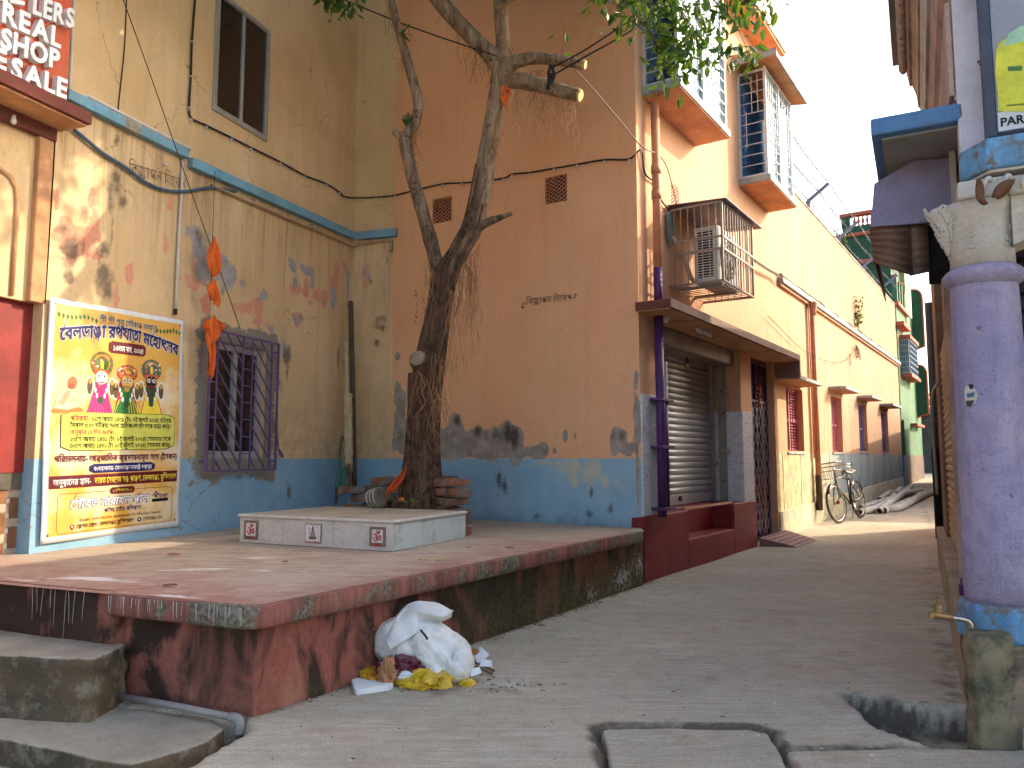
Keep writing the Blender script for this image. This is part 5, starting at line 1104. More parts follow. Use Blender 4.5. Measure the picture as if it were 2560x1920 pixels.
# ------------------------------------------------------------------ green house down the alley
gh_ = thing('green_house', 'tall green house with terracotta trim and a balustrade down the alley', 'house', FA.p(20, 0, .4))
def fb(name, m, u0, u1, o0, o1, z0, z1, parent=gh_, F=FA, bevel=0):
    t = MB(); t.fbox(F, u0, u1, o0, o1, z0, z1); return obj(name, t, m, parent, bevel=bevel)
fb('wall', c_green, 18.6, 23.6, -3, .0, -.3, 6.0); fb('wall', c_greenshade, 18.55, 18.598, -3.0, -.002, -.3, 6.0)
fb('tower_wall', c_greenshade, 18.62, 20.6, -1.42, -.1, 6.0, 8.15); fb('wall', c_green, 20.6, 23.2, -2, -.12, 6.0, 7.6)
fb('cornice', c_terra, 18.5, 20.7, -1.75, -.06, 8.15, 8.25); fb('parapet', c_greenshade, 18.6, 20.6, -1.42, -.08, 8.25, 8.48); 
fb('parapet_post', c_greenshade, 18.6, 18.8, -1.45, -1.2, 8.48, 8.82)
fb('hand_rail', c_terra, 18.58, 18.84, -1.5, -.05, 8.825, 8.93, bevel=.01)
for i in range(9):
    t = MB(); t.lathe(FA.p(18.7, -1.08+.125*i, 8.48), [(.05,0),(.05,.03),(.02,.06),(.045,.14),(.045,.19),(.018,.27),(.04,.32),(.04,.345)], 8); obj('baluster', t, c_terra, gh_, smooth=True)
fb('string_course', c_terra, 18.50, 20.7, -1.6, -.04, 7.26, 7.36); fb('string_course', c_terra, 18.42, 21.0, -.3, .10, 5.82, 5.93); fb('string_course', c_terra, 18.5, 18.6, -3.0, -.2, 5.78, 5.9)
for i, zt_ in enumerate((6.75, 6.62, 6.70, 6.5)):
    u = 18.66+.55*i; fb('fin', c_green, u, u+.16, -.25, .04, 5.93, zt_); fb('fin_cap', c_terra, u-.02, u+.18, -.27, .06, zt_, zt_+.05)
fb('fin', P('pale_green_fin', S(150,178,130), .8), 20.7, 21.3, -.3, .03, 5.5, 7.5)
fb('ledge', c_terra, 18.4, 19.9, .0, .22, 5.18, 5.30)
fb('bay_slab', c_terra, 19.0, 21.2, 0, .30, 4.86, 4.97); fb('bay_slab', c_terra, 19.0, 21.2, 0, .30, 3.68, 3.78)
bw_ = fb('bay_window', P('blue_grille_paint', S(58,118,150), .6), 19.1, 21.1, 0, .2, 3.78, 4.86)
for i in range(10):
    t = MB(); u = 19.1+2.0*i/9; t.fbox(FA, u-.015, u+.015, .2, .24, 3.78, 4.86); obj('grille_bar', t, P('teal_bar', S(40,92,128), .5), bw_)
for i in range(7):
    t = MB(); z = 3.82+1.0*i/6; t.fbox(FA, 19.1, 21.1, .24, .26, z-.012, z+.012); obj('grille_bar', t, P('teal_bar', S(40,92,128), .5), bw_)
    t = MB(); t.fbox(FA, 19.06, 19.09, 0, .25, z-.015, z+.015); obj('grille_bar', t, P('pale_bar', S(170,184,180), .5), bw_)
for i in range(5): t = MB(); o = .03+.05*i; t.fbox(FA, 19.05, 19.07, o-.008, o+.008, 3.78, 4.86); obj('grille_bar', t, P('pale_bar', S(170,184,180), .5), bw_)
for (u, z0, z1) in ((22.4, 4.9, 7.0), (22.6, 2.6, 4.4)):     # rounded balcony cheeks
    t = MB(); n = 10; pts = [FA.p(u, -.0, z0), FA.p(u, .34, z0+.12)]+[FA.p(u, .34*math.cos(a)**.6 if math.cos(a) > 0 else 0, z1-.35+.35*math.sin(a)) for a in np.linspace(0, 1.57, n)]
    t.prism(pts, FA.d*.25); obj('balcony_cheek', t, c_greenshade, gh_); t = MB(); t.tube([p-FA.d*.01 for p in pts], .035, 6); obj('cheek_trim', t, c_terra, gh_)
fb('door_ledge', c_terra, 20.6, 22.6, 0, .2, 2.24, 2.32); fb('dado', P('brown_dado_far', S(96,78,70), .8, .15, 2, .2, dirt=S(130,110,92), streak=.4), 18.62, 23.62, -.5, .012, -.3, 1.3)
fb('blue_pillar', P('blue_pillar_far', S(92,134,186), .8), 18.37, 18.54, -.2, .05, -.2, 1.28); fb('door_post', P('far_green_post', S(60,110,70), .7), 18.62, 18.9, 0, .06, 1.3, 2.35)
# fence and house closing the alley
fh = thing('far_house', 'dark shaded house closing the end of the alley behind the green house', 'house', FA.p(33, 2, .5))
fb('wall', P('far_dark_wall', S(84,80,74), .9, .2, 1), 32, 38, -3, 14, -.2, 3.2, fh); fb('roof', P('far_tin_roof', S(96,92,90), .7), 31.5, 38.5, -3.4, 14.5, 3.2, 3.35, fh); fb('window', P('far_blue_window', S(40,52,80), .5), 31.97, 32.0, .3, 1.9, 1.2, 2.3, fh); fb('red_post', c_redw, 30, 30.15, .6, .75, .2, 1.6, fh)
def leafcloud(n, c, rx, ry, rz, size, seed, hollow=.3, shape=None):
    r = np.random.default_rng(seed); p = r.normal(size=(n, 3)); p /= np.linalg.norm(p, axis=1)[:,None]; p *= (hollow+(1-hollow)*r.random(n)**.6)[:,None]
    p = p*np.array([rx, ry, rz])+np.array(c); return p
def leaves_mesh(pos, size, seed=1, droop=.5, aspect=.45, fold=.25):
    r = np.random.default_rng(seed); n = len(pos); mb = MB()
    th = r.random(n)*6.283; el = r.normal(-droop, .45, n); sz = size*r.uniform(.6, 1.25, n); roll = r.normal(0, .7, n)
    for i in range(n):
        d = Vector((math.cos(th[i])*math.cos(el[i]), math.sin(th[i])*math.cos(el[i]), math.sin(el[i])))
        s = d.cross(Vector((0,0,1))); s = s.normalized() if s.length > .01 else Vector((1,0,0)); s = Matrix.Rotation(roll[i], 3, d)@s; nn = d.cross(s)
        p = Vector(pos[i]); L = sz[i]; w = L*aspect
        m1 = p+d*L*.35-nn*L*.04; m2 = p+d*L*.68-nn*L*.06; tip = p+d*L-nn*L*.02
        a1, a2 = s*w*.5, s*w*.42; up = nn*w*fold
        mb.add([p, m1+a1+up, m1, m1-a1+up, m2+a2+up, m2, m2-a2+up, tip], [(0,2,1),(0,3,2),(1,2,5,4),(2,3,6,5),(4,5,7),(5,6,7)])
    return mb
def far_tree(name, label, base, h, rad_, n, size, seed, group):
    t = thing(name, label, 'tree', base, group); b = Vector(base)
    tr = MB(); tr.tube([b, b+Vector((.1,.05,h*.35)), b+Vector((-.1,.1,h*.65))], [.16,.12,.07], 8)
    for k in range(5): a = k*1.3; tr.tube([b+Vector((0,0,h*.4)), b+Vector((rad_*.4*math.cos(a), rad_*.4*math.sin(a), h*.65)), b+Vector((rad_*.7*math.cos(a), rad_*.7*math.sin(a), h*.8))], [.07,.05,.02], 6)
    obj('trunk', tr, M['bark'], t, smooth=True)
    r = np.random.default_rng(seed); pos = np.concatenate([leafcloud(n//9, b+Vector((r.normal()*rad_*.5, r.normal()*rad_*.5, h*.75+r.normal()*rad_*.3)), rad_*.5, rad_*.5, rad_*.4, size, seed+k) for k in range(9)])
    obj('crown', leaves_mesh(pos, size, seed), M['farleaf'], t, fix=False)
p0 = FA.p(27.5, 1.6, .5); far_tree('alley_tree', 'leafy tree seen through the gap between the green house and the dark rain pipe', (p0.x, p0.y, .45), 4.0, 1.5, 2200, .17, 5, None)
# ------------------------------------------------------------------ right-hand house
rh = thing('column_house', 'old house with a lilac column, blue slabs and a moulded cornice on the right', 'house', (2.3, 3.8, 0))
def rb(name, m, u0, u1, o0, o1, z0, z1, parent=rh, F=FB, bevel=0, label=None):
    t = MB(); t.fbox(F, u0, u1, o0, o1, z0, z1); return obj(name, t, m, parent, bevel=bevel, label=label)
rb('wall', c_brownw, .32, 6.2, -.35, -.03, -.2, 4.5); rb('plinth', P('sandy_plinth', S(168,150,124), .9, .12, 6, .4, .006, dirt=S(116,98,80), damt=.6), .10, 6.15, -.3, .11, -.2, .40, bevel=.012)
rb('house_core', c_brownw, .4, 6.2, -4.5, -.36, -.2, 4.5); rb('roof', c_conc, .2, 6.25, -4.6, .0, 4.502, 4.59); rb('unseen_shade_block', c_brownw, 6.22, 10.45, -4.0, -.36, -.2, 4.59)  # last block is unseen, added to shade the alley street and shop shutter
rb('unseen_shade_block', c_brownw, 14.5, 24, -3.5, -.5, -.2, 2.9); rb('upper_wall', c_cor, .0, 2.42, -3.5, .008, 3.02, 4.44)  # first block is unseen, added to shade the far street and lower wall
jm = rb('door_jamb', c_lil, 1.30, 1.52, -.03, .05, .4, 2.35); rb('jamb_edge', c_cor, 1.28, 1.30, -.03, .062, .4, 2.35, jm)
rb('door_jamb', c_brownw, 4.75, 6.1, -.03, .035, .4, 3.3)
# alley shutter, one mesh per rounded slat
n = 26; z0 = .42; hs = (2.30-z0)/n; sm = None
shb = thing('rolling_shutter', 'dusty brown rolling shutter seen edge-on between the lilac column and the dark rain pipe', 'shutter', FB.p(3, 0, .4))
for i in range(n):
    if sm is None:
        t = MB()
        for k in range(7):
            a = -1.4+2.8*k/6; t.v += [tuple(FB.p(1.53, -.025+.034*math.cos(a), z0+hs*(.5+.5*math.sin(a)/math.sin(1.4)))), tuple(FB.p(4.74, -.025+.034*math.cos(a), z0+hs*(.5+.5*math.sin(a)/math.sin(1.4))))]
        t.f = [(2*k, 2*k+1, 2*k+3, 2*k+2) for k in range(6)]; sm = obj('slat', t, M['rust'], shb, smooth=True, fix=False); sm.modifiers.new('s', 'SOLIDIFY').thickness = .004
    else: c = sm.copy(); COL.objects.link(c); c.location = sm.location+Vector((0,0,hs*i))
# blue sunshade slab over the alley shutter
ss = rb('blue_sunshade', c_bshade, -.02, 2.05, -.03, .40, 2.905, 3.0, bevel=.012); rb('sunshade_soffit', P('grey_soffit', S(150,148,144), .9, .1, 3, .3, .004, dirt=S(104,100,96)), .04, 2.0, -.02, .35, 2.893, 2.904, ss)
# stepped cornice with dentils
def course(pts, m, name, u0=.0, u1=2.55):
    t = MB(); t.prism([FB.p(u0, o, z) for o, z in pts], FB.d*(u1-u0)); return obj(name, t, m, rh)
course([(.0,3.05),(.03,3.05),(.03,3.55),(.0,3.55)], c_cor, 'cornice_course', .0, 2.42); course([(.0,3.551),(.055,3.62),(.075,3.80),(.0,3.80)], c_cor, 'cornice_course', .0, 2.43)
course([(.0,3.801),(.095,3.82),(.10,3.95),(.12,4.02),(.0,4.02)], c_capi, 'cornice_course', .0, 2.44); course([(.0,4.021),(.13,4.03),(.14,4.14),(.165,4.22),(.0,4.22)], c_cor, 'cornice_course', .0, 2.45)
course([(.0,4.221),(.185,4.23),(.205,4.36),(.225,4.44),(.0,4.44)], c_cor, 'cornice_course', .0, 2.46); course([(-.3,4.441),(.30,4.45),(.305,4.66),(-.3,4.68)], P('grey_eave', S(150,138,130), .85, .1, 4, .4, .005, dirt=S(110,98,92), streak=.2), 'eave', .0, 2.5)
dsh = None
for i in range(20):
    u = .05+.118*i
    if dsh is None:
        t = MB(); t.lathe((0,0,0), [(.015,0),(.032,.03),(.036,.08),(.026,.14),(.032,.17)], 8); dsh = obj('dentil', t, c_cor, rh, smooth=True); dsh.location = FB.p(u, .225, 4.27)-rh.location
    else: c = dsh.copy(); COL.objects.link(c); c.location = FB.p(u, .225, 4.27)-rh.location
# front: pilaster, balcony slab, arch beam, column
rb('pilaster', c_pil, .0, .165, -.12, .02, 2.4, 4.42, F=FF, bevel=.008); rb('pilaster_cap', c_pil, -.06, .20, -.12, .06, 4.42, 4.9, F=FF, bevel=.01)
rb('front_wall', P('grey_lilac_wall', S(120,114,124), .85), .166, 3, -.3, -.10, 2.4, 4.9, F=FF)
t = MB(); pts = [FF.p(.17,.0,2.50), FF.p(.0,.10,2.50), FF.p(-.02,.28,2.50), FF.p(.08,.42,2.50), FF.p(2.5,.42,2.50), FF.p(2.5,.0,2.50)]; t.prism(pts, (0,0,.145)); bs = obj('blue_balcony_slab', t, c_bflake, rh, bevel=.012)
t = MB(); t.prism([p*1.0+Vector((0,0,-.012)) for p in [FF.p(.16,.02,2.50), FF.p(.02,.12,2.50), FF.p(.0,.27,2.50), FF.p(.09,.40,2.50), FF.p(2.5,.40,2.50), FF.p(2.5,.02,2.50)]], (0,0,.011)); obj('balcony_soffit', t, c_capi, bs)
CX = Vector((2.215, 3.55, 0))
rb('capital_block', c_capi, -.04, .16, .06, .40, 2.385, 2.467, F=FF, bevel=.01)
# arched beam running off to the right of the column
t = MB(); top = 2.466; pts = []
for i in range(13):
    f = i/12; u = .17+1.5*f; pts.append((u, 2.16+.24*math.sin(min(1, f*1.6)*1.57)))
for i in range(12):
    (u0, z0_), (u1, z1_) = pts[i], pts[i+1]
    t.hexa([FF.p(u0,.12,z0_),FF.p(u1,.12,z1_),FF.p(u1,.34,z1_),FF.p(u0,.34,z0_),FF.p(u0,.12,2.385),FF.p(u1,.12,2.385),FF.p(u1,.34,2.385),FF.p(u0,.34,2.385)] if max(z0_,z1_) < 2.38 else [FF.p(u0,.12,2.37),FF.p(u1,.12,2.37),FF.p(u1,.34,2.37),FF.p(u0,.34,2.37),FF.p(u0,.12,2.385),FF.p(u1,.12,2.385),FF.p(u1,.34,2.385),FF.p(u0,.34,2.385)])
arch = obj('arch_beam', t, c_capi, rh)
t = MB(); t.fbox(FF, .16, 2.4, .10, .385, 2.387, 2.466); obj('beam_moulding', t, c_capi, arch, bevel=.012)
for i in range(16):                                        # acanthus scrolls along the moulding
    t = MB(); q = FF.p(.06+.075*i, .40, 2.40); t.tube(spline([q, q+FF.n*.02+Vector((0,0,.02)), q+FF.n*.012+FF.d*.02+Vector((0,0,.06)), q-FF.n*.006+FF.d*.032+Vector((0,0,.045))], 4), [.010]*9+[.012,.013,.012,.008], 6); obj('scroll', t, c_capi, arch, smooth=True)
col = MB(); col.lathe(CX, [(.150-.011*i/40, .555+1.465*i/40) for i in range(41)], 40)
_v = np.array(col.v); _r = fbm(_v[:,0]*1.0, _v[:,1], _v[:,2]*.6, 5, 4)*.006; _d = _v[:,:2]-np.array(CX[:2]); _d /= np.linalg.norm(_d, axis=1)[:,None]; _v[:,:2] += _d*_r[:,None]; col.v = [tuple(k) for k in _v]; colm = obj('column', col, M['column'], rh, smooth=True)
t = MB(); t.lathe(CX, [(.140,2.0),(.158,2.015),(.172,2.04),(.172,2.055),(.155,2.075),(.14,2.085)], 28); obj('column_ring', t, M['column'], colm, smooth=True)
t = MB(); t.lathe(CX, [(.134,2.075),(.132,2.2),(.136,2.28),(.146,2.34),(.165,2.386)], 28); cap_ = obj('capital', t, c_capi, colm, smooth=True)
r_ = random.Random(4)
for k in range(16):                                        # low-relief scrolls scratched round the capital
    a = r_.uniform(0, 6.28); z = r_.uniform(2.12, 2.30); pts = []; da = 0; dz = 0
    for i in range(6): da += r_.uniform(-.12, .2); dz += r_.uniform(-.03, .04); rr_ = .134+.012*max(0, (z+dz-2.25)/.1); pts.append(CX+Vector((math.cos(a+da)*rr_, math.sin(a+da)*rr_, min(2.36, max(2.09, z+dz)))))
    t = MB(); t.tube(spline(pts, 4), .0045, 6); obj('capital_relief', t, c_capi, cap_, smooth=True)
t = MB(); t.lathe(CX+FB.n*.135+FB.d*(-.03), [(.012,2.16),(.03,2.22),(.05,2.29),(.075,2.34),(.085,2.37),(.07,2.386)], 14); obj('capital_corner', t, c_capi, cap_, smooth=True)
for k in range(44):                                        # carved leaf curls on the corner block
    z = 2.22+.16*(k % 11)/10; rc_ = .03+.055*((z-2.22)/.15); a = k*2.4; v = Vector((math.cos(a), math.sin(a), 0)); w_ = Vector((-v.y, v.x, 0)); q = CX+FB.n*.135+FB.d*(-.03)+v*rc_+Vector((0,0,z)); rr_ = .012; t = MB()
    t.tube([q+w_*(rr_*1.2*math.cos(b_))+Vector((0,0,rr_*1.6*math.sin(b_)))+v*(.004*math.sin(b_)) for b_ in np.linspace(0, 4.4, 7)], [.007]*6+[.003], 6); obj('capital_scroll', t, c_capi, cap_, smooth=True)
t = MB(); t.lathe(CX, [(.185,.40),(.19,.44),(.185,.54),(.165,.56)], 8, .39); pb_ = obj('blue_base_band', t, c_bflake, rh, bevel=.01)
single('column_footing', rough_prism([(2.03,3.36),(2.45,3.30),(2.55,3.75),(2.22,3.85),(2.06,3.62)], -.2, .405, .022, .04, 12, .5), P('stained_pink_plaster', S(136,116,98), .9, .2, 4, .6, .01, dirt=S(62,55,46), damt=.9, dscale=3.5, streak=.4), 'stained plaster footing under the lilac column and its blue band', 'footing', smooth=True)
t = MB(); t.fbox(FF, .12, 2.4, -.12, -.10, .3, 2.4); fs = obj('front_shutter', t, c_black, rh)
for i in range(24): b_ = MB(); z = .32+.085*i; b_.fbox(FF, .12, 2.4, -.10, -.085, z, z+.06); obj('shutter_slat', b_, P('dark_slat', S(46,40,48), .6), fs)
# rain pipe and hose at the far corner
t = MB(); t.tube([FB.p(6.22,.06,3.1), FB.p(6.22,.06,1.3)], .05, 12); dpp = single('rain_pipe', t, P('green_grey_pipe', S(70,78,74), .6), 'dark rain pipe down the far corner of the brown wall beside the alley opening', 'pipe', smooth=True)
t = MB(); t.tube([FB.p(6.22,.06,1.32), FB.p(6.22,.06,.25)], .062, 12); o_ = obj('shoe', t, c_black, dpp, smooth=True); o_.location = -dpp.location
mb = MB(); mb.tube(spline([FB.p(4.3,.05,1.95), FB.p(4.9,.09,1.9), FB.p(5.3,.10,1.75), FB.p(5.45,.10,1.4), FB.p(5.5,.09,.8)], 6), .016, 8); single('grey_hose', mb, c_pvc, 'grey hose bending down the brown wall between shutter and rain pipe', 'hose', smooth=True)
# tin awning hung under the blue sunshade
ta = thing('tin_awning', 'lilac sheet and rusted corrugated tin awning hanging under the blue sunshade', 'awning', FB.p(.9, .3, 2.2))
t = MB(); t.prism([FB.p(.40,.0,2.86), FB.p(.40,.20,2.88), FB.p(.40,.41,2.78), FB.p(.40,.44,2.53), FB.p(.40,.20,2.515), FB.p(.40,.0,2.52)], FB.d*.012); obj('side_sheet', t, c_tin, ta)
def corr(name, A, B, C, D, nn, amp, m):
    mb = MB(); K = nn*4; nr = (Vector(B)-Vector(A)).cross(Vector(D)-Vector(A)).normalized()
    for i in range(K+1):
        f = i/K; off = nr*(amp*math.sin(f*nn*6.283)); mb.v += [tuple(Vector(A).lerp(Vector(D), f)+off), tuple(Vector(B).lerp(Vector(C), f)+off)]
    mb.f = [(2*i, 2*i+1, 2*i+3, 2*i+2) for i in range(K)]; o = obj(name, mb, m, ta, smooth=True, fix=False); o.modifiers.new('s', 'SOLIDIFY').thickness = .003
corr('corrugated_sheet', FB.p(.43,.445,2.535), FB.p(.43,.24,2.53), FB.p(.47,.24,2.235), FB.p(.47,.435,2.335), 6, .006, c_tinb)
corr('corrugated_sheet', FB.p(.436,.252,2.53), FB.p(.45,.15,2.52), FB.p(.48,.15,2.25), FB.p(.476,.252,2.235), 6, .004, c_tinb)
corr('corrugated_sheet', FB.p(.48,.445,2.54), FB.p(2.2,.445,2.62), FB.p(2.2,.43,2.42), FB.p(.50,.43,2.33), 5, .006, c_tinb)
t = MB(); t.fbox(FB, .50, .9, .02, .15, 2.26, 2.52); obj('dark_box', t, c_black, ta)
t = MB(); t.fbox(FB, .38, .42, .0, .03, 2.3, 2.9); obj('timber_post', t, c_capi, ta)
# signboard on the front, cut by the picture edge
q0 = FF.uv(R(3,1985,1145), .14); 
sgn = thing('clothing_signboard', 'printed signboard with a yellow shirt and black lettering on the upper right front', 'sign', FF.p(.6, .14, q0[1]))
t = MB(); t.fbox(FF, q0[0], q0[0]+1.1, .02, .14, q0[1], q0[1]+1.6); obj('board', t, P('sign_grey_print', S(150,152,160), .4, .05, 1, .02), sgn)
zt_ = FF.uv(R(3,1990,975), .14)[1]; t = MB(); t.fbox(FF, q0[0]+.004, q0[0]+1.1, .1405, .1425, q0[1]+.004, zt_); obj('text_band', t, c_wht, sgn)
t = MB(); t.fbox(FF, q0[0]-.045, q0[0]-.004, .0, .15, q0[1]-.02, q0[1]+1.6); obj('sign_frame', t, P('blue_grey_frame', S(70,76,90), .5), sgn)
v, f = text_mesh('PARC', 1, 0, .03); h = FF.uv(R(3,2010,1020), .145)[1]-FF.uv(R(3,2010,1095), .145)[1]; uL, zL = FF.uv(R(3,2008,1093), .145)
mb = MB(); k = h/.729; mb.v = [tuple(FF.p(uL+a[0]*k*.92, .1445, zL+a[1]*k)) for a in v]; mb.f = f; obj('lettering', mb, P('print_black', S(24,24,26), .5), sgn, fix=False)
def ffpoly(pts, o, m, name, par):
    mb = MB(); mb.prism([FF.p(FF.uv(p, o)[0], o, FF.uv(p, o)[1]) for p in pts], FF.n*.001); return obj(name, mb, m, par)
sh_y = P('print_yellow', S(206,206,60), .5, .15, 5); sh_g = P('print_mint', S(160,204,170), .5)
ffpoly([R(3,1990,965),R(3,1985,800),R(3,1965,640),R(3,1970,440),R(3,2000,370),R(3,2060,330),R(3,2200,230),R(3,2400,200),R(3,2500,960)], .1435, sh_y, 'printed_shirt', sgn)
ffpoly([R(3,2030,400),R(3,2080,290),R(3,2180,225),R(3,2420,180),R(3,2420,330),R(3,2200,360),R(3,2120,380)], .1447, sh_g, 'printed_collar', sgn)
ffpoly([R(3,2070,575),R(3,2195,570),R(3,2195,610),R(3,2075,615)], .1447, P('print_green', S(80,120,70), .5), 'printed_patch', sgn)
ffpoly([R(3,2060,905),R(3,2240,890),R(3,2240,905),R(3,2060,920)], .1447, P('print_olive', S(120,124,50), .5), 'printed_pocket', sgn)
mb = MB(); q = FF.p(*[FF.uv(R(3,1840,530), .04)[0]], .04, FF.uv(R(3,1840,530), .04)[1])
for k in range(5): mb.tube(spline([q, q+FF.d*random.uniform(-.02,.05)+Vector((0,0,random.uniform(-.03,.03))), q+FF.d*random.uniform(.0,.03)+Vector((0,0,-.06)), q+FF.d*.03+Vector((0,0,-.10-.06*random.random()))], 4), .003, 5)
single('wire_knot', mb, c_rope, 'small knot of rusty wire tied on the pale pilaster beside the signboard', 'wire')
# dry leaves caught on the capital
for k, (px, L, rot) in enumerate(((R(7,1850,0), .10, -.35), (R(7,2040,-30), .11, .9))):
    q = gy(px, 3.30); mb = MB(); n = 8
    for i in range(n+1):
        t_ = i/n; w = .5*L*.55*math.sin(t_*3.0+.1); c = q+Vector((math.sin(rot)*L*(t_-.5), .02*math.sin(t_*3), math.cos(rot)*L*(t_-.5)*1.2)); s_ = Vector((math.cos(rot), 0, -math.sin(rot)))
        mb.v += [tuple(c+s_*w+Vector((0,.02*math.sin(t_*5),0))), tuple(c+Vector((0,-.012,0))), tuple(c-s_*w+Vector((0,.015*math.cos(t_*5),0)))]
    mb.f = [(3*i+j, 3*i+j+1, 3*i+j+4, 3*i+j+3) for i in range(n) for j in range(2)]
    o = single('dry_leaf', mb, M['bleaf'], ['narrow dry brown leaf curled on top of the column capital', 'wide dry brown leaf curled on the beam right of the capital'][k], 'leaf', smooth=True, fix=False); o.modifiers.new('s', 'SOLIDIFY').thickness = .002
# torn sticker on the column
def oncol(px):
    r = ray(*px); o = Vector((-CX.x, -CX.y)); d = Vector((r.x, r.y)); a = d.dot(d); b = 2*o.dot(d); c = o.dot(o)-.1455**2; disc = b*b-4*a*c
    t = (-b-math.sqrt(disc))/(2*a) if disc > 0 else 3.4; return CAMP+r*t
stk = thing('torn_sticker', 'torn round paper sticker with dark print on the lilac column', 'sticker', oncol(R(11,1760,100)))
def colpatch(pts, m, name, lift):
    mb = MB(); q = [oncol(p) for p in pts]; c = sum(q, Vector())/len(q); out = lambda p: p+(p-Vector((CX.x,CX.y,p.z))).normalized()*lift
    mb.v = [tuple(out(c))]+[tuple(out(p)) for p in q]; mb.f = [(0, i+1, (i+1) % len(q)+1) for i in range(len(q))]; obj(name, mb, m, stk, fix=False)
colpatch([R(11,1705,30),R(11,1740,5),R(11,1790,30),R(11,1815,90),R(11,1800,160),R(11,1760,205),R(11,1725,200),R(11,1705,150)], P('sticker_paper', S(196,192,182), .7), 'paper', .003)
colpatch([R(11,1735,5),R(11,1775,0),R(11,1780,40),R(11,1750,45)], c_bkf, 'print', .005); colpatch([R(11,1720,85),R(11,1790,70),R(11,1785,110),R(11,1730,120)], P('sticker_blue', S(70,110,130), .6), 'print', .005); colpatch([R(11,1715,145),R(11,1790,140),R(11,1760,200),R(11,1725,195)], P('sticker_dark', S(70,68,66), .6), 'print', .005)
# stand post with tap
post = rough_prism([(1.965,3.36),(2.03,3.335),(2.125,3.35),(2.15,3.41),(2.12,3.49),(2.02,3.50),(1.96,3.44)], -.2, .455, .03, .022, 17, 1.0)
sp_ = single('stand_post', post, P('mossy_post', S(130,118,92), .9, .15, 6, .6, .008, dirt=S(62,68,54), damt=.85, dscale=5), 'mossy concrete stand post carrying the water tap', 'post', smooth=True)
tp = thing('water_tap', 'brass and chrome water tap on a bent pipe above the mossy stand post', 'tap', (2.0, 3.42, .46))
yT = 3.42
a = [gy(R(15,*p), yT) for p in ((1760,450),(1745,410),(1700,380),(1590,360),(1500,345))]
t = MB(); t.tube(spline(a, 6), .011, 10); obj('supply_pipe', t, c_chrome, tp, smooth=True)
b0, b1 = gy(R(15,1590,360), yT), gy(R(15,1430,335), yT); t = MB(); t.tube([b0, b0.lerp(b1,.1), b0.lerp(b1,.12), b1], [.0145,.0145,.016,.016], 10); obj('tap_body', t, c_brass, tp)
t = MB(); s0 = gy(R(15,1445,330), yT); t.tube(spline([s0, gy(R(15,1420,335), yT), gy(R(15,1412,365), yT)], 4), .014, 10); obj('spout', t, c_brass, tp, smooth=True)
h0_ = gy(R(15,1470,320), yT); h1_ = gy(R(15,1468,240), yT); h2_ = gy(R(15,1465,170), yT); t = MB(); t.tube([h0_, h0_.lerp(h1_,.6), h1_], [.017,.016,.010], 10); t.tube([h1_, h1_.lerp(h2_,.1), h1_.lerp(h2_,.2), h1_.lerp(h2_,.8), h2_], [.015,.015,.007,.008,.012], 10); obj('spindle', t, c_brass, tp)
t = MB(); q = gy(R(15,1690,120), 3.66); t.box(q, (.035,.02,.05)); t.tube([q+Vector((-.01,0,.025)), q+Vector((-.01,0,.05)), q+Vector((.01,0,.05)), q+Vector((.01,0,.025))], .004, 6); single('padlock', t, c_purd, 'small dark purple padlock hanging low beside the lilac column', 'padlock', bevel=.004)
# ------------------------------------------------------------------ marble shrine plinth
C0 = gz((982,1380), ZP); CL = gz((598,1356), ZP); CR = gz((1164,1344), ZP); ea = CL-C0; eb = CR-C0
shr = thing('shrine_plinth', 'low white marble shrine plinth with sacred tiles in front of the fig tree', 'plinth', (C0+ea*.5+eb*.5))
zt_s = gy((987,1303), C0.y).z-.018
def sq(a0, a1, b0, b1, z0, z1):
    q = lambda a, b, z: Vector((*(C0+ea*a+eb*b)[:2], z)); t = MB(); t.hexa([q(a0,b0,z0),q(a1,b0,z0),q(a1,b1,z0),q(a0,b1,z0),q(a0,b0,z1),q(a1,b0,z1),q(a1,b1,z1),q(a0,b1,z1)]); return t
obj('base', sq(.012,.985,.012,.985, ZP-.05, zt_s), c_concd, shr)
for i in range(3): obj('front_panel', sq([.0,.36,.70][i]+.001, [.36,.70,1.0][i]-.001, .0, .012, ZP+.003, zt_s), M['marble'], shr, bevel=.002)
for i in range(2): obj('side_panel', sq(.0, .009, [.0125,.52][i]+.001, [.52,1.0][i]-.001, ZP+.003, zt_s), P('cool_marble', S(188,200,200), .4, .06, 3, .05, .002, dirt=S(130,124,100), damt=.5), shr, bevel=.002)
obj('top_slab', sq(-.012, 1.01, -.016, 1.01, zt_s+.001, zt_s+.024), M['marble'], shr, bevel=.01)
obj('top_inlay', sq(.03, .97, .035, .97, zt_s+.0245, zt_s+.027), P('cream_terrazzo', S(178,168,150), .55, .08, 4, .1, .002, dirt=S(130,118,100), damt=.5), shr)
FS = Frame(CL, math.degrees(math.atan2(-ea.x, -ea.y)))
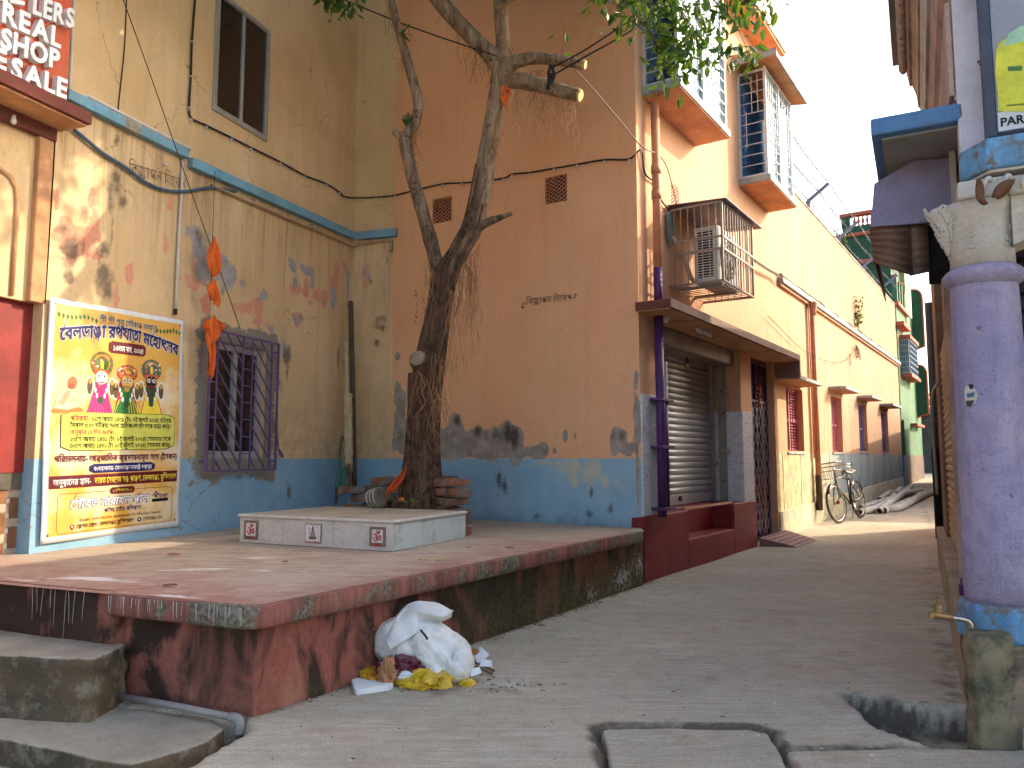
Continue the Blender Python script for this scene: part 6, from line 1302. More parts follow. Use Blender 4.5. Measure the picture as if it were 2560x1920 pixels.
def ptile(px0, px1, kind):
    u0, z1 = FS.uv(px0); u1, z0 = FS.uv(px1); z0 = max(z0, ZP+.02); z1 = min(z1, zt_s-.02); o = .0
    t = MB(); t.fbox(FS, u0, u1, .0, .006, z0, z1); tl_ = obj('picture_tile', t, P('tile_border_brown', S(120,104,92), .4, .2, 40), shr, label='tile with a red sacred syllable' if kind == 'om' else 'tile with a seated figure')
    bw_ = (u1-u0)*(.16 if kind == 'om' else .04); t = MB(); t.fbox(FS, u0+bw_, u1-bw_, .006, .008, z0+bw_*1.2, z1-bw_*.9); obj('tile_field', t, P('tile_white', S(214,210,206), .3), tl_)
    red = P('tile_red', S(178,40,52), .4)
    if kind == 'om':
        v, f = text_mesh('ॐ', 1, 0, 0, .02); v = v-np.array([(v[:,0].min()+v[:,0].max())/2, (v[:,1].min()+v[:,1].max())/2, 0]); k = (z1-z0)*.58/(v[:,1].max()-v[:,1].min())
        mb = MB(); mb.v = [tuple(FS.p((u0+u1)/2+a[0]*k*.9, .0085+.001*(a[2] > 0), (z0+z1)/2+.004+a[1]*k)) for a in v]; mb.f = f; obj('syllable', mb, red, tl_, fix=False)
    else:
        cu, h = (u0+u1)/2, z1-z0
        def e(du, dz, ru, rz, m, nm, lift=.0085):
            mb = MB(); mb.prism([FS.p(cu+du*h+ru*h*math.cos(a), lift, z0+dz*h+rz*h*math.sin(a)) for a in np.linspace(0, 6.283, 15)[:-1]], FS.n*.001); obj(nm, mb, m, tl_)
        br = P('tile_brown', S(120,84,60), .4); e(0,.28,.27,.10,br,'printed_figure'); e(0,.45,.15,.18,P('tile_blue_grey', S(120,116,130), .4),'printed_figure',.0098); e(0,.70,.075,.085,br,'printed_figure',.011); e(0,.83,.035,.08,P('tile_dark', S(60,50,46), .4),'printed_figure',.011); e(-.24,.6,.02,.26,red,'printed_figure'); e(.0,.46,.05,.10,P('tile_gold', S(190,150,80), .4),'printed_figure',.0115)
    for i in range(5):
        t = MB(); u = u0+bw_+(u1-u0-2*bw_)*(i+.5)/5; t.fbox(FS, u-.006, u+.006, .008, .0095, z0+.004, z0+.014+.004*(i % 2)); obj('printed_flower', t, red, tl_)
ptile(R(9,985,1232), R(9,1120,1408), 'om'); ptile(R(9,430,1205), R(9,565,1378), 'fig'); ptile(R(8,2115,1175), R(8,2230,1345), 'om')
# ------------------------------------------------------------------ loose brick walls round the tree
def brick_mesh(seed):
    r = np.random.default_rng(seed); bm = bmesh.new(); bmesh.ops.create_cube(bm, size=1)
    bmesh.ops.scale(bm, vec=(.235,.11,.07), verts=bm.verts); bmesh.ops.bevel(bm, geom=list(bm.edges), offset=.008, segments=2, affect='EDGES')
    for v in bm.verts: v.co += Vector(r.normal(0, .0022, 3))
    me = bpy.data.meshes.new('brick'); bm.to_mesh(me); bm.free(); me.materials.append(M['brick']); return me
bms = [brick_mesh(i) for i in range(5)]
def brick_wall(name, label, start, az, nlen, ncourse, seed, tops=None):
    F = Frame(start, az); w = thing(name, label, 'brick wall', start); r = random.Random(seed)
    for c in range(ncourse):
        for i in range(nlen):
            if tops and c >= tops[min(i, len(tops)-1)]: continue
            o = bpy.data.objects.new('brick', r.choice(bms)); COL.objects.link(o); o.parent = w
            turn = (i == 0 and c % 2)
            q = F.p(.12+.25*i+(.06 if c % 2 else 0)+r.uniform(-.02,.02), r.uniform(-.022,.022), ZP+.04+.083*c+r.uniform(-.004,.004))
            o.location = q-Vector(start); o.rotation_euler = (r.uniform(-.06,.06), r.uniform(-.06,.06), math.pi/2-rad(az)+r.uniform(-.2,.2)+(1.57 if turn else 0))
PR = gz(R(9,1870,1320), ZP); PR = Vector((PR.x-.04, PR.y+.05, ZP))
brick_wall('brick_wall', 'dry-stacked wall of old bricks right of the tree trunk behind the shrine', PR, -38, 6, 6, 3, (6,6,6,6,5,5))
PLb = Vector((-1.62, 7.40, ZP)); brick_wall('brick_wall', 'low stack of old bricks left of the tree trunk behind the shrine', PLb, 52, 5, 6, 9, (5,6,6,6,6))
# things leaning or lying round the trunk
yb = 6.98
dr_ = thing('old_drum', 'old striped drum lying on its side behind the shrine left of the trunk', 'drum', gy(R(9,1040,1045), yb))
q = gy(R(9,1040,985), yb); ax = Vector((.8,-.55,.25)).normalized(); t = MB(); t.tube([q-ax*.05, q+ax*.05], .085, 20); obj('shell', t, P('drum_grey', S(104,98,84), .7, .2), dr_, bevel=.008)
for s in (-.04, .0, .04): t = MB(); t.tube([q+ax*(s-.006), q+ax*(s+.006)], .0875, 20); obj('band', t, P('drum_band', S(178,172,156), .6), dr_)
t = MB(); pts = [gy(R(9,*p), 7.0) for p in ((1285,720),(1240,800),(1185,900),(1150,960))]; n = 14; sp = spline(pts, 5)
for i, p in enumerate(sp):
    w = .012+.05*math.sin(i/len(sp)*3.0); 
    for j in range(7): s = j/6-.5; t.v.append(tuple(p+Vector((s*w*2, -.03*math.cos(s*9+i*.3), s*.05))))
t.f = [(i*7+j, (i+1)*7+j, (i+1)*7+j+1, i*7+j+1) for i in range(len(sp)-1) for j in range(6)]
oc_ = single('orange_cloth', t, P('orange_cloth_dull', S(196,82,34), .8, .15), 'orange cloth wrapped on a stick leaning against the trunk foot', 'cloth', smooth=True, fix=False); oc_.modifiers.new('s', 'SOLIDIFY').thickness = .003
t = MB(); t.tube([gy(R(9,1160,940), 6.95), gy(R(9,1100,1060), 6.9)], .008, 6); single('stick', t, c_bambd, 'short stick end below the orange cloth at the trunk foot', 'stick')
t = MB(); q = gy(R(9,1700,1030), 6.93); ax = Vector((.45,-.8,.2)).normalized(); t.tube([q-ax*.16, q-ax*.02, q, q+ax*.01], [.045,.05,.058,.056], 14, cap=False); o_ = single('clay_pipe', t, P('clay_pipe_brown', S(110,84,66), .85, .2), 'broken round clay pipe end among the roots beside the bricks', 'pipe', smooth=True, fix=False); o_.modifiers.new('s', 'SOLIDIFY').thickness = .012
t = MB(); q = gy(R(9,1255,1000), 6.8)
for k in range(14): a = k*.9; t.tube([q, q+Vector((.022*math.cos(a), .022*math.sin(a), .012*math.sin(k*1.7)))], [.010,.012], 5)
single('marigold', t, P('marigold_orange', S(236,96,40), .8), 'single orange marigold flower at the foot of the tree', 'flower')
r_ = np.random.default_rng(3); pos = [tuple(gy(R(9,1180+k*9, 1030-(k*37 % 20)), 6.75)) for k in range(22)]
single('seedling', leaves_mesh(np.array(pos), .04, 3, -.6), M['leaf'], 'tiny green seedlings growing behind the shrine at the trunk foot', 'seedling', fix=False)
# poles and boards in the corner
def stick(name, m, label, cat, p0, p1, r, seg=10, nodes=0, y=(9.0, 9.1)):
    a, b = gy(p0, y[0]), gy(p1, y[1]); t = MB(); n = max(2, nodes*4+1); pts = [a.lerp(b, i/(n-1)) for i in range(n)]; rs = [r*(1.16 if nodes and i % 4 == 0 else 1) for i in range(n)]
    t.tube(pts, rs, seg); return single(name, t, m, label, cat, smooth=nodes > 0)
stick('corner_pole', c_bambd, 'tall dark pole standing in the corner of the yellow wall', 'pole', R(9,855,1000), R(5,818,945), .032, 12, 0, (9.02, 9.22))
stick('bamboo_pole', c_bamb, 'pale split bamboo pole standing in the corner in front of the dark pole', 'bamboo', R(9,800,760), R(9,795,90), .050, 12, 4, (8.85, 9.05))
stick('bamboo_pole', c_bamb, 'thin bamboo pole rising behind the pale split bamboo in the corner', 'bamboo', R(9,790,400), R(5,780,1300), .022, 8, 3, (8.98, 9.12))
t = MB()
for k in range(40):
    a = gy(R(9,800,690), 8.8); b = gy(R(9,800+random.uniform(-40,45),930), 8.75+random.uniform(-.05,.05)); t.tube([a+Vector((random.uniform(-.02,.02),0,0)), b], .004, 4)
single('twig_broom', t, P('broom_twig', S(120,92,66), .9), 'twig broom standing head down at the foot of the bamboo', 'broom')
for k, (a, b, w, m, lb) in enumerate(((R(9,690,1030),R(9,745,450),.035,c_bambd,'narrow grey board leaning left of the bamboo in the corner'),(R(9,720,960),R(9,765,500),.05,c_wood,'brown board leaning beside the bamboo in the corner'),(R(9,762,930),R(9,762,620),.10,c_gplank,'green painted board standing behind the brick stack'),(R(9,700,900),R(9,730,640),.05,c_gplank,'thin green strip leaning left of the brown board'))):
    t = MB(); t.bar(gy(a, 8.75-.03*k), gy(b, 8.95-.03*k), w, .02, up=(0,-1,.2)); single('leaning_board', t, m, lb, 'board', bevel=.003)
# ------------------------------------------------------------------ fig tree
D = lambda x, y: (x*1.15733, y*1.15733)
TY = 7.25
tree = thing('fig_tree', 'old forked fig tree with aerial roots and cut limbs rising behind the marble shrine', 'tree', gy(D(910,1130), TY))
def limb(pts, dy=None, sub=6):        # pts: (dispx, dispy, width_px[, dy])
    P3 = [gy(D(p[0], p[1]), TY+(p[3] if len(p) > 3 else 0)) for p in pts]; rr = [p[2]*1.15733*.5*TY/FPX for p in pts]
    sp = spline(P3, sub); rs = []
    for i in range(len(pts)-1):
        for k in range(sub): t_ = k/sub; rs.append(rr[i]*(1-t_)+rr[i+1]*t_)
    return sp, rs+[rr[-1]]
tb = MB(); limbs = [
    [(912,1150,140),(910,1095,104),(910,1040,82),(912,960,70),(916,880,66),(926,800,64),(940,720,58),(952,650,54),(960,600,56),(975,565,50)],
    [(962,600,44),(990,545,46),(1020,490,46),(1042,400,44),(1056,310,40),(1072,230,42),(1085,165,52),(1088,130,50)],
    [(950,600,36,.03),(940,560,32,.03),(922,490,30,.04),(902,425,29,.05),(886,360,28,.06),(876,310,30,.06),(884,285,27,.06),(900,255,25,.05),(902,215,24,.05),(888,160,22,.05),(868,90,19,.06),(850,20,18,.08),(838,-60,17,.1),(815,-170,14,.2)],
    [(876,310,22,.06),(862,292,18,.03),(848,284,14,.0)],
    [(1086,150,44),(1050,110,36,.0),(1010,70,36,.05),(960,15,38,.1),(925,-30,36,.15),(860,-130,30,.3),(780,-220,24,.5)],
    [(1088,140,40),(1086,90,32),(1082,30,32),(1080,-50,32,-.1),(1090,-150,28,-.3),(1120,-260,22,-.5)],
    [(1092,150,34),(1120,132,30,-.06),(1160,126,26,-.12),(1215,132,23,-.2),(1262,140,21,-.26)],
    [(1090,175,34),(1125,175,36,-.06),(1175,186,32,-.14),(1225,200,30,-.22),(1252,206,28,-.27)],
    [(1022,500,26,-.02),(1045,484,20,-.05),(1075,472,14,-.08),(1108,460,9,-.1)],
    [(925,800,40,-.06),(908,785,44,-.12),(902,775,40,-.17)],
    [(1070,20,20,-.1),(1180,-60,16,-.4),(1300,-90,13,-.7),(1450,-60,10,-1.0)],
]
for l in limbs: sp, rs = limb(l); tb.tube(sp, rs, 16)
for k in range(26):                    # roots flowing down into the foot, fused with the trunk
    a = k*2*math.pi/26+random.uniform(-.1,.1); b = gy(D(912,1095), TY); v = Vector((math.cos(a), math.sin(a), 0)); h = random.uniform(.5, 1.6); ln = random.uniform(.20, .34)
    top = gy(D(912+random.uniform(-4,8), 1095-h*230), TY); w0 = .105; b0 = Vector((b.x, b.y, ZP))
    pts = [Vector((top.x, top.y, ZP+h))+v*w0*.9, Vector((b.x, b.y, ZP+h*.55))+v*(w0+.015)+Vector((-v.y,v.x,0))*random.uniform(-.05,.05), b0+v*.16+Vector((0,0,.22)), b0+v*ln+Vector((0,0,.06)), b0+v*(ln+.16)+Vector((0,0,-.03))]
    tb.tube(spline(pts, 5), [random.uniform(.022,.042)]*16+[.03,.026,.022,.018,.012], 8)
def remesh(mb, vox, smooth=1):
    me = mesh_of('tmp', mb); o = bpy.data.objects.new('tmp', me); COL.objects.link(o); m_ = o.modifiers.new('r', 'REMESH'); m_.mode = 'VOXEL'; m_.voxel_size = vox
    if smooth: s = o.modifiers.new('s', 'SMOOTH'); s.iterations = smooth; s.factor = .5
    dg = bpy.context.evaluated_depsgraph_get(); me2 = bpy.data.meshes.new_from_object(o.evaluated_get(dg)); bpy.data.objects.remove(o); bpy.data.meshes.remove(me); return me2
me = remesh(tb, .011, 1); nV = len(me.vertices); co = np.zeros(nV*3); me.vertices.foreach_get('co', co); co = co.reshape(-1,3); nn = np.zeros(nV*3); me.vertices.foreach_get('normal', nn); nn = nn.reshape(-1,3)
amp = .016*np.clip(1.4-(co[:,2]-ZP)*.22, .3, 1.2); dsp = fbm(co[:,0]*2+co[:,2]*.15, co[:,1]*2, co[:,2]*.6, 8, 4)*amp; me.vertices.foreach_set('co', (co+nn*dsp[:,None]).ravel()); me.shade_smooth(); me.name = 'trunk'; me.materials.clear()
trunk = link('trunk', me, M['bark'], tree)
cutm = P('fresh_cut_wood', S(206,180,126), .85, .15, 20, .3, .004, dirt=S(150,116,70))
for l in (limbs[6], limbs[7]):         # sawn ends
    sp, rs = limb(l); d = (sp[-1]-sp[-2]).normalized(); t = MB(); t.tube([sp[-1]-d*.01, sp[-1]+d*.014], [rs[-1]*.98, rs[-1]*.9], 14, jit=.08); obj('sawn_end', t, cutm, trunk)
sp, rs = limb(limbs[9]); q = sp[-1]; t = MB(); ax = Vector((-.25,-.8,.3)).normalized(); t.tube([q-ax*.03, q+ax*.02, q+ax*.035], [.085,.075,.03], 16, jit=.08); obj('sawn_end', t, P('old_cut_grey', S(138,124,104), .9, .2, 16, .5, .006, dirt=S(84,72,58)), trunk, smooth=True)
vine = MB()                            # climbing roots and cords lying on the trunk
for k in range(26):
    z0 = random.uniform(.6, 3.0); z1 = z0+random.uniform(.5, 1.5); a0 = random.uniform(-2.9, -.2); tw = random.uniform(-1.2, 1.2); pts = []
    for i in range(7):
        z = z0+(z1-z0)*i/6; yy = 1146-(z-1.2)/TY*FPX
        sp, rs = _tr if '_tr' in globals() else limb(limbs[0]+[(990,545,46),(1020,490,46),(1042,400,44),(1056,310,40)]); _tr = (sp, rs)
        j = min(range(len(sp)), key=lambda q_: abs(sp[q_].z-z)); a = a0+tw*i/6; pts.append(sp[j]+Vector((math.cos(a), math.sin(a), 0))*(rs[j]+.004))
    vine.tube(spline(pts, 4), random.uniform(.004, .011), 6)
for k in range(34):                    # braided roots down the lower trunk
    z1 = random.uniform(1.2, 2.5); z0 = ZP-.02; a0 = random.uniform(-3.4, .3); tw = random.uniform(-.9, .9); pts = []
    for i in range(8):
        z = z1+(z0-z1)*i/7; sp, rs = _tr; j = min(range(len(sp)), key=lambda q_: abs(sp[q_].z-z)); a = a0+tw*i/7+.12*math.sin(i*1.7+k); fl2 = .10*max(0, 1-(z-ZP)/.35)**2
        pts.append(Vector((sp[j].x, sp[j].y, z))+Vector((math.cos(a), math.sin(a), 0))*(rs[j]*(.98 if z > ZP+.3 else .9)+.004+fl2))
    r0 = random.uniform(.008, .020); vine.tube(spline(pts, 4), [r0*(.6+.6*i/28) for i in range(29)], 7)
obj('climbing_roots', vine, P('root_brown', S(96,70,52), .9, .3, 14, .5, .006, dirt=S(50,36,28), damt=.8, dscale=12), tree, smooth=True, kind='stuff')
hr = MB()
def hang(px0, px1, n, lmin, lmax, dy, wob=.03, r=.0022):
    for k in range(n):
        f = random.random(); p = gy(D(px0[0]+(px1[0]-px0[0])*f, px0[1]+(px1[1]-px0[1])*f), TY+dy+random.uniform(-.06,.06)); L = random.uniform(lmin, lmax); pts = [p]; x = y = 0
        for i in range(1, 7): x += random.uniform(-wob,wob); y += random.uniform(-wob,wob); pts.append(p+Vector((x, y, -L*i/6)))
        hr.tube(spline(pts, 3), [r]*18+[r*.4], 4)
hang((1115,190),(1245,212),70,.12,.5,-.17); hang((1095,160),(1180,150),30,.05,.2,-.1,.04); hang((1060,300),(1085,200),30,.1,.5,-.05); hang((985,590),(1040,520),44,.12,.5,-.05,.025)
hang((960,20),(1080,150),34,.08,.45,.0,.03); hang((885,360),(905,200),40,.1,.4,.04); hang((920,560),(945,600),16,.2,.6,-.1); hang((840,0),(880,110),30,.1,.35,.05); hang((960,610),(990,640),18,.3,1.0,-.14,.04); hang((1000,560),(1030,600),26,.3,.9,-.08,.03); hang((930,760),(975,780),14,.3,.9,-.16,.03)
hang((1085,60),(1110,130),24,.1,.5,-.05); hang((900,800),(960,860),20,.2,.7,-.2,.05,.003)
obj('aerial_roots', hr, P('aerial_root', S(150,112,78), .9, .2), tree, kind='stuff')
# twine tied round the fork
t = MB()
for k in range(9):
    c = gy(D(958,598+random.uniform(-10,14)), TY); pts = [c+Vector((.135*math.cos(a), .11*math.sin(a), .03*math.sin(a*1+k))) for a in np.linspace(0, 6.283, 18)]; t.tube(pts, .005, 5, cap=False)
obj('twine', t, c_bambd, tree, kind='stuff')
# leaves: the sprays that hang into view, the sucker leaves and the crown above the frame
def spray(pts, n_leaf, spread, size, dy, seed, tw=.006):
    P3 = [gy(D(p[0], p[1]), TY+dy) for p in pts]; sp = spline(P3, 8); t = MB(); t.tube(sp, [tw*(1-.7*i/len(sp)) for i in range(len(sp))], 5); r = np.random.default_rng(seed); pos = []
    for k in range(n_leaf):
        q = sp[int(r.random()**.8*(len(sp)-1))]; pos.append(np.array(q)+r.normal(0, spread, 3)*np.array([1, .8, .7]))
    return t, pos
twigs = MB(); allp = []
def addspray(*a):
    t, p = spray(*a); b = len(twigs.v); twigs.v += t.v; twigs.f += [tuple(b+i for i in f) for f in t.f]; allp.extend(p)
addspray([(1250,-90),(1330,-10),(1390,50),(1440,130),(1468,205)], 85, .10, .1, -1.2, 1)
addspray([(1360,-90),(1420,-20),(1480,40),(1530,90),(1560,120)], 85, .10, .1, -1.2, 2)
addspray([(1330,-60),(1400,10),(1420,70),(1450,110),(1440,160)], 90, .09, .1, -1.1, 3)
addspray([(1450,-80),(1530,-10),(1580,40),(1612,105),(1600,130)], 55, .07, .1, -1.2, 4)
addspray([(1470,-70),(1560,-20),(1630,10),(1660,50)], 75, .09, .1, -1.0, 5)
addspray([(1240,-70),(1290,-20),(1340,20),(1370,70)], 60, .10, .1, -1.0, 6)
addspray([(1400,-60),(1470,20),(1500,80),(1490,140)], 70, .09, .1, -1.3, 7)
addspray([(1280,-100),(1380,-40),(1500,-20),(1620,-10)], 110, .12, .1, -1.1, 8)
addspray([(1300,-60),(1430,20),(1560,50)], 90, .10, .1, -.9, 14)
addspray([(620,-60),(680,-15),(740,10),(790,15)], 48, .06, .1, -.6, 9)
addspray([(700,-60),(730,-10),(760,22)], 30, .055, .1, -.6, 10)
addspray([(868,80),(878,60),(885,70)], 5, .02, .06, .0, 11); addspray([(884,245),(872,255),(868,262)], 7, .02, .06, .0, 12); addspray([(1215,120),(1220,60)], 4, .03, .08, -.2, 13)
obj('twigs', twigs, c_bambd, tree, kind='stuff')
obj('hanging_leaves', leaves_mesh(np.array(allp), .105, 21, .75, .46), M['leaf'], tree, fix=False, kind='stuff')
dl = np.array([gy(D(905+random.uniform(-10,15), 620+k*5.5), TY-.15) for k in range(14)]); obj('withered_leaves', leaves_mesh(dl, .05, 5, 1.0, .3), M['bleaf'], tree, fix=False, kind='stuff')
cl = []; r = np.random.default_rng(77)
for k in range(150):                  # canopy roofing the yard, just above what the photograph shows
    x, y = r.uniform(-3.6, 1.1), r.uniform(4.9, 8.9); top = CAMH+.64*y+.3
    cl.append(leafcloud(62, np.array([x, y, top+r.uniform(.2, 1.5)]), .55, .55, .32, .1, 100+k, .15))
for k in range(26):
    cl.append(leafcloud(70, np.array([r.uniform(.9, 2.3), r.uniform(6.3, 7.35), r.uniform(6.2, 8.6)]), .5, .4, .45, .1, 400+k, .15))
crown = np.concatenate(cl); keep = []
for p in crown:
    d = Vector(p)-CAMP; c_, s_ = math.cos(PITCH), math.sin(PITCH); yy = c_*d.y+s_*d.z; zz = -s_*d.y+c_*d.z
    keep.append(yy > .3 and 960-FPX*zz/yy < -15)
crown = crown[np.array(keep)]
obj('crown', leaves_mesh(crown, .14, 31, .6, .5), M['leaf'], tree, fix=False, kind='stuff')
# wires tied to the tree
def wire(name, label, pts, r=.006, m=None, sub=6): t = MB(); t.tube(spline(pts, sub), r, 6); return single(name, t, m or c_cab, label, 'wire', smooth=True)
w0 = gy(D(1185,150), TY-.2)
wire('tree_wire', 'black service wire running from the yellow wall window top down to the tree fork', [gy(D(720,-10), 7.6), gy(D(880,55), 7.4), gy(D(1075,122), TY-.15)], .007)
wire('tree_wire', 'upper of two black wires from the cut limb up into the hanging leaves', [w0, gy(D(1260,110), TY-.3), gy(D(1345,55), TY-.3), gy(D(1420,5), TY-.2), gy(D(1500,-60), TY)], .008)
wire('tree_wire', 'lower of two black wires from the cut limb up into the hanging leaves', [gy(D(1190,165), TY-.2), gy(D(1265,122), TY-.32), gy(D(1370,62), TY-.32), gy(D(1470,-10), TY-.2), gy(D(1540,-70), TY)], .008)
e_ = FA.p(1.0, .05, 3.98)
wire('tree_wire', 'pale wire slanting from the cut limb to the vent beside the caged air conditioner', [gy(D(1240,150), TY-.25), gy(D(1270,180), TY-.2), gy(D(1330,250), TY), gy(D(1385,315), 7.55), FA.p(.45,.12,4.35), e_], .007, P('pale_wire', S(150,128,112), .7))
t = MB()
for k in range(10): a = gy(D(1192+random.uniform(-6,6),140), TY-.2); t.tube(spline([a, a+Vector((random.uniform(-.05,.05),-.03,-.12)), a+Vector((random.uniform(-.06,.04),-.02,-.26)), a+Vector((random.uniform(-.03,.03),-.03,-.1))], 4), .006, 5)
single('cable_coil', t, c_cab, 'knot of black cable hanging between the two cut limbs of the tree', 'cable')

t = MB()
for k in range(7): a = gy(D(1094+random.uniform(-8,8), 196+random.uniform(-10,10)), TY-.16); t.tube(spline([a, a+Vector((random.uniform(-.05,.05),-.03,-.05)), a+Vector((random.uniform(-.04,.04),-.02,-.14-.05*random.random()))], 4), [.012]*6+[.009,.006,.003], 5)
single('orange_ribbon', t, c_saff, 'orange cloth ribbon tied round the upper fork of the tree', 'ribbon', smooth=True)
# ------------------------------------------------------------------ rubbish heap
k13 = .28933*4.38/FPX
def T(rx, ry, y=4.38): return gy(R(13, rx, ry), y)
def ell(mb, c, r, seg=16, rings=10):
    c = Vector(c); b = len(mb.v)
    for i in range(rings+1):
        th = math.pi*i/rings
        for j in range(seg): a = 2*math.pi*j/seg; mb.v.append((c.x+r[0]*math.sin(th)*math.cos(a), c.y+r[1]*math.sin(th)*math.sin(a), c.z+r[2]*math.cos(th)))
    for i in range(rings):
        for j in range(seg): j2 = (j+1) % seg; mb.f.append((b+i*seg+j, b+(i+1)*seg+j, b+(i+1)*seg+j2, b+i*seg+j2))
def m_sack():
    t = NT('woven_white_sack'); w1 = t.noise(1, 2, .5, t.vec((8, 8, 260))); w2 = t.noise(1, 2, .5, t.vec((260, 8, 8))); a = t.noise(9, 5, .6)
    c = t.mix(t.step(a, .3, .7), S(236,234,228), S(214,210,200)); c = t.mix(t.mth('MULTIPLY', t.step(t.noise(16, 5, .7), .58, .75), .35), c, S(150,140,122))
    return t.out(c, .55, t.bump(t.mth('ADD', t.mth('ADD', w1, w2), t.mth('MULTIPLY', t.noise(30, 5, .7), 2.5)), .45, .004), spec=.35)
ms = m_sack()
sk = thing('rubbish_sack', 'torn white woven sack full of rubbish slumped against the platform wall', 'sack', (-.5, 4.4, 0))
b = MB()
for (x, y, rx, rz, ry, dy) in ((1320,600,300,190,.13,.03),(1200,520,170,150,.11,.05),(1600,680,250,190,.14,.0),(1480,560,230,180,.14,.02),(1740,770,120,150,.12,-.06),(1560,790,180,90,.12,-.03)):
    ell(b, T(x, y, 4.38+dy), (rx*k13, ry, rz*k13))
me = remesh(b, .010, 6); nV = len(me.vertices); co = np.zeros(nV*3); me.vertices.foreach_get('co', co); co = co.reshape(-1,3); nn = np.zeros(nV*3); me.vertices.foreach_get('normal', nn); nn = nn.reshape(-1,3)
fold = (1-np.abs(fbm(co[:,0]*1.4+co[:,2]*1.2, co[:,1]*2+co[:,2]*.6, co[:,2]*.6, 5, 3)))**3*.02+fbm(co[:,0], co[:,1], co[:,2], 22, 3)*.006-.012
me.vertices.foreach_set('co', (co+nn*fold[:,None]).ravel()); me.shade_smooth(); me.name = 'sack_body'; me.materials.clear(); link('sack_body', me, ms, sk)
mouth = MB(); U, V = 36, 12               # open folded mouth of the sack
edge = spline([T(1130,600,4.30), T(1180,470,4.36), T(1250,370,4.44), T(1400,330,4.40), T(1600,380,4.34), T(1700,330,4.36)], 8); back_ = spline([T(1060,440,4.5), T(1160,400,4.5), T(1310,250,4.46), T(1480,212,4.44), T(1600,250,4.42), T(1712,310,4.38)], 8)
low = spline([T(1160,640,4.27), T(1280,560,4.26), T(1390,490,4.30), T(1420,400,4.40), T(1560,400,4.42), T(1690,350,4.40)], 8)
n = len(edge)
for i in range(n):
    for j in range(V+1):
        s = j/V; p = back_[i].lerp(edge[i], s*2) if s < .5 else edge[i].lerp(low[i], (s-.5)*2)
        p = p+Vector((0, -.02*math.sin(s*3.14), .018*math.sin(s*3.14)))+Vector((0,0,.010*float(fbm(np.array([i*.16]), np.array([j*.3]), 0, 1, 3)[0]))); mouth.v.append(tuple(p))
mouth.f = [(i*(V+1)+j, (i+1)*(V+1)+j, (i+1)*(V+1)+j+1, i*(V+1)+j+1) for i in range(n-1) for j in range(V)]
o = obj('sack_mouth', mouth, ms, sk, smooth=True, fix=False); o.modifiers.new('s', 'SOLIDIFY').thickness = .003; s_ = o.modifiers.new('d', 'SUBSURF'); s_.levels = 1; s_.render_levels = 1
t = MB(); c = T(1778,775,4.235); 
for i in range(5):
    for j in range(20): rr = (.092*i/4+.001); a = 2*math.pi*j/20; t.v.append((c.x+rr*.72*math.cos(a)*1.0, c.y-.02+.035*(i/4)**2+.02*math.cos(a)*i/4, c.z+rr*math.sin(a)*1.02+.004*math.sin(j*2.1)))
t.f = [(i*20+j, (i+1)*20+j, (i+1)*20+(j+1) % 20, i*20+(j+1) % 20) for i in range(4) for j in range(20)]; o = obj('sack_bottom', t, ms, sk, smooth=True, fix=False); o.modifiers.new('s', 'SOLIDIFY').thickness = .004
t = MB(); t.tube([T(1420,465,4.235), T(1455,505,4.225), T(1485,548,4.22)], [.006,.006,.007], 6); single('twig', t, c_bkf, 'short dark twig lying on the white rubbish sack', 'twig')
# crumpled things round it
def crumple(name, label, cat, c, r, m, seed, rough=.5, fine=9, smooth=False):
    bm = bmesh.new(); bmesh.ops.create_icosphere(bm, subdivisions=4, radius=1); v = np.array([q.co[:] for q in bm.verts]); d = 1+rough*(1-2*np.abs(fbm(v[:,0]+seed, v[:,1], v[:,2], 2.2, 4)))*.5+.12*fbm(v[:,0]+seed, v[:,1], v[:,2], fine, 2)
    for q, k in zip(bm.verts, d): q.co = q.co*float(k)
    mb = MB(); bm.verts.index_update(); mb.v = [tuple(Vector(c)+Vector((q.co.x*r[0], q.co.y*r[1], q.co.z*r[2]))) for q in bm.verts]; mb.f = [tuple(q.index for q in f.verts) for f in bm.faces]; bm.free()
    return single(name, mb, m, label, cat, smooth=smooth)
crumple('yellow_bag', 'crumpled yellow plastic bag under the front of the white sack', 'bag', T(1480,920,4.24), (.112,.08,.052), c_yelp, 3, 1.1, 6)
crumple('maroon_packet', 'crumpled maroon foil packet squeezed under the white sack', 'packet', T(1260,800,4.28), (.105,.06,.055), c_maro, 8, .9, 5)
crumple('tan_packet', 'crumpled tan printed packet between foam board and maroon packet', 'packet', T(1150,850,4.24), (.045,.05,.068), c_tan, 12, .9, 5)
crumple('dark_bag', 'dark plastic bag half hidden behind the tan packet by the platform wall', 'bag', T(1035,800,4.45), (.05,.05,.07), c_black, 15, .6, 5)
crumple('white_wrapper', 'small white and clear wrapper beside the maroon packet', 'wrapper', T(1300,855,4.235), (.045,.03,.025), c_foam, 19, .9, 6)
crumple('yellow_scrap', 'small yellow plastic scrap at the sack foot near the bricks of litter', 'scrap', T(1825,925,4.22), (.035,.03,.016), c_yelp, 23, .9, 6)
def foam(px, z0, h, m, label, tilt, y0):
    pts = [gp(R(13, *p), .01) for p in px]; c = sum(pts, Vector())/len(pts); t = MB(); t.prism([Vector((p.x, p.y, gh(p.x,p.y)+z0+tilt*(p.y-c.y))) for p in pts], (0,0,h)); return single('foam_board', t, m, label, 'foam board', bevel=.003)
foam([(820,910),(890,905),(1185,955),(1150,975),(870,1015),(850,1005)], .0, .028, c_foam, 'broken white foam board lying flat left of the rubbish sack', 0, 4.2)
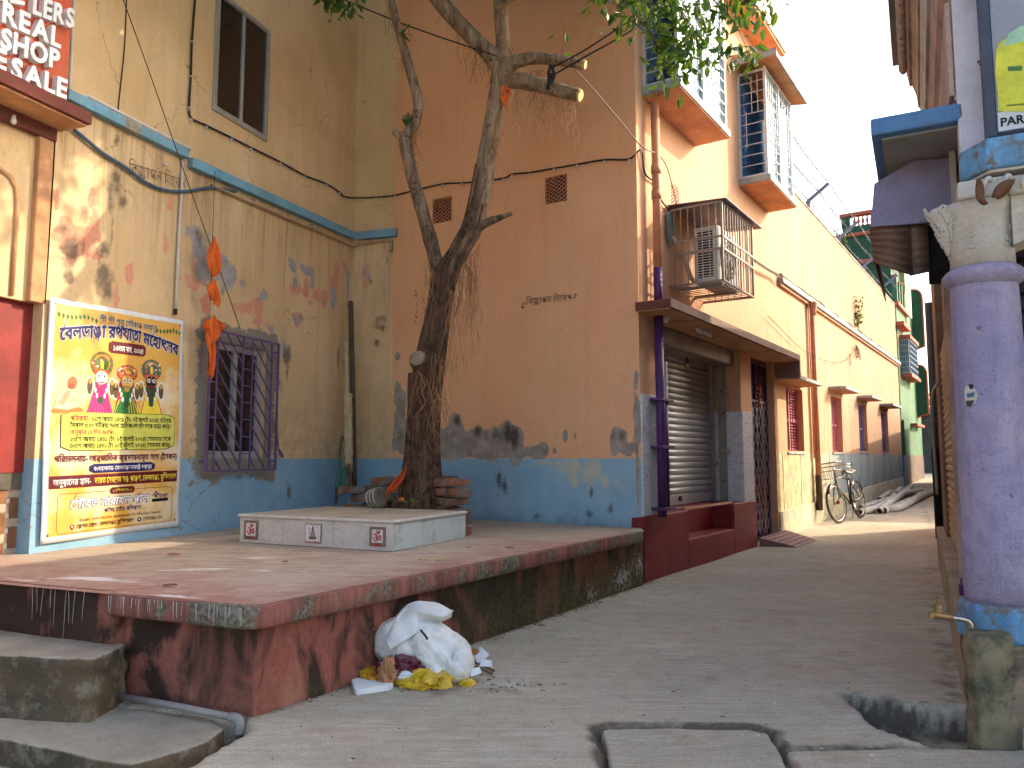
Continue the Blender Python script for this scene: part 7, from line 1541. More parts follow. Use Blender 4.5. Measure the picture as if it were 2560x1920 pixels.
f2 = foam([(845,868),(1030,868),(1066,925),(1000,935),(900,912)], .035, .022, P('foam_print', S(214,176,40), .5, .3, 25, .05, dirt=S(176,60,40), damt=.9, dscale=22), 'broken foam board with yellow and red print on top of the white one', .15, 4.25)
for k, (x, y, rx, ry, an) in enumerate(((1950,700,60,40,.6),(1990,760,55,25,-.2),(1895,660,25,45,1.2),(1900,830,45,25,.1),(1960,660,20,50,.9))):
    p = gp(R(13, x, y+60), .02); t = MB(); v = Vector((math.cos(an), .3, math.sin(an))); w = Vector((-math.sin(an), .4, math.cos(an))); a_, b_ = rx*k13, ry*k13; c = T(x, y, p.y)
    t.hexa([c-v*a_-w*b_, c+v*a_-w*b_*.6, c+v*a_*.7+w*b_, c-v*a_*.8+w*b_*.9]+[q+Vector((0,.008,.003)) for q in (c-v*a_-w*b_, c+v*a_-w*b_*.6, c+v*a_*.7+w*b_, c-v*a_*.8+w*b_*.9)])
    single('paper_scrap', t, (c_foam, c_foam, c_tan, c_foam, c_wht)[k], ['large torn white scrap standing right of the rubbish sack', 'flat white scrap lying right of the rubbish sack', 'brown torn scrap right behind the sack', 'small white scrap below the brown one by the sack', 'thin white strip standing at the back right of the sack'][k], 'scrap')
for k, (a, b) in enumerate((((1880,740),(2060,820)),((1900,780),(2040,845)))):
    t = MB(); t.bar(gp(R(13,*a), .03), gp(R(13,*b), .012), .014, .01); single('wood_strip', t, c_wood, ['upper broken wood strip at the right of the rubbish heap', 'lower broken wood strip at the right of the rubbish heap'][k], 'wood strip')
# ------------------------------------------------------------------ fallen leaves and litter
def fallen(px, z, label, m, L=.06, rot=0):
    q = gz(px, z) if z is not None else gp(px); t = MB(); n = 6
    for i in range(n+1):
        f = i/n; w = L*.28*math.sin(f*2.9+.12); c = q+Vector((math.cos(rot)*L*(f-.5), math.sin(rot)*L*(f-.5), .002+.004*math.sin(f*3.1))); s = Vector((-math.sin(rot), math.cos(rot), 0)); t.v += [tuple(c+s*w+Vector((0,0,.004))), tuple(c), tuple(c-s*w+Vector((0,0,.003)))]
    t.f = [(3*i+j, 3*i+j+1, 3*i+j+4, 3*i+j+3) for i in range(n) for j in range(2)]
    o = single('fallen_leaf', t, m, label, 'leaf', smooth=True, fix=False); o.modifiers.new('s', 'SOLIDIFY').thickness = .001
zt2 = zt_s+.028
fallen(R(9,1440,1520), ZP+.003, 'yellow fallen leaf on the platform floor, left of a pair before the shrine', M['yleaf'], .055, .2); fallen(R(9,1595,1527), ZP+.003, 'yellow fallen leaf on the platform floor, right of a pair before the shrine', M['yleaf'], .06, .1)
fallen(R(9,650,1082), zt2, 'yellow-green fallen leaf on top of the marble shrine', M['yleaf'], .075, .0); fallen(R(9,590,1048), zt2, 'dark dry leaf on the far edge of the marble shrine top', M['bleaf'], .05, .4); fallen(R(8,2040,1290), ZP+.004, 'yellow-green fallen leaf at the left foot of the shrine', M['yleaf'], .07, .1)
fallen(R(9,250,1540), ZP+.003, 'small pale brown leaf on the platform left of the shrine front', M['bleaf'], .04, .2); fallen(R(10,670,1305), ZP+.003, 'small orange leaf on the platform near the orange wall corner', M['yleaf'], .04, .5); fallen(R(9,1840,1410), ZP+.003, 'pale leaf on the platform right of the shrine', M['yleaf'], .05, .7); fallen(R(9,2190,1418), ZP+.003, 'dark leaf on the platform near its right edge', M['bleaf'], .06, .1); fallen(R(14,255,433), None, 'dark green leaf on the street near the platform wall', M['leaf'], .05, .0)
fallen(R(12,1470,85), ZP+.003, 'dry brown leaf on the red platform floor near its front edge', M['bleaf'], .07, .3); fallen(R(8,1500,1475), ZP+.003, 'small heap of red petals on the platform by the poster', P('red_petal', S(170,70,60), .8), .09, .1)
r = np.random.default_rng(12); lt = MB()
for k in range(260):
    x, y = r.uniform(-1.0, 2.1), r.uniform(3.0, 7.5)
    if (x+1.2)*math.cos(rad(32.9))-(y-3.675)*math.sin(rad(32.9)) < .06 or (x-2.2)*.885-(y-3.9)*.466 > -.15: continue
    z = gh(x, y); a = r.uniform(0, 6.28); L = r.uniform(.002, .007)*(3 if k % 12 == 0 else 1); w = r.uniform(.0012, .003)
    c, s = math.cos(a)*L, math.sin(a)*L; lt.hexa([(x-c-w*s/L, y-s+w*c/L, z), (x+c-w*s/L, y+s+w*c/L, z), (x+c+w*s/L, y+s-w*c/L, z), (x-c+w*s/L, y-s-w*c/L, z), (x-c-w*s/L, y-s+w*c/L, z+.002), (x+c-w*s/L, y+s+w*c/L, z+.002), (x+c+w*s/L, y+s-w*c/L, z+.002), (x-c+w*s/L, y-s-w*c/L, z+.002)])
for k in range(260):                   # sweepings gathered along the platform foot and round the sack
    s = r.uniform(.1, 4.4); o = abs(r.normal(0, .05))+.01; x, y = -1.235+math.sin(rad(32.9))*s+math.cos(rad(32.9))*o, 3.69+math.cos(rad(32.9))*s-math.sin(rad(32.9))*o
    if k % 3 == 0: x, y = -.35+r.normal(0, .28), 4.24+r.normal(0, .07)
    z = gh(x, y); a = r.uniform(0, 6.28); L = r.uniform(.003, .014); w = r.uniform(.001, .004); c, s2 = math.cos(a)*L, math.sin(a)*L; nx_, ny_ = -math.sin(a)*w, math.cos(a)*w
    lt.hexa([(x-c-nx_, y-s2-ny_, z), (x+c-nx_, y+s2-ny_, z), (x+c+nx_, y+s2+ny_, z), (x-c+nx_, y-s2+ny_, z), (x-c-nx_, y-s2-ny_, z+.003), (x+c-nx_, y+s2-ny_, z+.003), (x+c+nx_, y+s2+ny_, z+.003), (x-c+nx_, y-s2+ny_, z+.003)])
def m_litter():
    t = NT('mixed_litter'); g = t.new('ShaderNodeNewGeometry').outputs['Random Per Island']; return t.out(t.ramp(g, [(0, S(60,50,40)), (.5, S(96,80,62)), (.72, S(110,96,80)), (.86, S(190,184,170)), (1, S(226,222,214))]), .9)
o = obj('street_litter', lt, m_litter()); tag(o, 'tiny chips, twigs and paper flecks strewn over the street', 'litter', kind='stuff')
# ------------------------------------------------------------------ bicycle by the alley wall
bkF = gp(R(11,625,1205)); bkR = gp(R(11,765,1168)); dv = (bkF-bkR); dv.z = 0; dv.normalize(); 
WR, WB = .345, 1.13; bkR = bkF-dv*WB; bkR.z = gh(bkR.x, bkR.y); zb0 = min(bkF.z, bkR.z)
bk = thing('bicycle', 'old black roadster bicycle with a wire basket standing by the sunlit alley wall', 'bicycle', bkR)
side = Vector((0,0,1)).cross(dv); lean = rad(9); upv = (Vector((0,0,1))*math.cos(lean)+(-FA.n)*math.sin(lean)).normalized(); sv = dv.cross(upv).normalized()
def B(x, y, z): 
    return Vector((bkR.x, bkR.y, 0))+dv*x+sv*y+upv*z+Vector((0,0,(bkR.z*(1-x/WB)+bkF.z*x/WB)))
def btube(name, pts, r, m, par=bk, seg=8, sub=4, straight=False): t = MB(); P3 = [B(*p) for p in pts]; t.tube(P3 if straight or len(pts) < 3 else spline(P3, sub), r, seg); return obj(name, t, m, par, smooth=True)
def wheel(x, steer=0):
    ring = lambda r: [(x+r*math.cos(a)*math.cos(steer), r*math.cos(a)*math.sin(steer), WR+r*math.sin(a)) for a in np.linspace(0, 2*math.pi, 41)]
    t = MB(); t.tube([B(*p) for p in ring(WR-.02)], .021, 8, cap=False); w = obj('wheel', t, c_rub, bk, smooth=True); t = MB(); t.tube([B(*p) for p in ring(WR-.045)], .011, 6, cap=False); obj('rim', t, c_chrome, w, smooth=True)
    t = MB(); t.tube([B(x,-.045,WR), B(x,.045,WR)], .02, 10); obj('hub', t, c_chrome, w); t = MB()
    for k in range(28): a = k*2*math.pi/28; sgn = .03 if k % 2 else -.03; t.tube([B(x+.02*math.cos(a+1.2), sgn, WR+.02*math.sin(a+1.2)), B(x+(WR-.05)*math.cos(a)*math.cos(steer), (WR-.05)*math.cos(a)*math.sin(steer), WR+(WR-.05)*math.sin(a))], .0014, 3)
    obj('spokes', t, c_chrome, w); return w
wheel(0); wheel(WB, .12)
FR_ = [((.0,.05,WR),(.42,.03,.29)), ((.0,-.05,WR),(.42,-.03,.29)), ((.42,0,.29),(.30,0,.80)), ((.42,0,.29),(.93,0,.66)), ((.31,0,.76),(.92,0,.80)), ((.0,.05,WR),(.31,.02,.76)), ((.0,-.05,WR),(.31,-.02,.76)), ((.905,0,.88),(.945,0,.62))]
t = MB(); 
for a, b in FR_: t.tube([B(*a), B(*b)], .016 if abs(a[1]) < .01 else .010, 8)
fr = obj('frame', t, c_bkf, bk, smooth=True)
t = MB()
for s in (-.045, .045): t.tube(spline([B(.945,s*.6,.66), B(1.0,s,.56), B(1.08,s,.42), B(WB,s,WR)], 5), .011, 8)
obj('fork', t, c_bkf, bk, smooth=True)
btube('handlebar', [(.80,-.27,1.0),(.93,-.22,1.0),(.93,-.08,1.0),(.90,0,.99),(.93,.08,1.0),(.93,.22,1.0),(.80,.27,1.0)], .011, c_chrome); btube('stem', [(.905,0,.86),(.90,0,.99)], .013, c_chrome)
for s in (-1, 1): btube('grip', [(.80,.27*s,1.0),(.72,.28*s,.995)], .016, c_rub); btube('brake_lever', [(.92,.2*s,.985),(.86,.23*s,.955),(.76,.25*s,.95)], .006, c_chrome)
t = MB(); n = 9
for i in range(n+1):
    f = i/n; w = .10*(1-f)**.8+.018; 
    for j in range(9): s = j/8-.5; t.v.append(tuple(B(.16+.26*f, s*2*w, .88-.05*(2*s)**2+.015*math.cos(f*6))))
t.f = [(i*9+j, (i+1)*9+j, (i+1)*9+j+1, i*9+j+1) for i in range(n) for j in range(8)]; o = obj('saddle', t, P('saddle_worn', S(120,108,96), .5), bk, smooth=True, fix=False); o.modifiers.new('s', 'SOLIDIFY').thickness = .03
btube('seat_post', [(.305,0,.76),(.29,0,.87)], .012, c_chrome)
for x, s0, s1 in ((0, .35, 2.7), (WB, .55, 2.9)):
    t = MB(); n = 18
    for i in range(n+1):
        a = s0+(s1-s0)*i/n
        for j in range(5): s = (j-2)/2; t.v.append(tuple(B(x+(WR+.018-.01*s*s)*math.cos(a), s*.032, WR+(WR+.018-.012*s*s)*math.sin(a))))
    t.f = [(i*5+j, (i+1)*5+j, (i+1)*5+j+1, i*5+j+1) for i in range(n) for j in range(4)]; o = obj('mudguard', t, c_bkf, bk, smooth=True, fix=False); o.modifiers.new('s', 'SOLIDIFY').thickness = .003
t = MB(); x0, x1, z0_, z1_, w0_, w1_ = .98, 1.26, .78, 1.06, .13, .19
for z, w, dx in ((z0_, w0_, 0), ((z0_+z1_)/2, (w0_+w1_)/2, .02), (z1_, w1_, .04)):
    c = [B(x0-dx*.3,-w,z), B(x1+dx,-w,z), B(x1+dx,w,z), B(x0-dx*.3,w,z)]
    for i in range(4): t.tube([c[i], c[(i+1) % 4]], .006 if z != z1_ else .009, 6)
for i in range(9):
    f = i/8
    for s in (-1, 1): t.tube([B(x0+(x1-x0)*f, s*w0_, z0_), B(x0-.012+(x1-x0+.05)*f, s*w1_, z1_)], .003, 4)
    y = -1+2*f; t.tube([B(x0, y*w0_, z0_), B(x0-.012, y*w1_, z1_)], .003, 4); t.tube([B(x1, y*w0_, z0_), B(x1+.04, y*w1_, z1_)], .003, 4); t.tube([B(x0, y*w0_, z0_), B(x1, y*w0_, z0_)], .003, 4)
obj('basket', t, c_cage, bk)
t = MB()
for s in (-.07, -.035, 0, .035, .07): t.tube([B(-.2,s,.73), B(.22,s,.73)], .006, 5)
for x in (-.2, .0, .22): t.tube([B(x,-.07,.73), B(x,.07,.73)], .006, 5)
for s in (-.07, .07): t.tube([B(-.1,s,.73), B(0,s*.8,WR)], .006, 5)
obj('carrier', t, c_bkf, bk)
t = MB(); t.tube([B(.42,-.075,.29), B(.42,-.07,.29)], .09, 20); obj('chainring', t, c_chrome, bk); btube('chain_guard', [(.0,-.085,WR+.04),(.3,-.085,.34),(.48,-.085,.34)], .022, c_bkf)
for s, a in ((-1, -.9), (1, 2.24)):
    e = (.42+.17*math.cos(a), .09*s, .29+.17*math.sin(a)); cr_ = btube('crank', [(.42,.07*s,.29), e], .010, c_chrome); t = MB(); t.box(B(e[0], e[1]+.06*s, e[2]), (.09,.09,.022), Matrix((dv, sv, upv)).transposed()); obj('pedal', t, c_rub, bk, bevel=.005)
t = MB(); q = B(WB+.05,-.06,WR+.02); t.tube([q, q+dv*.02], .03, 12); obj('reflector', t, P('red_reflector', S(170,30,24), .3), bk)
btube('kick_stand', [(.05,.06,WR),(.0,.16,.0)], .009, c_chrome)
# ------------------------------------------------------------------ pale hoses heaped on the street
HP = [([(800,1070),(900,1045),(1060,990),(1200,955),(1330,955)],'pale hose lying closest to the alley wall in the heap'),([(790,1105),(930,1085),(1050,1020),(1130,930),(1165,890)],'pale hose with its open end touching the bicycle wheel'),([(960,1100),(1040,1060),(1150,990),(1240,910)],'pale hose crossing the middle of the heap and curling up'),([(1000,1095),(1120,1050),(1260,990),(1340,945),(1455,935)],'pale hose under the front one, running along the street'),([(1035,1085),(1140,1075),(1260,1020),(1380,965),(1500,940)],'frontmost pale hose of the heap on the street'),([(960,1000),(1060,960),(1160,975),(1320,940)],'short pale hose arching over the back of the heap')]
for k, (pts, lb) in enumerate(HP):
    P3 = []
    for i, p in enumerate(pts): q = gp(R(11,*p), .055); q.z += .045*(k % 3)*math.sin(i/len(pts)*3.14); P3.append(q)
    sp = spline(P3, 14); t = MB(); rs = [.052*(1.06 if i % 3 == 0 else .97) for i in range(len(sp))]; t.tube(sp, rs, 12, cap=False); o = single('hose', t, c_whip, lb, 'hose', 'pale hoses heaped on the street', smooth=True, fix=False); o.modifiers.new('s', 'SOLIDIFY').thickness = -.012
# ------------------------------------------------------------------ weeds rooted in the walls
def weed(base, h, n, label, seed, size=.05):
    r = random.Random(seed); t = MB(); pos = []; w = thing('wall_weed', label, 'weed', base); b = Vector(base)
    for k in range(n):
        a = r.uniform(0, 6.28); p = [b, b+Vector((.05*math.cos(a), .05*math.sin(a), h*.4)), b+Vector((.14*math.cos(a), .14*math.sin(a), h*r.uniform(.7,1)))]; sp = spline(p, 5); t.tube(sp, .005, 4)
        for q in sp[3:]:
            for _ in range(2): pos.append(tuple(q+Vector((r.uniform(-.03,.03), r.uniform(-.03,.03), r.uniform(-.02,.02)))))
    obj('stems', t, P('weed_stem', S(110,110,60), .9), w); obj('leaves', leaves_mesh(np.array(pos), size, seed, .1, .4), M['farleaf'], w, fix=False)
weed(FA.p(11.75, .06, 4.08), .85, 7, 'thin leafy weed growing out of the pale ledge on the alley wall', 4, .11); weed(FA.p(10.9, -.05, 5.83), .45, 6, 'tuft of weeds on the alley wall top beside a wire bracket', 6, .1); weed(gz(R(13,1640,175), .25)+Vector((0,0,.0)), .06, 5, 'tiny green weed rooted in the platform wall above the sack', 8, .02)
# ------------------------------------------------------------------ Bengali lettering, set glyph by glyph
_gl = {}
def glyph(ch, bevel=.012):
    if (ch, bevel) not in _gl: _gl[(ch, bevel)] = text_mesh(ch, 1, 0, 0, bevel, 0, 2)
    return _gl[(ch, bevel)]
PRE = 'িেৈ'; BELOW = 'ুূৃ'; MARK = 'ঁ়'
def bn_layout(s, bevel=.012, bold=0):
    """lay Bengali text out as one flat outline; conjuncts become a small second letter tucked under the first"""
    x = 0.; V = []; Fc = []; i = 0
    def put(ch, dx=0, dy=0, k=1.0, adv=True):
        nonlocal x
        v, f = glyph(ch, bevel); v0 = TXT.get((ch, 1, 0, 0, 0, 2)) or text_mesh(ch, res=2)
        if len(v) == 0: x += .28; return
        v0 = v0[0]; ad = text_mesh(ch+'\u09ac', res=2)[0][:,0].max()-.606
        b = sum(len(q) for q in V); vv = v.copy(); vv[:,0] = np.clip(vv[:,0], v0[:,0].min()-bevel, v0[:,0].max()+bevel); vv[:,0] = vv[:,0]*k+x+dx; vv[:,1] = vv[:,1]*k+dy; V.append(vv); Fc.extend([tuple(b+q for q in t) for t in f])
        if adv: x += ad*k
    def bar(p, q, w=.05):
        p = np.array(p, float); q = np.array(q, float); d = (q-p)/np.linalg.norm(q-p); n = np.array([-d[1], d[0]])*w/2; b = sum(len(k) for k in V)
        V.append(np.array([[*(p+n),.0],[*(p-n),.0],[*(q-n),.0],[*(q+n),.0]])); Fc.append((b, b+1, b+2, b+3))
    while i < len(s):
        ch = s[i]
        if ch == ' ': x += .26; i += 1; continue
        reph = False
        if ch == 'র' and i+1 < len(s) and s[i+1] == '্': reph = True; i += 2; ch = s[i]
        cons = [ch]; i += 1
        while i < len(s) and s[i] in '়': cons[-1] = {'\u09af': '\u09df', '\u09a1': '\u09dc', '\u09a2': '\u09dd'}.get(cons[-1], cons[-1]); i += 1
        while i+1 < len(s) and s[i] == '্': cons.append(s[i+1]); i += 2
        sign = ''
        while i < len(s) and 0x9BE <= ord(s[i]) <= 0x9CC or (i < len(s) and s[i] in 'ঁ'): sign += s[i]; i += 1
        post = ''
        for c in sign:
            if c in PRE: put(c)
            elif c == 'ো': put('ে'); post += 'া'
            elif c == 'ৌ': put('ে'); post += 'ৗ'
            else: post += c
        x0 = x; put(cons[0])
        for c in cons[1:]:
            if c == 'র': bar((x0+.02, -.02), (x0+.30, -.13))
            elif c == 'য': put('য', -.04, .0, .72); 
            else: put(c, x0-x+.16, -.17, .62, False); x += .06
        if reph: bar((x-.22, .66), (x-.05, .84))
        for c in post:
            put(c)
    return (np.concatenate(V) if V else np.zeros((0,3))), Fc, x
def bn(name, s, place, m, parent, z=0.0012, bevel=.012, squeeze=None, shear=0, wave=None):
    """place(fx, h) -> world point; fx in 0..1 along the line"""
    v, f, w = bn_layout(s, bevel)
    mb = MB(); mb.v = [tuple(place((a[0]+shear*a[1])/w, a[1], a[2])) for a in v]; mb.f = f
    return obj(name, mb, m, parent, fix=False)
# ------------------------------------------------------------------ printed banner
QTL, QTR, QBL, QBR = [FY.uv(R(n_, x, y), .03) for n_, x, y in ((4,432,905),(4,1607,1112),(8,352,1388),(8,1560,1228))]
def bil(s, t):                          # s left-right, t top-bottom -> (u, z)
    return tuple((1-t)*((1-s)*QTL[k]+s*QTR[k])+t*((1-s)*QBL[k]+s*QBR[k]) for k in (0, 1))
def bpt(s, t, lift=0):
    u, z = bil(s, t); w = .010*math.sin(s*5+t*2)*math.sin(s*3.14)+.006*math.sin(t*9+s*3)+.005*math.sin(s*17-t*6)*(1-t)+.010*max(0, 1-abs(s-t*.7)*9)*max(0, 1-t*3)
    return FY.p(u, .020+w+lift, z)
ban = thing('festival_banner', 'large yellow printed festival banner with Bengali lettering hung on the left of the yellow house', 'banner', bpt(.5, 1))
def bgrid(s0, s1, t0, t1, lift, m, name, par=ban, ns=None, nt=None):
    ns = ns or max(2, int((s1-s0)*40)); nt = nt or max(2, int((t1-t0)*50)); mb = MB()
    for i in range(ns+1):
        for j in range(nt+1): mb.v.append(tuple(bpt(s0+(s1-s0)*i/ns, t0+(t1-t0)*j/nt, lift)))
    mb.f = [(i*(nt+1)+j, i*(nt+1)+j+1, (i+1)*(nt+1)+j+1, (i+1)*(nt+1)+j) for i in range(ns) for j in range(nt)]
    return obj(name, mb, m, par, smooth=True, fix=False)
sheet = bgrid(0, 1, 0, 1, 0, P('banner_white_hem', S(214,214,212), .45, .04, 8, .06, .002), 'banner_sheet'); sheet.modifiers.new('s', 'SOLIDIFY').thickness = .002
def m_banner():
    t = NT('banner_print'); a = t.noise(2.6, 5, .55); c = t.mix(t.step(a, .30, .70), S(214,158,58), S(226,176,84)); cl = t.step(t.mth('ADD', t.noise(3.4, 6, .6), t.attr('cloud')), .62, .85); c = t.mix(t.mth('MULTIPLY', cl, .8), c, S(226,214,184))
    return t.out(c, .4, t.bump(t.noise(8, 3), .08, .006), spec=.45)
mbn = m_banner()
field = bgrid(.035, .965, .022, .975, .0012, mbn, 'printed_field')
cv_ = []
for i in range(len(field.data.vertices)):
    ns = int(.93*40); nt = int(.953*50); j = i % (nt+1); k = i//(nt+1); t_ = .022+.953*j/nt; s_ = .035+.93*k/ns; cv_.append(max(.34-abs(t_-.40)*1.5, .30-abs(t_-.86)*1.2, .34-abs(t_-.66)*2.2, -.15)+(.1 if .25 < s_ < .85 and t_ < .5 else 0)*-1)
at = field.data.attributes.new('cloud', 'FLOAT', 'POINT'); at.data.foreach_set('value', np.array(cv_, np.float32))
def cl(name, c, rough=.45): return P('ink_'+name, c, rough, .05, 8, .02, .001)
navy, blk, wht, mar, cri, grn, yl, lime = cl('navy', S(34,32,96)), cl('black', S(30,24,24)), cl('white', S(226,224,220)), cl('maroon', S(100,26,34)), cl('crimson', S(170,36,62)), cl('green', S(40,110,50)), cl('yellow', S(232,206,60)), cl('lime', S(206,208,90))
def rr(s0, s1, t0, t1, lift, m, name, r=.02):     # rounded panel
    asp = (QTR[0]-QTL[0])/(QTL[1]-QBL[1]); mb = MB(); pts = []
    for (cs, ct, a0) in ((s1-r, t0+r*asp, -1.57), (s1-r, t1-r*asp, 0), (s0+r, t1-r*asp, 1.57), (s0+r, t0+r*asp, 3.14)):
        for k in range(5): a = a0+1.57*k/4; pts.append((cs+r*math.cos(a), ct+r*asp*math.sin(a)))
    K = 14; rows = []
    ss = np.linspace(s0, s1, K+1)
    for i in range(K):
        a, b = ss[i], ss[i+1]
        def ext(s):
            d = 0
            if s < s0+r: d = r*asp*(1-math.sqrt(max(0, 1-((s0+r-s)/r)**2)))
            if s > s1-r: d = r*asp*(1-math.sqrt(max(0, 1-((s-s1+r)/r)**2)))
            return t0+d, t1-d
        n0 = len(mb.v)
        for s in (a, b):
            e0, e1_ = ext(s)
            for q in range(5): mb.v.append(tuple(bpt(s, e0+(e1_-e0)*q/4, lift)))
        mb.f += [(n0+q, n0+q+1, n0+5+q+1, n0+5+q) for q in range(4)]
    return obj(name, mb, m, ban, fix=False)
def line(s, s0, s1, t0, t1, h, m, name='lettering', lift=.004, bevel=.012, arc=0, shear=0):
    H_ = QTL[1]-QBL[1]; k = h/.72
    def place(fx, y, z): 
        ss_ = s0+(s1-s0)*fx; tt = t0+(t1-t0)*fx-arc*math.sin(fx*3.14)-y*k; return bpt(ss_, tt, lift+(.0003 if z > 0 else 0))
    return bn(name, s, place, m, ban, bevel=bevel, shear=shear)
# mango-leaf garland along the top
for k in range(34):
    s = .05+.9*k/33
    if .32 < s < .74: continue
    tt = .045+.014*abs(math.sin(s*14)); mb = MB(); a = bpt(s, tt, .003); b = bpt(s+.004, tt+.026, .003); c = bpt(s+.016, tt+.010, .003); d = bpt(s-.004, tt+.013, .003); mb.add([a, c, b, d], [(0,1,2,3)]); obj('printed_leaf', mb, grn, ban, fix=False)
line('শ্রী শ্রী গুরু গৌরাঙ্গ জয়তু', .32, .76, .071, .073, .027, wht, lift=.0030, bevel=.045); line('শ্রী শ্রী গুরু গৌরাঙ্গ জয়তু', .32, .76, .071, .073, .027, blk, lift=.0045)
line('বেলডাঙ্গা রথযাত্রা মহোৎসব', .065, .945, .172, .176, .056, wht, lift=.0035, bevel=.07, arc=.042); line('বেলডাঙ্গা রথযাত্রা মহোৎসব', .065, .945, .172, .176, .056, navy, lift=.0050, bevel=.036, arc=.042)
rr(.395, .68, .148, .200, .0062, mar, 'printed_badge', .012); line('১৬তম বর্ষ, ২০২৪', .42, .66, .189, .190, .026, wht, lift=.0076, bevel=.02)
# printed figures: a seated robed person and three garlanded temple images, as flat colour shapes
def ov(cs, ct, rs_, rt, m, name, lift, n=14): mb = MB(); mb.v = [tuple(bpt(cs, ct, lift))]+[tuple(bpt(cs+rs_*math.cos(a), ct+rt*math.sin(a), lift)) for a in np.linspace(0, 6.283, n+1)[:-1]]; mb.f = [(0, i+1, (i+1) % n+1) for i in range(n)]; return obj(name, mb, m, ban, fix=False)
def pg(pts, m, name, lift): mb = MB(); mb.v = [tuple(bpt(s, t, lift)) for s, t in pts]; mb.f = [tuple(range(len(pts)))]; return obj(name, mb, m, ban, fix=False)
skin, robe, robe2 = cl('skin', S(206,120,84)), P('ink_robe', S(214,200,168), .45, .2, 20, .02, dirt=S(176,154,118), damt=.6, dscale=18), cl('robe_orange', S(206,124,60))
pg([(.04,.468),(.06,.440),(.20,.440),(.245,.458),(.20,.470),(.05,.475)], robe2, 'printed_person', .0030); pg([(.055,.455),(.075,.40),(.105,.375),(.175,.372),(.205,.41),(.215,.445),(.14,.458)], robe, 'printed_person', .0036); pg([(.08,.43),(.12,.385),(.155,.378),(.11,.445)], cl('robe_fold', S(180,158,120)), 'printed_person', .0042); ov(.16,.345,.030,.027,skin,'printed_person',.0040); ov(.152,.358,.02,.012,cl('skin_dark', S(176,92,62)),'printed_person',.0044)
gold, org_ = cl('gold', S(196,150,60)), cl('orange', S(206,90,40))
def image(cs, tf, top, face, dress, skirt, crown, hem, bot=.470):
    pg([(cs-.050,tf+.060),(cs+.050,tf+.060),(cs+.095,bot),(cs-.095,bot)], skirt, 'printed_image', .0030)
    for k in range(9): s = -.085+.17*k/8; pg([(cs+s*.6,tf+.075),(cs+s*.6+.004,tf+.075),(cs+s+.007,bot-.004),(cs+s,bot-.004)], hem, 'printed_image', .0035)
    for sg in (-1, 1):
        ov(cs+.080*sg, tf+.040, .026, .045, wht, 'printed_image', .0036); ov(cs+.080*sg, tf+.040, .019, .037, cl('arm', S(92,78,48)), 'printed_image', .0042); ov(cs+.080*sg, tf+.018, .011, .013, gold, 'printed_image', .0048)
        for k in range(3): ov(cs+(.052-.012*k)*sg, tf+.035+.022*k, .008, .012, wht, 'printed_image', .0054, 8)
    pg([(cs-.046,tf+.022),(cs+.046,tf+.022),(cs+.030,tf+.085),(cs,tf+.098),(cs-.030,tf+.085)], dress, 'printed_image', .0048); ov(cs, tf+.034, .020, .010, gold, 'printed_image', .0053); ov(cs, tf+.100, .020, .016, cl('pendant', S(40,80,60)), 'printed_image', .0053)
    h = (tf-.022-top)/2; tc = top+h; ov(cs, tc+.006, .082, h+.012, crown, 'printed_image', .0040, 18); ov(cs, tc, .060, h*.86, gold, 'printed_image', .0045, 16); ov(cs, tc+.004, .052, h*.74, crown, 'printed_image', .0050, 16); ov(cs, tc+.006, .013, .019, yl, 'printed_image', .0056)
    r = random.Random(int(cs*1000))
    for k in range(16): ov(cs+r.uniform(-.07,.07), tc+r.uniform(-h,h)*.8+.006, r.uniform(.004,.010), r.uniform(.003,.007), r.choice([gold, org_, yl, cri, wht, grn]), 'printed_image', .0058, 7)
    for sg in (-1, 0, 1): ov(cs+.040*sg, tf-.030+.004*abs(sg), .017, .010, org_, 'printed_image', .0060, 8)
    ov(cs, tf, .044, .030, face, 'printed_image', .0062, 16); pg([(cs-.026,tf+.019),(cs+.026,tf+.019),(cs+.020,tf+.024),(cs-.020,tf+.024)], cri, 'printed_image', .0068); pg([(cs-.004,tf-.028),(cs+.004,tf-.028),(cs+.002,tf-.004),(cs-.002,tf-.004)], org_, 'printed_image', .0068)
    for sg in (-1, 1): ov(cs+.021*sg, tf-.006, .014, .010, wht, 'printed_image', .0068, 10); ov(cs+.021*sg, tf-.006, .0065, .0055, blk, 'printed_image', .0074, 8)
image(.353, .313, .205, wht, cl('pink', S(176,40,112)), cl('pink', S(176,40,112)), P('ink_crown_green', S(70,116,60), .45, .3, 30, .02, dirt=S(190,70,40), damt=.9, dscale=45), cl('pink_light', S(214,90,150)))
pg([(.475,.36),(.50,.305),(.58,.305),(.61,.36),(.625,.455),(.46,.455)], cl('veil_red', S(180,36,44)), 'printed_image', .0025); image(.542, .325, .252, cl('face_gold', S(206,172,90)), grn, grn, P('ink_crown_red', S(150,40,66), .45, .3, 30, .02, dirt=S(206,150,80), damt=.9, dscale=45), yl)
image(.735, .316, .215, blk, cl('dress_dark', S(60,70,40)), yl, P('ink_crown_teal', S(60,100,104), .45, .3, 30, .02, dirt=S(150,120,60), damt=.9, dscale=45), cri)
ring = MB()
for k in range(40): a = 6.283*k/40; p = [bpt(.54+.10*math.cos(a), .31+.075*math.sin(a), .0018), bpt(.54+.21*math.cos(a+.08), .31+.15*math.sin(a+.08), .0018)]; ring.tube(p, .0012, 3)
obj('printed_halo', ring, cl('halo', S(176,128,40)), ban)
rr(.100, .925, .465, .629, .0062, blk, 'printed_panel', .022); rr(.103, .922, .467, .627, .0072, lime, 'printed_panel', .022)
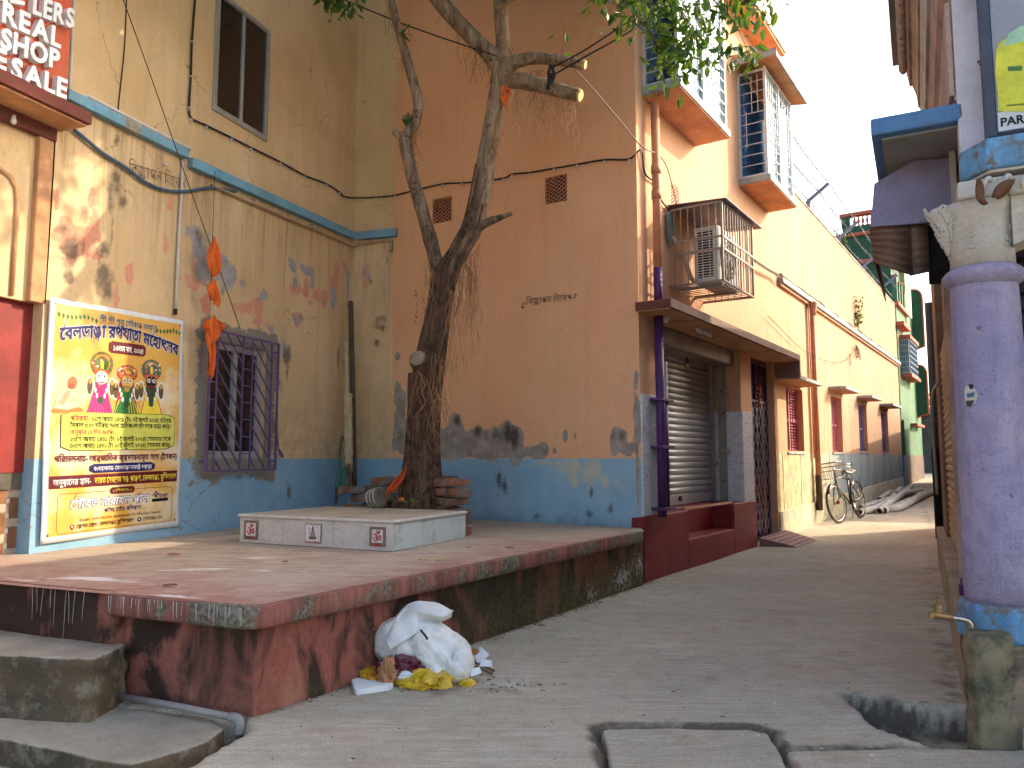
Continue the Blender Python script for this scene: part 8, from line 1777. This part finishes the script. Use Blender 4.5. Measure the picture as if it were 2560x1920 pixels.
TL = [('পরিক্রমা-', .155, .275, .503, .023, cri), ('২২শে আষাঢ় ১৪৩১ (ইং- ৭ই জুলাই ২০২৪) রবিবার', .29, .895, .503, .021, blk), ('বৈকাল ৩.০০ ঘটিকায় শ্যামা মেডিক্যাল হল থেকে মাড্ডা পর্যন্ত।', .155, .895, .531, .021, blk), ('অনুষ্ঠান (৭ দিন ব্যাপি)-', .155, .465, .561, .020, cri), ('২৩শে আষাঢ় ১৪৩১ (ইং- ৮ই জুলাই ২০২৪) সোমবার থেকে', .155, .895, .590, .021, blk), ('৩০শে আষাঢ় ১৪৩১ (ইং-১৫ই জুলাই ২০২৪) সোমবার পর্যন্ত।', .155, .895, .618, .021, blk)]
for s, a, b, t_, h, m in TL: line(s, a, b, t_, t_, h, m, lift=.0085, bevel=.014)
line('পরিচালনায়- আন্তর্জাতিক কৃষ্ণভাবনামৃত সংঘ (ইসকন)', .065, .955, .674, .676, .027, mar, lift=.005, bevel=.024)
rr(.285, .775, .687, .726, .0035, navy, 'printed_badge', .012); line('ব্যবস্থাপনায়- বেলডাঙ্গা নামহট্ট ভক্তবৃন্দ', .315, .75, .716, .716, .019, wht, lift=.005)
bgrid(.035, .965, .731, .783, .0028, mar, 'printed_band'); line('অনুষ্ঠানের স্থান-', .06, .30, .770, .770, .026, wht, lift=.005, bevel=.018); line('ভারত সেবাশ্রম সঙ্ঘ প্রাঙ্গণ, বেলডাঙ্গা, মুর্শিদাবাদ', .325, .955, .770, .770, .026, yl, lift=.005, bevel=.018)
def outline(s0, s1, t0, t1, m, w=.0016):
    mb = MB(); mb.tube([bpt(s, t, .003) for s, t in [(s0+.02,t0)]+[(s0+(s1-s0)*k/12, t0) for k in range(1, 12)]+[(s1-.02,t0),(s1,t0+.014),(s1,t1-.014),(s1-.02,t1)]+[(s1-(s1-s0)*k/12, t1) for k in range(1, 12)]+[(s0+.02,t1),(s0,t1-.014),(s0,t0+.014),(s0+.02,t0)]], w, 4, cap=False); obj('printed_outline', mb, m, ban)
outline(.09, .93, .806, .968, mar); rr(.44, .625, .792, .821, .0036, mar, 'printed_badge', .01); line(':: সৌজন্যে ::', .46, .605, .813, .813, .013, yl, lift=.005)
line('সৌরভ নারায়ন পাল', .165, .735, .868, .868, .036, navy, lift=.0032, bevel=.06, shear=.2); line('সৌরভ নারায়ন পাল', .165, .735, .868, .868, .036, wht, lift=.0046, bevel=.022, shear=.2)
line('প্রসিদ্ধ লৌহ প্রতিষ্ঠান', .405, .68, .898, .898, .018, navy, lift=.004)
line('(Dealer: TATA TISCON, GAGAN 600 HD, UltraTech Cement)', .235, .835, .925, .925, .011, blk, lift=.004, bevel=.002)
line('স্টেশন রোড, বেলডাঙ্গা, মুর্শিদাবাদ', .22, .63, .953, .953, .017, blk, lift=.004); line('7797081914', .70, .85, .953, .953, .015, blk, lift=.004, bevel=.006)
ov(.672, .946, .016, .0095, navy, 'printed_phone', .004); ov(.672, .946, .006, .004, wht, 'printed_phone', .0048, 8); ov(.19, .944, .015, .0095, cri, 'printed_pin', .004); ov(.19, .944, .007, .004, wht, 'printed_pin', .0048, 8); pg([(.179,.949),(.201,.949),(.19,.960)], cri, 'printed_pin', .004)
bgrid(.765, .895, .858, .872, .0034, blk, 'printed_logo', ns=2, nt=1); line('SNP', .82, .892, .854, .854, .018, navy, lift=.004, bevel=.006); pg([(.765,.842),(.795,.822),(.825,.842),(.819,.845),(.795,.829),(.771,.845)], navy, 'printed_logo', .004); bgrid(.786, .804, .838, .852, .004, navy, 'printed_logo', ns=1, nt=1)
for s, t_ in ((.035,.022),(.955,.03),(.04,.968),(.955,.965)): mb = MB(); q = bpt(s, t_, .004); mb.tube([q, q+FY.n*.004], .008, 10); obj('eyelet', mb, c_chrome, ban)
# stencilled notices on the walls
ink = P('faded_stencil_ink', S(130,102,82), .9, .25, 30, dirt=S(200,170,130), damt=.9, dscale=22); ink2 = P('black_stencil_ink', S(96,72,60), .9, .25, 30, dirt=S(190,140,110), damt=.8, dscale=26)
def walltext(F, s, pl, pr, h, m, o=.006, bevel=.002):
    uL, zL = F.uv(pl); uR, zR = F.uv(pr); v, f, w = bn_layout(s, bevel); mb = MB(); k = (uR-uL)/w
    mb.v = [tuple(F.p(uL+a[0]*k, o+(.0004 if a[2] > 0 else 0), zL+(zR-zL)*a[0]/w+a[1]*h/.72)) for a in v]; mb.f = f; return mb
t1 = obj('stencilled_notice', walltext(FY, 'বিজ্ঞাপন নিষেধ', R(0,1105,1500), R(0,1600,1640), .11, ink), ink, yh, fix=False, label='faded Bengali stencil notice below the blue ledge')
t2 = obj('stencilled_notice', walltext(FO, 'বিজ্ঞাপন নিষেধ', R(6,125,975), R(6,515,935), .075, ink2), ink2, oh, fix=False, label='black Bengali stencil notice on the orange wall')
for (a, b, c, d) in ((R(6,118,955), R(6,92,965), R(6,92,1005), 1), (R(6,515,915), R(6,548,910), R(6,548,878), -1)):
    mb = MB(); p = onF(FO, [a, b, c], .007); mb.tube(p, .004, 4); e = p[2]; mb.tube([e+FO.d*.018+Vector((0,0,.02*d)), e, e-FO.d*.018+Vector((0,0,.02*d))], .004, 4); obj('stencilled_arrow', mb, ink2, oh)
